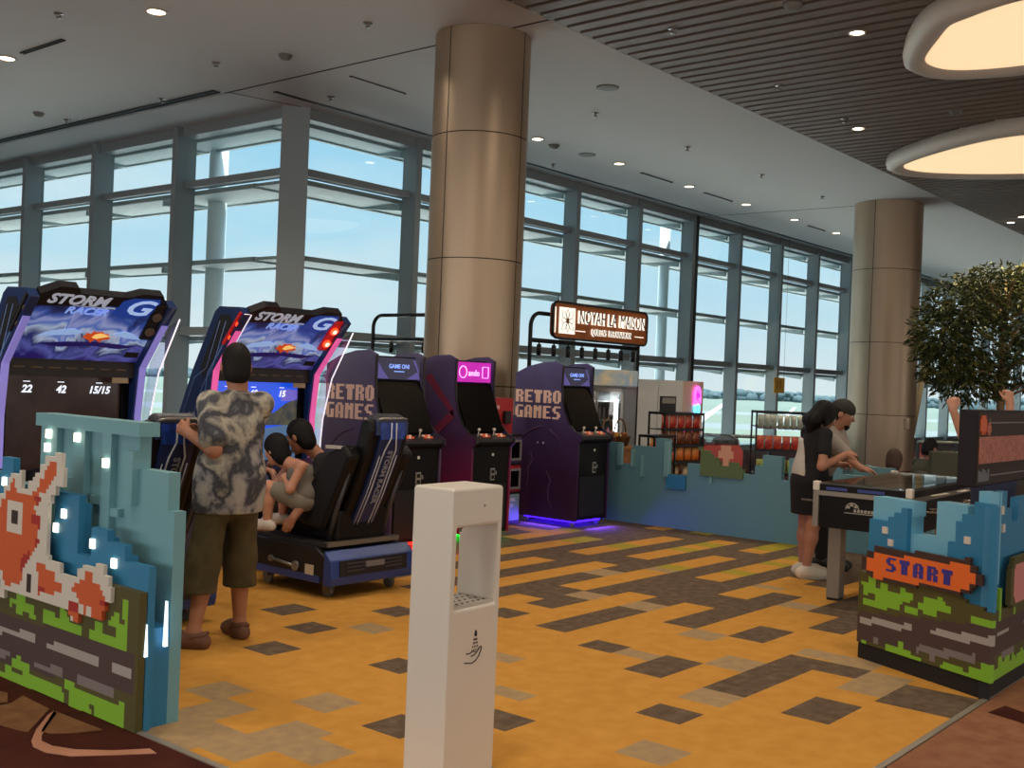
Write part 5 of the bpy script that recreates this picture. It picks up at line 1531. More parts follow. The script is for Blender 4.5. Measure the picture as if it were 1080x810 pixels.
# snack racks: wire frame as a thing, every bag a thing
bag_mats = {}
def bagmat(n, c, c2): 
    return mat('bag_' + n, c, .35, noise=(c2, 14, .45, .58))
def bag_mesh(w, h, d):
    vs = []; fs = []
    n, m_ = 6, 7
    for j in range(m_ + 1):
        v = j / m_
        for s in (1, -1):
            for i in range(n + 1):
                u = i / n
                f = (math.sin(PI * u) ** .6) * (math.sin(PI * min(max((v - .06) / .88, 0), 1)) ** .6)
                vs.append(((u - .5) * w * (1 - .06 * math.sin(PI * v)), -s * d / 2 * f, v * h))
    row = 2 * (n + 1)
    for j in range(m_):
        for s in range(2):
            for i in range(n):
                a = j * row + s * (n + 1) + i
                q = (a, a + 1, a + row + 1, a + row)
                fs.append(q if s == 0 else q[::-1])
    return MB().add(vs, fs, True)
BAG = {}
def place_bag(kind, x, y, z, rz, w=.15, h=.21, d=.07, group=None, label=None):
    key = (kind, round(w, 2), round(h, 2))
    cc = {'orange': ('d0661e', 'e8a050'), 'red': ('a8281e', 'd87858'), 'brown': ('6e3420', 'b07048'), 'cream': ('c9b48e', '6a4a34'), 'yellow': ('c98a2e', 'e8c46a'), 'green': ('6f8a3a', 'b0b060'), 'grey': ('8d9488', 'c4c8b8')}[kind]
    if key not in BAG:
        o = bag_mesh(w, h, d).build('snack_bag', bagmat(kind, *cc)); BAG[key] = o
    else:
        o = BAG[key].copy(); COL.objects.link(o)
    o.location = (float(x), float(y), float(z)); o.rotation_euler = (0, 0, rz)
    return tag(o, label, 'snack bag', group)
def rack(px0, px1, D0, D1, levels, name, label, ztop, depth=.28):
    A = at(px0, 470, D0); B = at(px1, 470, D1)
    d = np.array([B[0] - A[0], B[1] - A[1]]); L = np.linalg.norm(d); rz = math.atan2(d[1], d[0])
    t = thing(name, label, 'display rack', (A[0], A[1], 0), rz)
    for x in (0, L):
        for y in (0, depth): MB().box(x - .009, x + .009, y - .009, y + .009, 0, ztop).build('post', M_pole, t)
    for z in levels:
        s = MB(); s.box(0, L, 0, depth, z - .012, z); s.box(0, L, -.004, .0, z - .02, z + .012); s.build('shelf', M_pole, t)
    MB().box(0, L, -.01, depth, ztop - .03, ztop).build('top_bar', M_pole, t)
    u = d / L; v = np.array([-u[1], u[0]])
    return A[:2], u, v, L, rz
def fill(o, u, v, L, rz, z, kind, n, w, h, group, label, yoff=.06, dd=.07):
    for i in range(n):
        s = L * (i + .5) / n
        p = o + u * s + v * yoff
        place_bag(kind, p[0], p[1], z, rz, w, h, dd, group, label)
o, u, v, L, rz = rack(700, 741, 13.6, 14.0, [.22, .44, .66, .87, 1.07], 'snack_rack', 'black snack rack beside the neon ice pop', 1.28)
for z, kind, n, lab in [(1.07, 'red', 5, 'dark red snack bag on the top shelf of the rack beside the neon'), (.87, 'brown', 5, 'brown snack bag on the second shelf of the rack beside the neon'), (.66, 'orange', 5, 'orange snack bag on the middle shelf of the rack beside the neon'), (.44, 'cream', 4, 'cream and brown snack pouch on a low shelf beside the neon'), (.22, 'cream', 4, 'cream and brown snack pouch on the lowest shelf beside the neon')]:
    fill(o, u, v, L, rz, z, kind, n, L / n * .95, .19, lab.split(' on ')[0] + 's, ' + lab.split(' on ')[1], lab)
c = o + u * .14 + v * .1
fs_ = thing('framed_notice', 'small black framed notice on top of the rack beside the neon', 'notice', (c[0], c[1], 1.28), rz)
MB().box(-.13, .13, -.012, .012, 0, .20).build('frame', M_pole, fs_); MB().box(-.11, .11, -.015, -.012, .11, .18).build('card', mat('card_grey', '77746c', .6), fs_)
o, u, v, L, rz = rack(690, 712, 12.9, 13.2, [.28, .52, .68, .84], 'snack_rack', 'narrow rack of orange snack boxes left of the taller rack', 1.02, .22)
for z, kind, lab in [(.84, 'orange', 'orange snack packet on the top shelf of the narrow rack'), (.68, 'yellow', 'yellow snack packet on the second shelf of the narrow rack'), (.52, 'orange', 'orange snack packet on the third shelf of the narrow rack'), (.28, 'yellow', 'yellow snack packet on the bottom shelf of the narrow rack')]:
    fill(o, u, v, L, rz, z, kind, 3, L / 3 * .95, .15, lab.split(' on ')[0] + 's, ' + lab.split(' on ')[1], lab)
o, u, v, L, rz = rack(797, 852, 13.0, 13.0, [.62, .90, 1.18], 'snack_rack', 'black open snack rack in front of the window behind the woman', 1.36, .26)
for z, kind, n, lab in [(1.15, 'grey', 8, 'grey green pouch on the top shelf of the rack behind the woman'), (.90, 'red', 6, 'red snack bag on the middle shelf of the rack behind the woman'), (.62, 'green', 5, 'green and yellow snack bag on the lower shelf of the rack behind the woman')]:
    fill(o, u, v, L, rz, z, kind, n, L / n * .95, .17, lab.split(' on ')[0] + 's, ' + lab.split(' on ')[1], lab, .0 if kind != 'grey' else -.05)

# baskets of pastries / small goods on a display table behind the wall
def table_display():
    A = at(641, 480, 13.6); B = at(686, 478, 14.0)
    d = np.array([B[0] - A[0], B[1] - A[1]]); L = np.linalg.norm(d); rz = math.atan2(d[1], d[0])
    t = thing('display_table', 'wooden display table of goods behind the castle wall', 'table', (A[0], A[1], 0), rz)
    wd = mat('display_wood', '8a5a34', .6, noise=('a06c40', 8, .4, .6))
    MB().box(0, L, 0, .5, .78, .82).build('table_top', wd, t)
    for x in (.03, L - .07):
        for y in (.03, .43): MB().box(x, x + .04, y, y + .04, 0, .78).build('leg', wd, t)
    MB().box(.04, L - .04, .01, .03, .45, .78).build('apron', wd, t)
    u = d / L; v = np.array([-u[1], u[0]])
    return A[:2], u, v, L, rz
o, u, v, L, rz = table_display()
M_wick = mat('wicker', '6a4426', .8, noise=('8a6238', 30, .4, .6))
def basket(c, r, label, z=.82):
    t = thing('wicker_basket', label, 'basket', (c[0], c[1], z))
    MB().lathe([(r * .75, 0), (r, .12), (r * 1.04, .125), (r * .96, .12), (r * .7, .01)], (0, 0, 0), 18).build('bowl', M_wick, t)
    MB().tube([(r * math.cos(a), 0, .10 + .24 * math.sin(a)) for a in np.linspace(0, PI, 12)], .010, 6).build('handle', M_wick, t)
    return t
bk = [(.20, .2, .13, 'wicker basket on the display table, left beside the arch pole'), (.30, .62, .14, 'wicker basket on the display table, right next to the racks')]
for yo, f, r_, lab in bk:
    c = o + u * L * f + v * yo
    basket(c, r_, lab)
    for k in range(5):
        a = k * 2 * PI / 5
        place_bag(['orange', 'brown', 'yellow', 'cream', 'brown'][k], c[0] + .06 * math.cos(a), c[1] + .06 * math.sin(a), .84, a, .09, .15, .05, 'small packets in the ' + ('left' if f < .4 else 'right') + ' basket', ['orange', 'brown', 'yellow', 'cream', 'brown'][k] + ' small packet in the ' + ('left' if f < .4 else 'right') + ' wicker basket on the display table')
# red rimmed card holder
c = o + u * L * .42 + v * .12
tb_ = thing('wooden_box', 'tall brown wooden card box beside the arch pole', 'box', (c[0] - .42, c[1] + .30, .82), rz)
MB().box(0, .2, 0, .12, 0, .33).build('case', mat('box_brown', '7a4526', .6), tb_, .004); MB().box(.03, .17, -.006, 0, .05, .28).build('card', mat('card_orange', 'a86434', .6), tb_)

# chest freezer
def freezer():
    A = at(744, 470, 14.4); B = at(775, 470, 14.6)
    d = np.array([B[0] - A[0], B[1] - A[1]]); L = np.linalg.norm(d); rz = math.atan2(d[1], d[0])
    t = thing('ice_cream_freezer', 'red ice cream chest freezer with a curved glass lid', 'freezer', (A[0], A[1], 0), rz)
    red = mat('freezer_red', 'b03a30', .35)
    MB().prism([(0, .08), (L + .15, .08), (L + .15, .78), (L + .08, .86), (0, .86), (-.04, .78), (-.04, .08)], 'y', 0, .6).build('tub', red, t, .02)
    m = MB().prism([(0, .86), (.02, .92), (.2, .97), (.4, .97), (.58, .90), (.6, .86)], 'x', .0, L + .08); m.build('glass_lid', glass_mat('freezer_glass', (.75, .82, .85), .3), t)
    for x in (.0, L + .06): MB().prism([(0, .86), (.02, .93), (.2, .985), (.4, .985), (.58, .91), (.6, .86)], 'x', x, x + .02).build('lid_rim', mat('rim_grey', '77787a', .4, .4), t)
    for x in (.04, L + .05): MB().box(x - .04, x + .04, .05, .55, 0, .08).build('foot', M_plinth, t)
freezer()
# glass balustrade
def balustrade(A, B, label, n, H=1.02):
    d = np.array([B[0] - A[0], B[1] - A[1]]); L = np.linalg.norm(d); rz = math.atan2(d[1], d[0])
    t = thing('glass_balustrade', label, 'railing', (A[0], A[1], 0), rz)
    MB().tube([(0, 0, H), (L, 0, H)], .025, 8).build('handrail', mat('rail_steel', '7f8a8c', .35, .6), t)
    for k in range(n):
        x = L * k / (n - 1)
        MB().box(x - .02, x + .02, -.03, .03, 0, H - .02).build('post', M_pole, t)
        if k < n - 1: MB().box(x + .05, x + L / (n - 1) - .05, -.006, .006, .08, H - .06).build('glass_panel', M_glass, t)
balustrade(at(741, 461, 16.0), at(812, 466, 16.0), 'glass balustrade behind the red freezer', 3, .92)
balustrade(at(968, 466, 17.6), at(1090, 470, 18.0), 'glass balustrade right of the far column', 4, .88)
# yellow hanging notice at the window
A = onY(817, 398, 13.5)
tn = thing('hanging_notice', 'yellow notice hanging at the window above the snack rack', 'notice', (A[0], 13.5, A[2]))
MB().box(0, .62, 0, .02, -.42, .0).build('board', mat('notice_yellow', 'd8a840', .6), tn)
m = MB(); m.prism([(.16, -.08), (.22, -.08), (.17, -.30), (.13, -.30)], 'y', -.004, -.0005); m.prism([(.34, -.06), (.40, -.06), (.37, -.30), (.33, -.30)], 'y', -.004, -.0005); m.build('marks', mat('notice_ink', '7a5a20', .6), tn)
for x in (.05, .57): MB().tube([(x, .01, 0), (x, .01, CEIL - A[2])], .004, 5).build('cord', M_pole, tn)

# ------------------------------------------------------------------ far right: tree, chairs, extinguisher
def tree():
    c = at(1056, 420, 15.5)
    t = thing('indoor_tree', 'leafy indoor tree in a planter right of the far round column', 'tree', (c[0], c[1], 0))
    rg = np.random.default_rng(11)
    MB().lathe([(.50, 0), (.62, .55), (.66, .58), (.58, .58), (.55, .50), (.0001, .50)], (0, 0, 0), 28).build('planter', mat('planter_grey', '6c675f', .7), t)
    bark = mat('bark', '6b5238', .9, noise=('8a7050', 10, .4, .6))
    m = MB(); tips = []
    m.tube([(0, 0, .5), (.03, .02, 1.2), (-.02, .0, 1.9), (.05, .03, 2.6), (.0, .0, 3.3)], [.065, .055, .048, .035, .012], 8)
    for k in range(26):
        z0 = 1.5 + 1.7 * rg.random(); a = rg.random() * 2 * PI; L = (.5 + .75 * rg.random())
        p0 = np.array([0, 0, z0]); p1 = p0 + np.array([math.cos(a) * L * .5, math.sin(a) * L * .5, .22 + .15 * rg.random()]); p2 = p0 + np.array([math.cos(a) * L, math.sin(a) * L, .22 + .35 * rg.random()])
        m.tube([p0, p1, p2], [.022, .014, .005], 6); tips += [p1, p2, (p1 + p2) / 2, p2 + rg.normal(0, .15, 3)]
    m.build('trunk', bark, t)
    vs = []; fs = []; mi = []
    lv = MB()
    # crown: leaves gathered round a few lobes, ragged outline
    lobes = [((-.62, .30, 2.55), (.62, .6, .60)), ((.1, -.2, 2.95), (.75, .7, .55)), ((-.15, .25, 2.25), (.8, .7, .5)), ((.65, -.55, 2.75), (.7, .7, .6)), ((-.45, .35, 1.85), (.55, .5, .32)), ((.45, -.35, 2.15), (.6, .6, .4)), ((-.75, .5, 2.15), (.45, .45, .40)), ((.35, -.3, 3.2), (.5, .5, .3)), ((-.55, .4, 2.95), (.5, .5, .42)), ((-.2, .1, 3.15), (.45, .45, .35)), ((-.85, .6, 2.5), (.4, .4, .5))]
    for (cx, cy, cz), (a, b, c_) in lobes:
        for k in range(820):
            d = rg.normal(size=3); d /= np.linalg.norm(d)
            r = .35 + .68 * rg.random() ** .5
            p = np.array([cx + d[0] * a * r, cy + d[1] * b * r, cz + d[2] * c_ * r])
            ln = .09 + .07 * rg.random(); wd = ln * .26
            ax = np.array([d[0], d[1], d[2] * .5 - .4]) + rg.normal(0, .55, 3); ax /= np.linalg.norm(ax)
            sd = np.cross(ax, rg.normal(size=3)); sd /= np.linalg.norm(sd); nn = np.cross(ax, sd)
            lv.m(int(rg.integers(0, 3)))
            lv.add([p, p + ax * ln * .5 + sd * wd / 2 + nn * .008, p + ax * ln, p + ax * ln * .5 - sd * wd / 2 + nn * .008], [(0, 1, 2), (0, 2, 3)])
    lv.build('foliage', [mat('leaf_dark', '222e16', .55, spec=.25), mat('leaf_mid', '38421f', .55, spec=.25), mat('leaf_olive', '57572a', .55, spec=.25)], t)
    s0 = Vector(at(969, 432, 15.2) - np.array([c[0], c[1], 0])); s1 = Vector(at(977, 370, 15.2) - np.array([c[0], c[1], 0]))
    dirn = (s0 - s1); k_ = (s0.z - .0) / -dirn.z
    return c
tc_ = tree()
s0 = at(965, 437, 26.0); s1 = at(977, 372, 26.0)
dd = s0 - s1; k_ = -s0[2] / dd[2]
foot = s0 + dd * k_
st = MB().tube([(0, 0, 0), tuple(s1 - foot)], [.09, .08], 8)
tag(st.build('support_stake', mat('stake_wood', '9a8868', .8), None, 0, tuple(foot)), 'slanting pale wooden stake between the far column and the tree', 'stake')
lamp('tree_lamp', (tc_[0] + .5, tc_[1] - .5, 5.4), .3, 90, (1, .8, .4), 70, (tc_[0], tc_[1], 2.6))

def extinguisher():
    c = np.array([23.6, 9.08]); d = ray(967, 480)[:2]; d /= np.linalg.norm(d)
    # just in front of the column's right edge
    p = at(969.5, 480, 22.6)
    t = thing('fire_extinguisher', 'red fire extinguisher at the foot of the far round column', 'fire extinguisher', (p[0], p[1], 0))
    MB().lathe([(.09, .0), (.095, .02), (.095, .48), (.07, .56), (.03, .60), (.03, .64)], (0, 0, 0), 18).build('cylinder', mat('extinguisher_red', 'b01e1e', .3, coat=.3), t)
    MB().box(-.02, .10, -.015, .015, .64, .68).build('lever', M_plinth, t)
    MB().tube([(.03, 0, .62), (-.16, 0, .60), (-.20, 0, .40), (-.14, 0, .22)], .014, 6).build('hose', M_plinth, t)
    MB().lathe([(.097, .22), (.097, .36)], (0, 0, 0), 18).build('label_band', mat('band_cream', 'cdb9a0', .5), t)
extinguisher()
p = at(956, 447, 23.35)
tag(MB().box(-.06, .06, -.05, .05, -.11, .11).build('wall_box', mat('box_cream', 'cbbba4', .5), None, .015, p), 'small cream box mounted on the far round column', 'switch box')
def lounge(px0, px1, D, ztop, label, col):
    A = at(px0, 480, D); B = at(px1, 480, D)
    d = np.array([B[0] - A[0], B[1] - A[1]]); L = np.linalg.norm(d); rz = math.atan2(d[1], d[0])
    t = thing('lounge_chair', label, 'armchair', (A[0], A[1], 0), rz)
    fab = mat('lounge_' + col, col, .85)
    MB().box(0, L, 0, .14, .22, ztop).build('backrest', fab, t, .03)
    MB().box(.0, L, .14, .72, .22, .44).build('seat', fab, t, .04)
    MB().box(0, .10, .14, .70, .44, .60).build('armrest', fab, t, .03); MB().box(L - .10, L, .14, .70, .44, .60).build('armrest', fab, t, .03)
    for x in (.06, L - .06):
        for y in (.06, .64): MB().tube([(x, y, .22), (x, y, 0)], .02, 8).build('leg', M_pole, t)
lounge(983, 1036, 14.3, .90, 'olive grey high-backed lounge chair beyond the game table', '4a4a3c')
lounge(899, 922, 15.2, .62, 'teal lounge chair seen over the game table behind the man', '5f8a8e')
# ------------------------------------------------------------------ people: smooth signed-distance bodies, meshed once each
def surf(phi, org, h):
    s = phi < 0
    nx, ny, nz = phi.shape
    c = np.zeros((nx - 1, ny - 1, nz - 1), np.int8)
    for a in (0, 1):
        for b in (0, 1):
            for d in (0, 1):
                c += s[a:nx - 1 + a, b:ny - 1 + b, d:nz - 1 + d]
    act = (c > 0) & (c < 8)
    I = np.argwhere(act)
    idx = -np.ones(act.shape, np.int64); idx[act] = np.arange(len(I))
    acc = np.zeros((len(I), 3)); cnt = np.zeros(len(I))
    corners = [(a, b, d) for a in (0, 1) for b in (0, 1) for d in (0, 1)]
    val = {k: phi[I[:, 0] + k[0], I[:, 1] + k[1], I[:, 2] + k[2]] for k in corners}
    for k in corners:
        for ax in range(3):
            if k[ax] == 0:
                k2 = list(k); k2[ax] = 1; k2 = tuple(k2)
                a, b = val[k], val[k2]
                m = (a < 0) != (b < 0)
                tt = np.where(m, a / np.where(m, a - b, 1), 0)
                p = np.tile(np.array(k, float), (len(I), 1)); p[:, ax] = tt
                acc[m] += p[m]; cnt[m] += 1
    V = (I + acc / np.maximum(cnt, 1)[:, None]) * h + org
    F = []
    for ax in range(3):
        o1, o2 = [(1, 2), (2, 0), (0, 1)][ax]
        sl0 = [slice(1, -1)] * 3; sl1 = [slice(1, -1)] * 3
        sl0[ax] = slice(0, phi.shape[ax] - 1); sl1[ax] = slice(1, phi.shape[ax])
        A = s[tuple(sl0)]; B = s[tuple(sl1)]
        E_ = np.argwhere(A != B)
        if len(E_) == 0: continue
        sign = A[tuple(E_.T)]
        base = E_.copy()
        for k in range(3):
            if k != ax: base[:, k] += 1
        def cell(d1, d2):
            q = base.copy(); q[:, o1] -= d1; q[:, o2] -= d2
            return idx[q[:, 0], q[:, 1], q[:, 2]]
        Q = np.stack([cell(1, 1), cell(0, 1), cell(0, 0), cell(1, 0)], 1)
        Q[~sign] = Q[~sign][:, ::-1]
        F.append(Q[(Q >= 0).all(1)])
    return V, np.concatenate(F)

class Sdf:
    def __init__(s): s.p = []; s.cut = []
    def cone(s, a, b, ra, rb=None, k=.03):
        s.p.append(('c', np.array(a, float), np.array(b, float), ra, ra if rb is None else rb, k)); return s
    def chain(s, pts, rs, k=.03):
        for i in range(len(pts) - 1): s.cone(pts[i], pts[i + 1], rs[i], rs[i + 1], k)
        return s
    def ell(s, c, r, R=None, k=.03):
        s.p.append(('e', np.array(c, float), np.array(r, float), np.eye(3) if R is None else np.array(R), None, k)); return s
    def half(s, pt, n):
        """remove everything on the side the normal points to"""
        s.cut.append((np.array(pt, float), np.array(n, float) / np.linalg.norm(n))); return s
    def mesh(s, h=.01):
        lo = np.full(3, 1e9); hi = -lo
        B = []
        for q in s.p:
            if q[0] == 'c':
                r = max(q[3], q[4]); a = np.minimum(q[1], q[2]) - r; b = np.maximum(q[1], q[2]) + r
            else:
                r = q[2].max(); a = q[1] - r; b = q[1] + r
            B.append((a, b)); lo = np.minimum(lo, a); hi = np.maximum(hi, b)
        org = lo - 3 * h; n = np.ceil((hi - lo) / h).astype(int) + 7
        phi = np.full(n, 1.0, np.float32)
        for q, (a, b) in zip(s.p, B):
            k = q[5]; m = k + 2 * h
            i0 = np.maximum(np.floor((a - m - org) / h).astype(int), 0); i1 = np.minimum(np.ceil((b + m - org) / h).astype(int) + 1, n)
            g = [np.arange(i0[j], i1[j]) * h + org[j] for j in range(3)]
            X, Y, Z = np.meshgrid(*g, indexing='ij', sparse=True)
            if q[0] == 'c':
                _, A, Bp, ra, rb, _ = q
                d = Bp - A; L2 = max(d @ d, 1e-9)
                t_ = np.clip(((X - A[0]) * d[0] + (Y - A[1]) * d[1] + (Z - A[2]) * d[2]) / L2, 0, 1)
                v = np.sqrt((X - A[0] - t_ * d[0]) ** 2 + (Y - A[1] - t_ * d[1]) ** 2 + (Z - A[2] - t_ * d[2]) ** 2) - (ra + (rb - ra) * t_)
            else:
                _, c, r, R, _, _ = q
                P = [X - c[0], Y - c[1], Z - c[2]]
                l = [(P[0] * R[0][i] + P[1] * R[1][i] + P[2] * R[2][i]) / r[i] for i in range(3)]
                k0 = np.sqrt(l[0] ** 2 + l[1] ** 2 + l[2] ** 2)
                k1 = np.sqrt((l[0] / r[0]) ** 2 + (l[1] / r[1]) ** 2 + (l[2] / r[2]) ** 2)
                v = k0 * (k0 - 1) / np.maximum(k1, 1e-6)
            sl = tuple(slice(i0[j], i1[j]) for j in range(3))
            o = phi[sl]
            hh = np.maximum(k - np.abs(o - v), 0) / max(k, 1e-6)
            phi[sl] = np.minimum(o, v) - hh * hh * k * .25
        if s.cut:
            g = [np.arange(n[j]) * h + org[j] for j in range(3)]
            X, Y, Z = np.meshgrid(*g, indexing='ij', sparse=True)
            for c, nn in s.cut:
                phi = np.maximum(phi, (X - c[0]) * nn[0] + (Y - c[1]) * nn[1] + (Z - c[2]) * nn[2])
        return surf(phi, org, h)
    def build(s, name, m, parent, h=.01, smooth=1):
        V, F = s.mesh(h)
        me = bpy.data.meshes.new(name)
        me.from_pydata(V.tolist(), [], F.tolist())
        me.materials.append(m)
        me.polygons.foreach_set('use_smooth', [True] * len(F))
        me.update()
        o = bpy.data.objects.new(name, me); COL.objects.link(o); o.parent = parent
        return o

def unit(v):
    v = np.array(v, float); return v / max(np.linalg.norm(v), 1e-9)
def basis(f, up=(0, 0, 1)):
    """columns: right, forward, up"""
    f = unit(f); r = unit(np.cross(f, up)); u = np.cross(r, f)
    return np.stack([r, f, u], 1)
def head(S, c, f, sc=1.0, tilt_up=(0, 0, 1), ears=True):
    """c: centre of the head; f: where it looks"""
    R = basis(f, tilt_up); P = lambda x, y, z: c + R @ (np.array([x, y, z]) * sc)
    S.ell(P(0, -.012, .022), np.array([.077, .095, .100]) * sc, R, .02)
    S.ell(P(0, .018, -.045), np.array([.058, .070, .075]) * sc, R, .03)       # jaw
    S.cone(P(0, .070, -.098), P(0, .066, -.088), .020 * sc, .022 * sc, .02)   # chin
    S.cone(P(0, .084, .018), P(0, .104, -.018), .009 * sc, .015 * sc, .012)   # nose
    S.cone(P(-.034, .078, .030), P(.034, .078, .030), .012 * sc, None, .014)  # brow
    S.cone(P(-.020, .084, -.055), P(.020, .084, -.055), .010 * sc, None, .008)  # lips
    for e in (-1, 1):
        S.ell(P(e * .040, .066, -.020), np.array([.024, .02, .022]) * sc, R, .02)
        if ears: S.ell(P(e * .080, -.008, -.006), np.array([.010, .020, .032]) * sc, R, .008)
    return P, R
def eyes(P, R, sc, parent):
    for e in (-1, 1):
        m = MB().ball(P(e * .031, .082, .012), .011 * sc, 10, 6); ey = m.build('eye', mat('eye_white', 'd8d0c8', .3), parent)
        MB().ball(P(e * .031, .090, .012), .0052 * sc, 8, 5).build('iris', mat('iris_dark', '1c120c', .2), ey)
    m = MB().tube([P(-.024, .0925, -.055), P(0, .0955, -.0545), P(.024, .0925, -.055)], .003 * sc, 5); m.build('mouth', mat('lip', '8a4a40', .5), parent)
    for e in (-1, 1):
        MB().tube([P(e * .016, .0895, .040), P(e * .034, .0885, .046), P(e * .05, .079, .040)], .004 * sc, 5).build('eyebrow', mat('hair_black', '15110f', .7), parent)
def hand(S, w, d, n, curl=.5, sc=1.0, side=1):
    """w: wrist; d: direction of the fingers; n: out of the back of the hand; side: +1 thumb along cross(d, n)"""
    d = unit(d); n = unit(np.array(n) - d * (np.array(n) @ d)); a = np.cross(d, n) * side
    k0 = w + d * .085 * sc
    S.cone(w, w + d * .03 * sc, .026 * sc, .026 * sc, .015)
    for i, off in enumerate((.030, .010, -.010, -.029)):
        S.cone(w + d * .02 * sc + a * off * .6 * sc, k0 + a * off * sc - d * (0, 0, .003, .012)[i] * sc, .016 * sc, .0125 * sc, .012)
    for i, (off, ln) in enumerate(((.030, .072), (.010, .080), (-.010, .075), (-.029, .060))):
        p = k0 + a * off * sc - d * (0, 0, .003, .012)[i] * sc
        dirn = d.copy(); r = .0092
        for j, fr in enumerate((.45, .32, .23)):
            ang = curl * (.75, 1.15, .8)[j]
            dirn = unit(dirn * math.cos(ang) - np.cross(a, dirn) * math.sin(ang) * (1 if np.cross(a, d) @ n > 0 else -1))
            q = p + dirn * ln * fr * sc
            S.cone(p, q, r * sc, (r - .0008) * sc, .004); p = q; r -= .0008
    t0 = w + d * .025 * sc + a * .022 * sc; t1 = t0 + (a * .75 + d * .6 - n * .25) * .034 * sc; t2 = t1 + (d * .9 + a * .25 - n * .35 * (curl + .3)) * .034 * sc
    S.cone(t0, t1, .015 * sc, .0115 * sc, .008); S.cone(t1, t2, .011 * sc, .009 * sc, .004)
    t3 = t2 + (d * .8 - a * .2 - n * .5 * curl) * .024 * sc
    S.cone(t2, t3, .0095 * sc, .008 * sc, .003)
def foot(S, ank, f, sc=1.0):
    f = unit([f[0], f[1], 0]); side = np.array([f[1], -f[0], 0])
    z = lambda p, h: np.array([p[0], p[1], h])
    heel = ank - f * .045 * sc; ball = ank + f * .12 * sc; toe = ank + f * .185 * sc
    S.cone(z(heel, .040 * sc), z(ball, .034 * sc), .036 * sc, .034 * sc, .03)
    S.cone(ank, z(ball, .04 * sc), .040 * sc, .030 * sc, .03)
    S.cone(z(ball, .032 * sc) + side * .018 * sc, z(toe, .026 * sc) + side * .012 * sc, .028 * sc, .022 * sc, .02)
    S.cone(z(ball, .032 * sc) - side * .018 * sc, z(toe, .026 * sc) - side * .016 * sc, .028 * sc, .020 * sc, .02)
def shoe(ank, f, m, parent, sc=1.0, name='shoe', h=.007, sole=None, high=.0):
    f = unit([f[0], f[1], 0]); side = np.array([f[1], -f[0], 0]); S = Sdf()
    z = lambda p, hh: np.array([p[0], p[1], hh])
    g = ank[2] - .085 * sc
    heel = ank - f * .05 * sc; ball = ank + f * .12 * sc; toe = ank + f * .20 * sc
    S.cone(z(heel, g + .05 * sc), z(ball, g + .044 * sc), .048 * sc, .046 * sc, .03)
    S.cone(z(ank, g + .075 * sc + high), z(ball, g + .05 * sc), .052 * sc, .042 * sc, .03)
    S.cone(z(ball, g + .04 * sc) + side * .014 * sc, z(toe, g + .034 * sc) + side * .008 * sc, .042 * sc, .034 * sc, .03)
    S.cone(z(ball, g + .04 * sc) - side * .014 * sc, z(toe, g + .034 * sc) - side * .012 * sc, .042 * sc, .032 * sc, .03)
    S.half((0, 0, g + .004), (0, 0, -1))
    o = S.build(name, m, parent, h)
    if sole is not None:
        pts = []
        for a in np.linspace(0, 2 * PI, 20, endpoint=False):
            l = .075 + .145 * math.cos(a) * sc; w_ = (.048 + .008 * math.cos(a)) * math.sin(a) * sc
            q = ank + f * l + side * w_; pts.append((q[0], q[1]))
        MB().prism(pts, 'z', g + .0, g + .024).build('sole', sole, o)
    return o

SKIN = mat('skin_tan', 'a8745a', .55)
SKIN2 = mat('skin_light', 'c08a70', .55)
HAIR = mat('hair_black', '0d0a09', .65, spec=.25)
def hair_cap(P, R, sc, parent, back=.0, m=None, front=.045, low=-.03, puff=1.0, h=.008):
    S = Sdf()
    S.ell(P(0, -.016, .034), np.array([.082, .104, .104]) * sc * puff, R, .02)
    S.ell(P(0, -.052, -.02 + low * .4), np.array([.076, .064, .085]) * sc * puff, R, .03)
    S.half(P(0, front, .03), R @ np.array([0, .95, -.55])); S.half(P(0, 0, low - .03), R @ np.array([0, .45, -1]))
    return S.build('hair', m or HAIR, parent, h)
N_ = lambda *a: np.array(a, float)

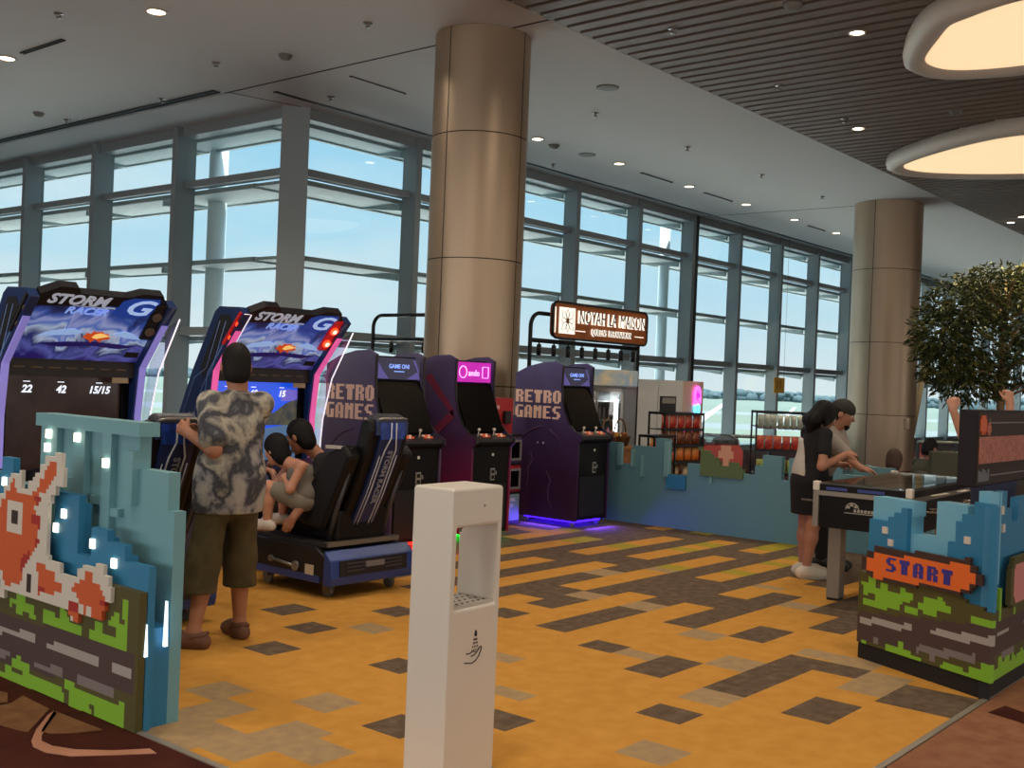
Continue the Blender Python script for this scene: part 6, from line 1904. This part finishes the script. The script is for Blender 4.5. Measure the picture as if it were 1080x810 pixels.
# ---- standing man in tie-dye shirt, facing the racing machines
def man_tiedye():
    o = N_(3.885, 5.385, 0)
    t = thing('person', 'man in a tie-dye shirt and long olive shorts standing at the racing machines', 'person', o)
    cr = unit([CR[0][0], CR[0][1], 0]); cf_ = unit([CR[2][0], CR[2][1], 0])
    q = lambda r_, f_, z: cr * r_ + cf_ * f_ + N_(0, 0, z)      # along the picture's right, away, up
    F = unit(q(-.70, .72, 0))                                  # facing
    Rt = unit(np.cross(F, N_(0, 0, 1)))                        # his right
    S = Sdf()
    pel = q(.03, 0, .93); ch = q(.035, 0, 1.26); nk = q(.05, .0, 1.47)
    hipL, hipR = pel - Rt * .09, pel + Rt * .09
    shL, shR = q(.05, 0, 1.40) - Rt * .172, q(.05, 0, 1.40) + Rt * .165
    ankL, ankR = q(-.10, -.17, .085), q(.085, .13, .085)
    knL, knR = (hipL + ankL) / 2 + F * .02, (hipR + ankR) / 2 + F * .02
    knL[2] = knR[2] = .49
    S.ell(pel + N_(0, 0, .03), N_(.165, .115, .14), basis(F), .05); S.ell(q(.035, 0, 1.13), N_(.15, .115, .17), basis(F), .06); S.ell(ch, N_(.17, .12, .16), basis(F), .06)
    S.cone(shL, shR, .055, None, .06); S.chain([nk - N_(0, 0, .05), q(.055, 0, 1.56)], [.062, .055], .03)
    for h_, k_, a_ in ((hipL, knL, ankL), (hipR, knR, ankR)):
        S.chain([h_ - N_(0, 0, .03), k_, k_ - N_(0, 0, .12) - F * .008, a_ + N_(0, 0, .02)], [.092, .058, .058, .036], .04)
        foot(S, a_, unit(q(-1.0, .05, 0)) if h_ is hipL else unit(q(-.55, .85, 0)))
    elL = q(-.02, -.20, 1.135); wrL = q(-.205, -.10, 1.225)
    elR = q(.02, .26, 1.12); wrR = q(-.20, .17, 1.20)
    S.chain([shL, elL, wrL], [.052, .042, .029], .03); S.chain([shR, elR, wrR], [.052, .042, .029], .03)
    hand(S, wrL, q(-.65, .55, .35), q(-.5, -.7, .3), .75, 1.0, 1); hand(S, wrR, q(-.75, -.5, .30), q(-.4, .7, .4), .8, 1.0, -1)
    hc = q(.035, .01, 1.615)
    P, R = head(S, hc, unit(q(-.35, .93, -.18)), 1.02)
    b = S.build('body', SKIN, t, .0075)
    eyes(P, R, 1.02, b)
    hair_cap(P, R, 1.03, b, front=.058, low=-.045, puff=1.0)
    # shirt
    tie = ramp_mat('tie_dye', [(0, '97958f'), (.30, 'a5a29c'), (.42, '85858a'), (.50, '46474f'), (.58, '3a3a42'), (.68, '85827c'), (.8, 'b5ae9e'), (1, '4c4d55')], 'Z', .1, 1.9, .85, noise=1.9, nscale=5.5, dist=.35)
    T = Sdf()
    T.ell(q(.025, 0, .88), N_(.218, .172, .34), basis(F), .06); T.ell(q(.035, 0, 1.02), N_(.182, .146, .26), basis(F), .08); T.ell(q(.04, 0, 1.25), N_(.188, .145, .18), basis(F), .06)
    T.cone(shL + N_(0, 0, .0), shR, .066, None, .05); T.cone(nk - N_(0, 0, .06), nk - N_(0, 0, .03), .080, .068, .04)
    mL = shL + (elL - shL) * .74; mR = shR + (elR - shR) * .80
    T.cone(shL, mL, .072, .080, .03); T.cone(shR, mR, .072, .080, .03)
    T.half(q(0, 0, .765), (0, 0, -1))
    T.build('shirt', tie, t, .0085)
    for i in range(1): MB().tube([q(.052, 0, 1.462) + (Rt * math.cos(a) * .066 + F * math.sin(a) * .062) for a in np.linspace(0, 2 * PI, 20, endpoint=False)], .009, 6, closed=True).build('collar', mat('collar_grey', '8a857c', .8), t)
    # shorts
    olive = mat('shorts_olive', '453d24', .9, noise=('51482c', 12, .4, .6))
    T = Sdf(); T.ell(pel + N_(0, 0, -.03), N_(.172, .135, .16), basis(F), .05)
    for h_, k_, a_ in ((hipL, knL, ankL), (hipR, knR, ankR)):
        low = k_ + (a_ - k_) * .50
        T.chain([h_ - N_(0, 0, .05), k_, low], [.094, .094, .100], .05)
        T.half(low + N_(0, 0, .025), (0, 0, -1)) if h_ is hipR else None
    T.build('shorts', olive, t, .009)
    croc = mat('clog_brown', '6e4a38', .7)
    for a_, f_ in ((ankL, q(-1.0, .05, 0)), (ankR, q(-.55, .85, 0))):
        s = shoe(a_ - N_(0, 0, .012), f_, croc, t, 1.02, 'clog', .007)
        f_ = unit(f_); sd = N_(f_[1], -f_[0], 0)
        m = MB()
        for i in range(3):
            for e in (-1, 1):
                pq = a_ + f_ * (.09 + .035 * i) + sd * e * .046; m.ball((pq[0], pq[1], .048), .007, 8, 6)
        m.build('vent_hole', mat('clog_dark', '3a241a', .8), s)
        MB().tube([a_ + sd * .05 + N_(0, 0, -.02), a_ - f_ * .07 + sd * .03 + N_(0, 0, .0), a_ - f_ * .07 - sd * .03 + N_(0, 0, .0), a_ - sd * .05 + N_(0, 0, -.02)], .010, 6).build('heel_strap', croc, s)
    return t
man_tiedye()

# ---- adult in black leaning in the racing seat, child on the lap
def seat_adult():
    t = thing('person', 'adult in a black T-shirt sitting in the racing seat, one bare arm hanging down', 'person', (5.53, 6.15, 0))
    o = N_(5.53, 6.15, 0)
    A = lambda px, py, D: at(px, py, D) - o
    S = Sdf()
    hip = A(352, 540, 8.35); ch = A(341, 505, 8.30)
    tr_ = N_(.86, -.22, .0) * .17
    sh_l = A(341, 487, 8.12); sh_r = A(343, 487, 8.48)
    hc = A(316, 461, 8.30)
    S.ell(hip, N_(.15, .14, .11), None, .05); S.ell((hip + ch) / 2, N_(.14, .12, .14), None, .06); S.ell(ch, N_(.145, .12, .12), None, .06)
    S.cone(sh_l, sh_r, .050, None, .06); S.cone((sh_l + sh_r) / 2, (hc + (sh_l + sh_r) / 2) / 2, .055, .05, .03); S.cone((hc + (sh_l + sh_r) / 2) / 2, hc - N_(0, 0, .03), .05, .05, .03)
    for e in (-1, 1):
        h_ = hip + N_(e * .09, .02, -.02); k_ = hip + N_(e * .12, .48, .04); a_ = N_(hip[0] + e * .12, hip[1] + .66, .30)
        S.chain([h_, k_, a_], [.088, .06, .04], .04); 
        S.cone(a_, a_ + N_(0, .14, -.03), .04, .03, .02)
    el = A(327, 522, 7.98); wr = A(309, 546, 7.92)
    S.chain([sh_l, el, wr], [.052, .042, .030], .03)
    hand(S, wr, A(301, 560, 7.92) - wr, N_(-.8, -.6, .1), .45, .9, 1)
    el2 = sh_r + N_(.06, .22, -.16); wr2 = sh_r + N_(-.04, .46, -.06)
    S.chain([sh_r, el2, wr2], [.052, .042, .030], .03); hand(S, wr2, N_(-.4, .8, .2), N_(.3, .3, .9), .9, 1.0, -1)
    P, R = head(S, hc, unit([-.25, .85, -.40]), .98)
    b = S.build('body', SKIN, t, .009); eyes(P, R, .98, b)
    hair_cap(P, R, .98, b, front=.05, low=-.07, puff=1.06)
    blk = mat('tee_black', '141316', .85)
    T = Sdf(); T.ell(hip + N_(0, 0, .03), N_(.165, .155, .12), None, .05); T.ell((hip + ch) / 2, N_(.155, .135, .15), None, .06); T.ell(ch, N_(.16, .135, .13), None, .06); T.cone(sh_l, sh_r, .062, None, .05)
    T.cone(sh_l, sh_l + (el - sh_l) * .42, .066, .060, .03); T.cone(sh_r, sh_r + (el2 - sh_r) * .7, .072, .066, .03)
    T.build('shirt', blk, t, .010)
    T = Sdf(); T.ell(hip - N_(0, 0, .03), N_(.165, .155, .10), None, .05)
    for e in (-1, 1):
        h_ = hip + N_(e * .09, .02, -.02); k_ = hip + N_(e * .12, .48, .04); a_ = N_(hip[0] + e * .12, hip[1] + .66, .30)
        T.chain([h_, k_, a_ + (k_ - a_) * .1], [.10, .075, .06], .04)
    T.build('trousers', mat('trousers_charcoal', '2c2826', .9), t, .010)
    for e in (-1, 1): shoe(N_(hip[0] + e * .12, hip[1] + .68, .29), N_(0, 1, 0), mat('shoe_black', '161415', .6), t, 1.0)
seat_adult()
def lap_child():
    o = N_(5.38, 6.50, 0)
    t = thing('person', 'child in grey tank top and shorts on the seated adult\'s lap', 'person', o)
    S = Sdf(); sc = .72
    A = lambda px, py, D: at(px, py, D) - o
    hip = A(323, 525, 8.02); ch = A(318, 503, 8.05); hc = A(291, 475, 8.12)
    S.ell(hip, N_(.105, .10, .085), None, .04); S.ell(ch, N_(.105, .09, .11), None, .05)
    shl, shr = A(318, 492, 7.93), A(306, 491, 8.17)
    S.cone(shl, shr, .038, None, .04); S.cone((shl + shr) / 2, hc - N_(0, 0, .04), .046, .042, .03)
    kl = A(283, 514, 7.95); al = A(282, 552, 7.95); kr = kl + N_(.20, .06, .01); ar = al + N_(.20, .08, .02)
    for h_, k_, a_ in ((hip + N_(-.06, 0, -.01), kl, al), (hip + N_(.06, 0, -.01), kr, ar)):
        S.chain([h_, k_, k_ + (a_ - k_) * .35, a_], [.068, .047, .045, .030], .03); S.cone(a_, a_ + N_(0, .10, -.04), .03, .024, .02)
    ell, wrl = A(306, 516, 7.88), A(302, 508, 8.0); elr, wrr = A(292, 508, 8.2), A(288, 498, 8.3)
    S.chain([shl, ell, wrl], [.036, .030, .022], .02); S.chain([shr, elr, wrr], [.036, .030, .022], .02)
    hand(S, wrl, A(297, 494, 8.05) - wrl, N_(-.5, -.4, .7), .8, .7, 1); hand(S, wrr, N_(-.2, .9, .4), N_(.4, -.3, .8), .8, .7, -1)
    P, R = head(S, hc, unit([-.15, .9, -.3]), .86)
    b = S.build('body', SKIN2, t, .008); eyes(P, R, .86, b)
    hair_cap(P, R, .86, b, front=.055, low=-.09, puff=1.14)
    gr = mat('tank_grey', '6f6a62', .9)
    T = Sdf(); T.ell(hip + N_(0, 0, .03), N_(.118, .113, .095), None, .04); T.ell(ch, N_(.117, .102, .12), None, .05); T.half((shl + shr) / 2 + N_(0, 0, .005), (0, .1, 1))
    T.build('tank_top', gr, t, .008)
    T = Sdf(); T.ell(hip - N_(0, 0, .02), N_(.12, .112, .08), None, .04)
    for h_, k_ in ((hip + N_(-.06, 0, -.01), kl), (hip + N_(.06, 0, -.01), kr)): T.chain([h_, h_ + (k_ - h_) * .72], [.080, .070], .03)
    T.build('shorts', mat('shorts_grey', '7c766a', .9), t, .008)
    for a_ in (al, ar): shoe(a_ + N_(0, 0, .01), N_(-.3, .9, 0), mat('sneaker_white', 'c9bfb4', .6), t, .74, 'sneaker', .007, mat('sole_dark', '8a5a52', .7))
lap_child()

# ---- woman in black and bearded man at the game table
def woman():
    o = N_(8.985, 4.06, 0)
    t = thing('person', 'woman with long dark hair in a black dress at the game table', 'person', o)
    cr = unit([CR[0][0], CR[0][1], 0]); cf_ = unit([CR[2][0], CR[2][1], 0]); q = lambda r_, f_, z: cr * r_ + cf_ * f_ + N_(0, 0, z)
    F = unit(q(.80, -.1, 0)); F = unit(q(.9, .25, 0)); B_ = basis(F); Rt = B_[:, 0]
    S = Sdf(); pel = q(-.01, 0, .86); ch = q(.03, 0, 1.13); hc = q(.10, .0, 1.40)
    S.ell(pel, N_(.155, .115, .14), B_, .05); S.ell((pel + ch) / 2, N_(.125, .10, .16), B_, .06); S.ell(ch, N_(.145, .105, .14), B_, .05)
    shL, shR = ch + N_(0, 0, .12) - Rt * .155, ch + N_(0, 0, .12) + Rt * .155
    S.cone(shL, shR, .045, None, .05); S.cone(ch + N_(0, 0, .13), hc - N_(0, 0, .07), .048, .046, .03)
    aL, aR = q(-.02, .09, .085), q(-.03, -.08, .085)
    for h_, a_ in ((pel - Rt * .08, aL), (pel + Rt * .08, aR)):
        k_ = (h_ + a_) / 2; k_[2] = .46; k_ += F * .02
        S.chain([h_, k_, k_ - N_(0, 0, .11) - F * .012, a_ + N_(0, 0, .02)], [.088, .055, .054, .034], .04); foot(S, a_, F, .92)
    elR, wrR = q(.02, -.24, .98), q(.25, -.13, 1.08)
    S.chain([shR, elR, wrR], [.044, .036, .026], .03); hand(S, wrR, q(.9, .2, .15), q(.1, -.6, .7), .6, .92, 1)
    elL, wrL = q(.06, .24, .97), q(.27, .14, .98)
    S.chain([shL, elL, wrL], [.044, .036, .026], .03); hand(S, wrL, q(.9, -.2, .0), q(.1, .5, .8), .6, .92, -1)
    P, R = head(S, hc, unit(q(.85, .05, -.55)), .96)
    b = S.build('body', SKIN, t, .009); eyes(P, R, .96, b)
    H = Sdf(); H.ell(P(0, -.016, .030), N_(.086, .104, .102), R, .03)
    for x in (-.06, 0, .06): H.chain([P(x, -.06, .05), P(x * 1.25, -.085, -.10), hc + q(-.06 + 0, x * 1.4, -.24)], [.050, .046, .036], .05)
    H.chain([P(.075, .0, .03), hc + q(.02, -.085, -.12), hc + q(.05, -.11, -.24)], [.04, .045, .032], .04); H.chain([P(-.075, .0, .03), hc + q(.02, .085, -.12), hc + q(.05, .11, -.24)], [.04, .045, .032], .04)
    H.half(P(0, .06, .0), R @ N_(0, 1, -.35))
    H.build('hair', HAIR, b, .009)
    blk = mat('dress_black', '111013', .9)
    T = Sdf(); T.ell(pel, N_(.175, .135, .16), B_, .05); T.ell((pel + ch) / 2, N_(.145, .122, .17), B_, .06); T.ell(ch, N_(.162, .122, .15), B_, .05); T.cone(shL, shR, .056, None, .04); T.cone(pel - N_(0, 0, .05), pel - N_(0, 0, .32), .165, .150, .05)
    T.half(pel - N_(0, 0, .31), (0, 0, -1)); T.build('dress', blk, t, .009)
    wh = mat('sleeve_white', 'b8b2a8', .85)
    T = Sdf(); T.ell(pel + N_(0, 0, .02), N_(.178, .150, .20), B_, .05); T.ell((pel + ch) / 2, N_(.158, .138, .18), B_, .06); T.ell(ch, N_(.172, .136, .16), B_, .05); T.half(q(-.088, 0, 1), cr)
    T.build('draped_shirt', wh, t, .009)
    T = Sdf(); T.chain([shL, elL + (shL - elL) * .25], [.056, .052], .02); T.build('sleeve', blk, t, .009)
    T = Sdf(); T.chain([shR, elR + (shR - elR) * .45], [.056, .052], .02); T.build('sleeve', blk, t, .009)
    for a_ in (aL, aR): shoe(a_, F, mat('sneaker_cream', 'd0c6b4', .6), t, 1.04, 'sneaker', .007, mat('sole_cream', 'b8ad9c', .7))
woman()
def man_cap():
    o = N_(9.62, 4.16, 0)
    t = thing('person', 'bearded man in a pale T-shirt and dark brimless cap at the game table', 'person', o)
    cr = unit([CR[0][0], CR[0][1], 0]); cf_ = unit([CR[2][0], CR[2][1], 0]); q = lambda r_, f_, z: cr * r_ + cf_ * f_ + N_(0, 0, z)
    F = unit(q(.75, -.55, 0)); B_ = basis(F); Rt = B_[:, 0]
    S = Sdf(); pel = q(-.12, .06, .88); ch = q(-.02, .0, 1.13); hc = q(.075, -.05, 1.41)
    S.ell(pel, N_(.165, .125, .14), B_, .05); S.ell((pel + ch) / 2, N_(.155, .12, .17), B_, .06); S.ell(ch, N_(.17, .125, .15), B_, .06)
    shL, shR = ch + N_(0, 0, .13) - Rt * .19, ch + N_(0, 0, .13) + Rt * .19
    S.cone(shL, shR, .055, None, .06); S.cone(ch + N_(0, 0, .14), hc - N_(0, 0, .07), .06, .055, .03)
    aL, aR = q(.02, .12, .09), q(-.06, -.06, .09)
    for h_, a_ in ((pel - Rt * .09, aL), (pel + Rt * .09, aR)):
        k_ = (h_ + a_) / 2; k_[2] = .49; k_ += F * .03
        S.chain([h_, k_, a_ + N_(0, 0, .02)], [.092, .06, .038], .04); foot(S, a_, F)
    elR, wrR = q(.10, -.27, 1.0), q(.16, -.36, .945); elL, wrL = q(.17, .10, 1.0), q(.20, -.15, .95)
    S.chain([shR, elR, wrR], [.05, .042, .029], .03); hand(S, wrR, q(.9, -.3, -.1), q(0, 0, 1), .4, 1.0, 1)
    S.chain([shL, elL, wrL], [.05, .042, .029], .03); hand(S, wrL, q(.8, -.5, -.1), q(0, 0, 1), .4, 1.0, -1)
    P, R = head(S, hc, unit(q(.80, -.35, -.30)), 1.02)
    b = S.build('body', SKIN, t, .009); eyes(P, R, 1.02, b)
    hair_cap(P, R, 1.0, b, front=.03, low=-.05, puff=1.0)
    Bd = Sdf(); Bd.ell(P(0, .040, -.078), N_(.052, .050, .040), R, .02); Bd.cone(P(0, .076, -.095), P(0, .074, -.112), .020, .014, .02); Bd.half(P(0, .07, -.062), R @ N_(0, .35, 1)); Bd.build('beard', HAIR, b, .007)
    C_ = Sdf(); C_.ell(P(0, -.012, .045), N_(.094, .112, .098), R, .02); C_.half(P(0, 0, .030), R @ N_(0, -.12, -1)); cp = C_.build('cap', mat('cap_dark', '2b2a24', .85), t, .008)
    tee = mat('tee_pale', '9c948a', .9)
    T = Sdf(); T.ell(pel + N_(0, 0, .03), N_(.185, .145, .13), B_, .05); T.ell((pel + ch) / 2, N_(.175, .14, .18), B_, .06); T.ell(ch, N_(.188, .142, .16), B_, .06); T.cone(shL, shR, .066, None, .05)
    T.cone(shR, shR + (elR - shR) * .75, .070, .072, .03); T.cone(shL, shL + (elL - shL) * .75, .070, .072, .03); T.half(pel - N_(0, 0, .06), (0, 0, -1)); T.build('shirt', tee, t, .010)
    c_ = ch + F * .0 + Rt * .135 + F * .05
    pr = MB().lathe([(.035, -.002), (.035, .008)], (0, 0, 0), 14, 'y')
    blk = mat('trousers_black', '121114', .9)
    T = Sdf(); T.ell(pel - N_(0, 0, .03), N_(.18, .14, .14), B_, .05)
    for h_, a_ in ((pel - Rt * .09, aL), (pel + Rt * .09, aR)):
        k_ = (h_ + a_) / 2; k_[2] = .49; k_ += F * .03
        T.chain([h_, k_, a_ + N_(0, 0, .03)], [.11, .082, .065], .04)
    T.build('trousers', blk, t, .010)
    for a_ in (aL, aR): shoe(a_, F, mat('shoe_black', '161415', .6), t, 1.05)
man_cap()

# ---- child behind the score board cheering with both fists up
def cheerer():
    o = N_(8.36, 2.40, 0)
    t = thing('person', 'person behind the score board raising both fists', 'person', o)
    cr = unit([CR[0][0], CR[0][1], 0]); cf_ = unit([CR[2][0], CR[2][1], 0]); q = lambda r_, f_, z: cr * r_ + cf_ * f_ + N_(0, 0, z)
    A = lambda px, py, D: at(px, py, D) - o
    F = unit(q(-.3, -.9, 0)); B_ = basis(F); D = 8.0
    ctr = A(1048, 500, D)
    S = Sdf(); bx = N_(ctr[0], ctr[1], 0)
    pel = bx + N_(0, 0, .74); ch = bx + N_(0, 0, 1.0); hc = bx + N_(0, 0, 1.30)
    Rt = B_[:, 0]
    S.ell(pel, N_(.14, .11, .12), B_, .05); S.ell((pel + ch) / 2, N_(.13, .10, .15), B_, .06); S.ell(ch, N_(.145, .105, .13), B_, .05)
    sl = bx + cr * -.15 + N_(0, 0, 1.10); sr = bx + cr * .15 + N_(0, 0, 1.10)
    S.cone(sl, sr, .045, None, .05); S.cone(ch + N_(0, 0, .12), hc - N_(0, 0, .07), .05, .046, .03)
    el = A(1021, 474, D); wl = A(1005.5, 433, D)
    S.chain([sl, el, wl], [.044, .042, .028], .03); hand(S, wl, A(1002.5, 410, D) - wl, cf_ * -1 + cr * -.3, 1.45, .92, 1)
    er = A(1067, 478, D); wr = A(1065, 425, D)
    S.chain([sr, er, wr], [.044, .042, .028], .03); hand(S, wr, A(1064, 405, D) - wr, cf_ * -1 + cr * .3, 1.45, .92, -1)
    for e in (-1, 1):
        S.chain([pel + Rt * e * .07, bx + Rt * e * .09 + N_(0, 0, .40), bx + Rt * e * .10 + N_(0, 0, .09)], [.08, .052, .034], .03); foot(S, bx + Rt * e * .10 + N_(0, 0, .085), F, .9)
    P, R = head(S, hc, F, .93)
    b = S.build('body', SKIN2, t, .008); eyes(P, R, .93, b); hair_cap(P, R, .93, b, front=.05, low=-.05)
    T = Sdf(); T.ell(pel, N_(.16, .125, .13), B_, .05); T.ell((pel + ch) / 2, N_(.148, .118, .16), B_, .06); T.ell(ch, N_(.162, .12, .14), B_, .05); T.cone(sl, sr, .055, None, .04); T.cone(sl, sl + (el - sl) * .5, .058, .055, .02); T.cone(sr, sr + (er - sr) * .5, .058, .055, .02)
    T.build('shirt', mat('shirt_navy', '2a3048', .9), t, .010)
    T = Sdf(); T.ell(pel - N_(0, 0, .04), N_(.158, .125, .12), B_, .05)
    for e in (-1, 1): T.chain([pel + Rt * e * .07, bx + Rt * e * .09 + N_(0, 0, .44)], [.095, .078], .03)
    T.build('shorts', mat('shorts_dark', '22222a', .9), t, .010)
    for e in (-1, 1): shoe(bx + Rt * e * .10 + N_(0, 0, .085), F, mat('sneaker_white', ''), t, .92, 'sneaker')
cheerer()

# ---- people sitting far behind the game table
def sitter(px, py, D, label, shirt, face, hair_m, zseat=.44):
    """px,py: centre of the head in the photograph at depth D"""
    c = at(px, py, D)
    o = N_(c[0], c[1], 0)
    t = thing('person', label, 'person', o)
    F = unit([face[0], face[1], 0]); B_ = basis(F); Rt = B_[:, 0]
    hc = N_(0, 0, c[2]); S = Sdf()
    ch = hc - N_(0, 0, .32) - F * .04; pel = N_(*( - F * .10)[:2], max(zseat + .09, c[2] - .66))
    S.ell(pel, N_(.17, .13, .12), B_, .05); S.ell((pel + ch) / 2, N_(.155, .12, .17), B_, .06); S.ell(ch, N_(.165, .12, .14), B_, .05)
    sl, sr = ch + N_(0, 0, .11) - Rt * .175, ch + N_(0, 0, .11) + Rt * .175
    S.cone(sl, sr, .052, None, .05); S.cone(ch + N_(0, 0, .12), hc - N_(0, 0, .07), .055, .05, .03)
    k_ = [pel + F * .42 + Rt * e * .11 + N_(0, 0, -.03) for e in (-1, 1)]
    for kk, e in zip(k_, (-1, 1)):
        a_ = N_(kk[0], kk[1], .085) + F * .03
        S.chain([pel + Rt * e * .09, kk, a_], [.09, .06, .04], .04); foot(S, a_, F)
    for s_, e in ((sl, -1), (sr, 1)):
        e_ = s_ + Rt * e * .05 + F * .12 - N_(0, 0, .24); w_ = e_ + F * .20 - Rt * e * .08 + N_(0, 0, -.02)
        S.chain([s_, e_, w_], [.05, .042, .03], .03); hand(S, w_, F - Rt * e * .3, (0, 0, 1), .5, 1, e)
    P, R = head(S, hc, unit([face[0], face[1], -.35]), 1.0)
    b = S.build('body', SKIN, t, .011); eyes(P, R, 1.0, b); hair_cap(P, R, 1.0, b, m=hair_m, front=.045, low=-.06, puff=1.06)
    T = Sdf(); T.ell(pel + N_(0, 0, .04), N_(.188, .15, .13), B_, .05); T.ell((pel + ch) / 2, N_(.175, .138, .18), B_, .06); T.ell(ch, N_(.185, .136, .15), B_, .05); T.cone(sl, sr, .064, None, .04)
    for s_, e in ((sl, -1), (sr, 1)):
        e_ = s_ + Rt * e * .05 + F * .12 - N_(0, 0, .24); T.cone(s_, e_, .064, .056, .03)
    T.build('shirt', shirt, t, .011)
    T = Sdf(); T.ell(pel - N_(0, 0, .03), N_(.182, .145, .11), B_, .05)
    for kk, e in zip(k_, (-1, 1)):
        a_ = N_(kk[0], kk[1], .085) + F * .03; T.chain([pel + Rt * e * .09, kk, a_ + N_(0, 0, .06)], [.105, .078, .062], .04)
    T.build('trousers', mat('trousers_charcoal', ''), t, .011)
    for kk in k_: shoe(N_(kk[0], kk[1], .085) + F * .03, F, mat('shoe_black', ''), t, 1.0)
    return o, F
crr = [CR[0][0], CR[0][1]]; cff = [CR[2][0], CR[2][1]]
fdir = (crr[0] * .8 + cff[0] * .45, crr[1] * .8 + cff[1] * .45)
sitter(981, 473, 15.0, 'person in an olive shirt sitting beyond the lounge chair by the window', mat('shirt_olive', '3e3d30', .9), fdir, HAIR)
o2, F2 = sitter(943, 487, 11.8, 'brown-haired person sitting low beyond the game table, only the head showing', mat('shirt_brown', '4a3a30', .9), (crr[0] * .5 + cff[0], crr[1] * .5 + cff[1]), mat('hair_brown', '3a2418', .7), .30)
def bench(o, F, z, w, label):
    t = thing('bench', label, 'bench', (o[0] - F[0] * .10, o[1] - F[1] * .10, 0), math.atan2(F[1], F[0]) - PI / 2)
    MB().box(-w / 2, w / 2, -.22, .24, z - .08, z).build('seat', mat('bench_grey', '5c5a54', .8), t, .02)
    for x in (-w / 2 + .08, w / 2 - .08): MB().box(x - .03, x + .03, -.16, .16, 0, z - .08).build('leg', M_pole, t)
# ------------------------------------------------------------------ lamps of the hall (warm downlights in the slatted ceiling, most of them out of frame)
for (x, y) in [(2.0, 2.5), (5.5, 1.0), (8.5, 4.5), (4.5, 5.5), (1.0, 6.0), (12.5, 0.5), (-3.0, 2.0), (3.0, -3.0)]:
    lamp('hall_downlight', (x, y, CEIL - .14), .5, 55, (1.0, .84, .66), 165)
for (x, y) in [(8.0, 10.5), (5.0, 11.0), (14, 11)]:
    lamp('window_side_downlight', (x, y, CEIL - .02), .3, 25, (1.0, .88, .72), 150)
# unseen fill panels added behind the camera to brighten the ceiling and facing sides
for k, y in enumerate((-5, 2, 9, 16)):
    lamp('added_fill_light', (XB + .3, y, 2.2), 5.0, 200, (1.0, .95, .90), 175, (20, y, 2.6), sy=3.2)
for k, x in enumerate((0, 8, 16, 26)):
    lamp('added_fill_light', (x, YB + .3, 2.2), 5.0, 130, (1.0, .92, .82), 175, (x, 20, 2.6), sy=3.2)
for o in list(bpy.data.objects):
    if o.type == 'LIGHT': o['kind'] = 'light'
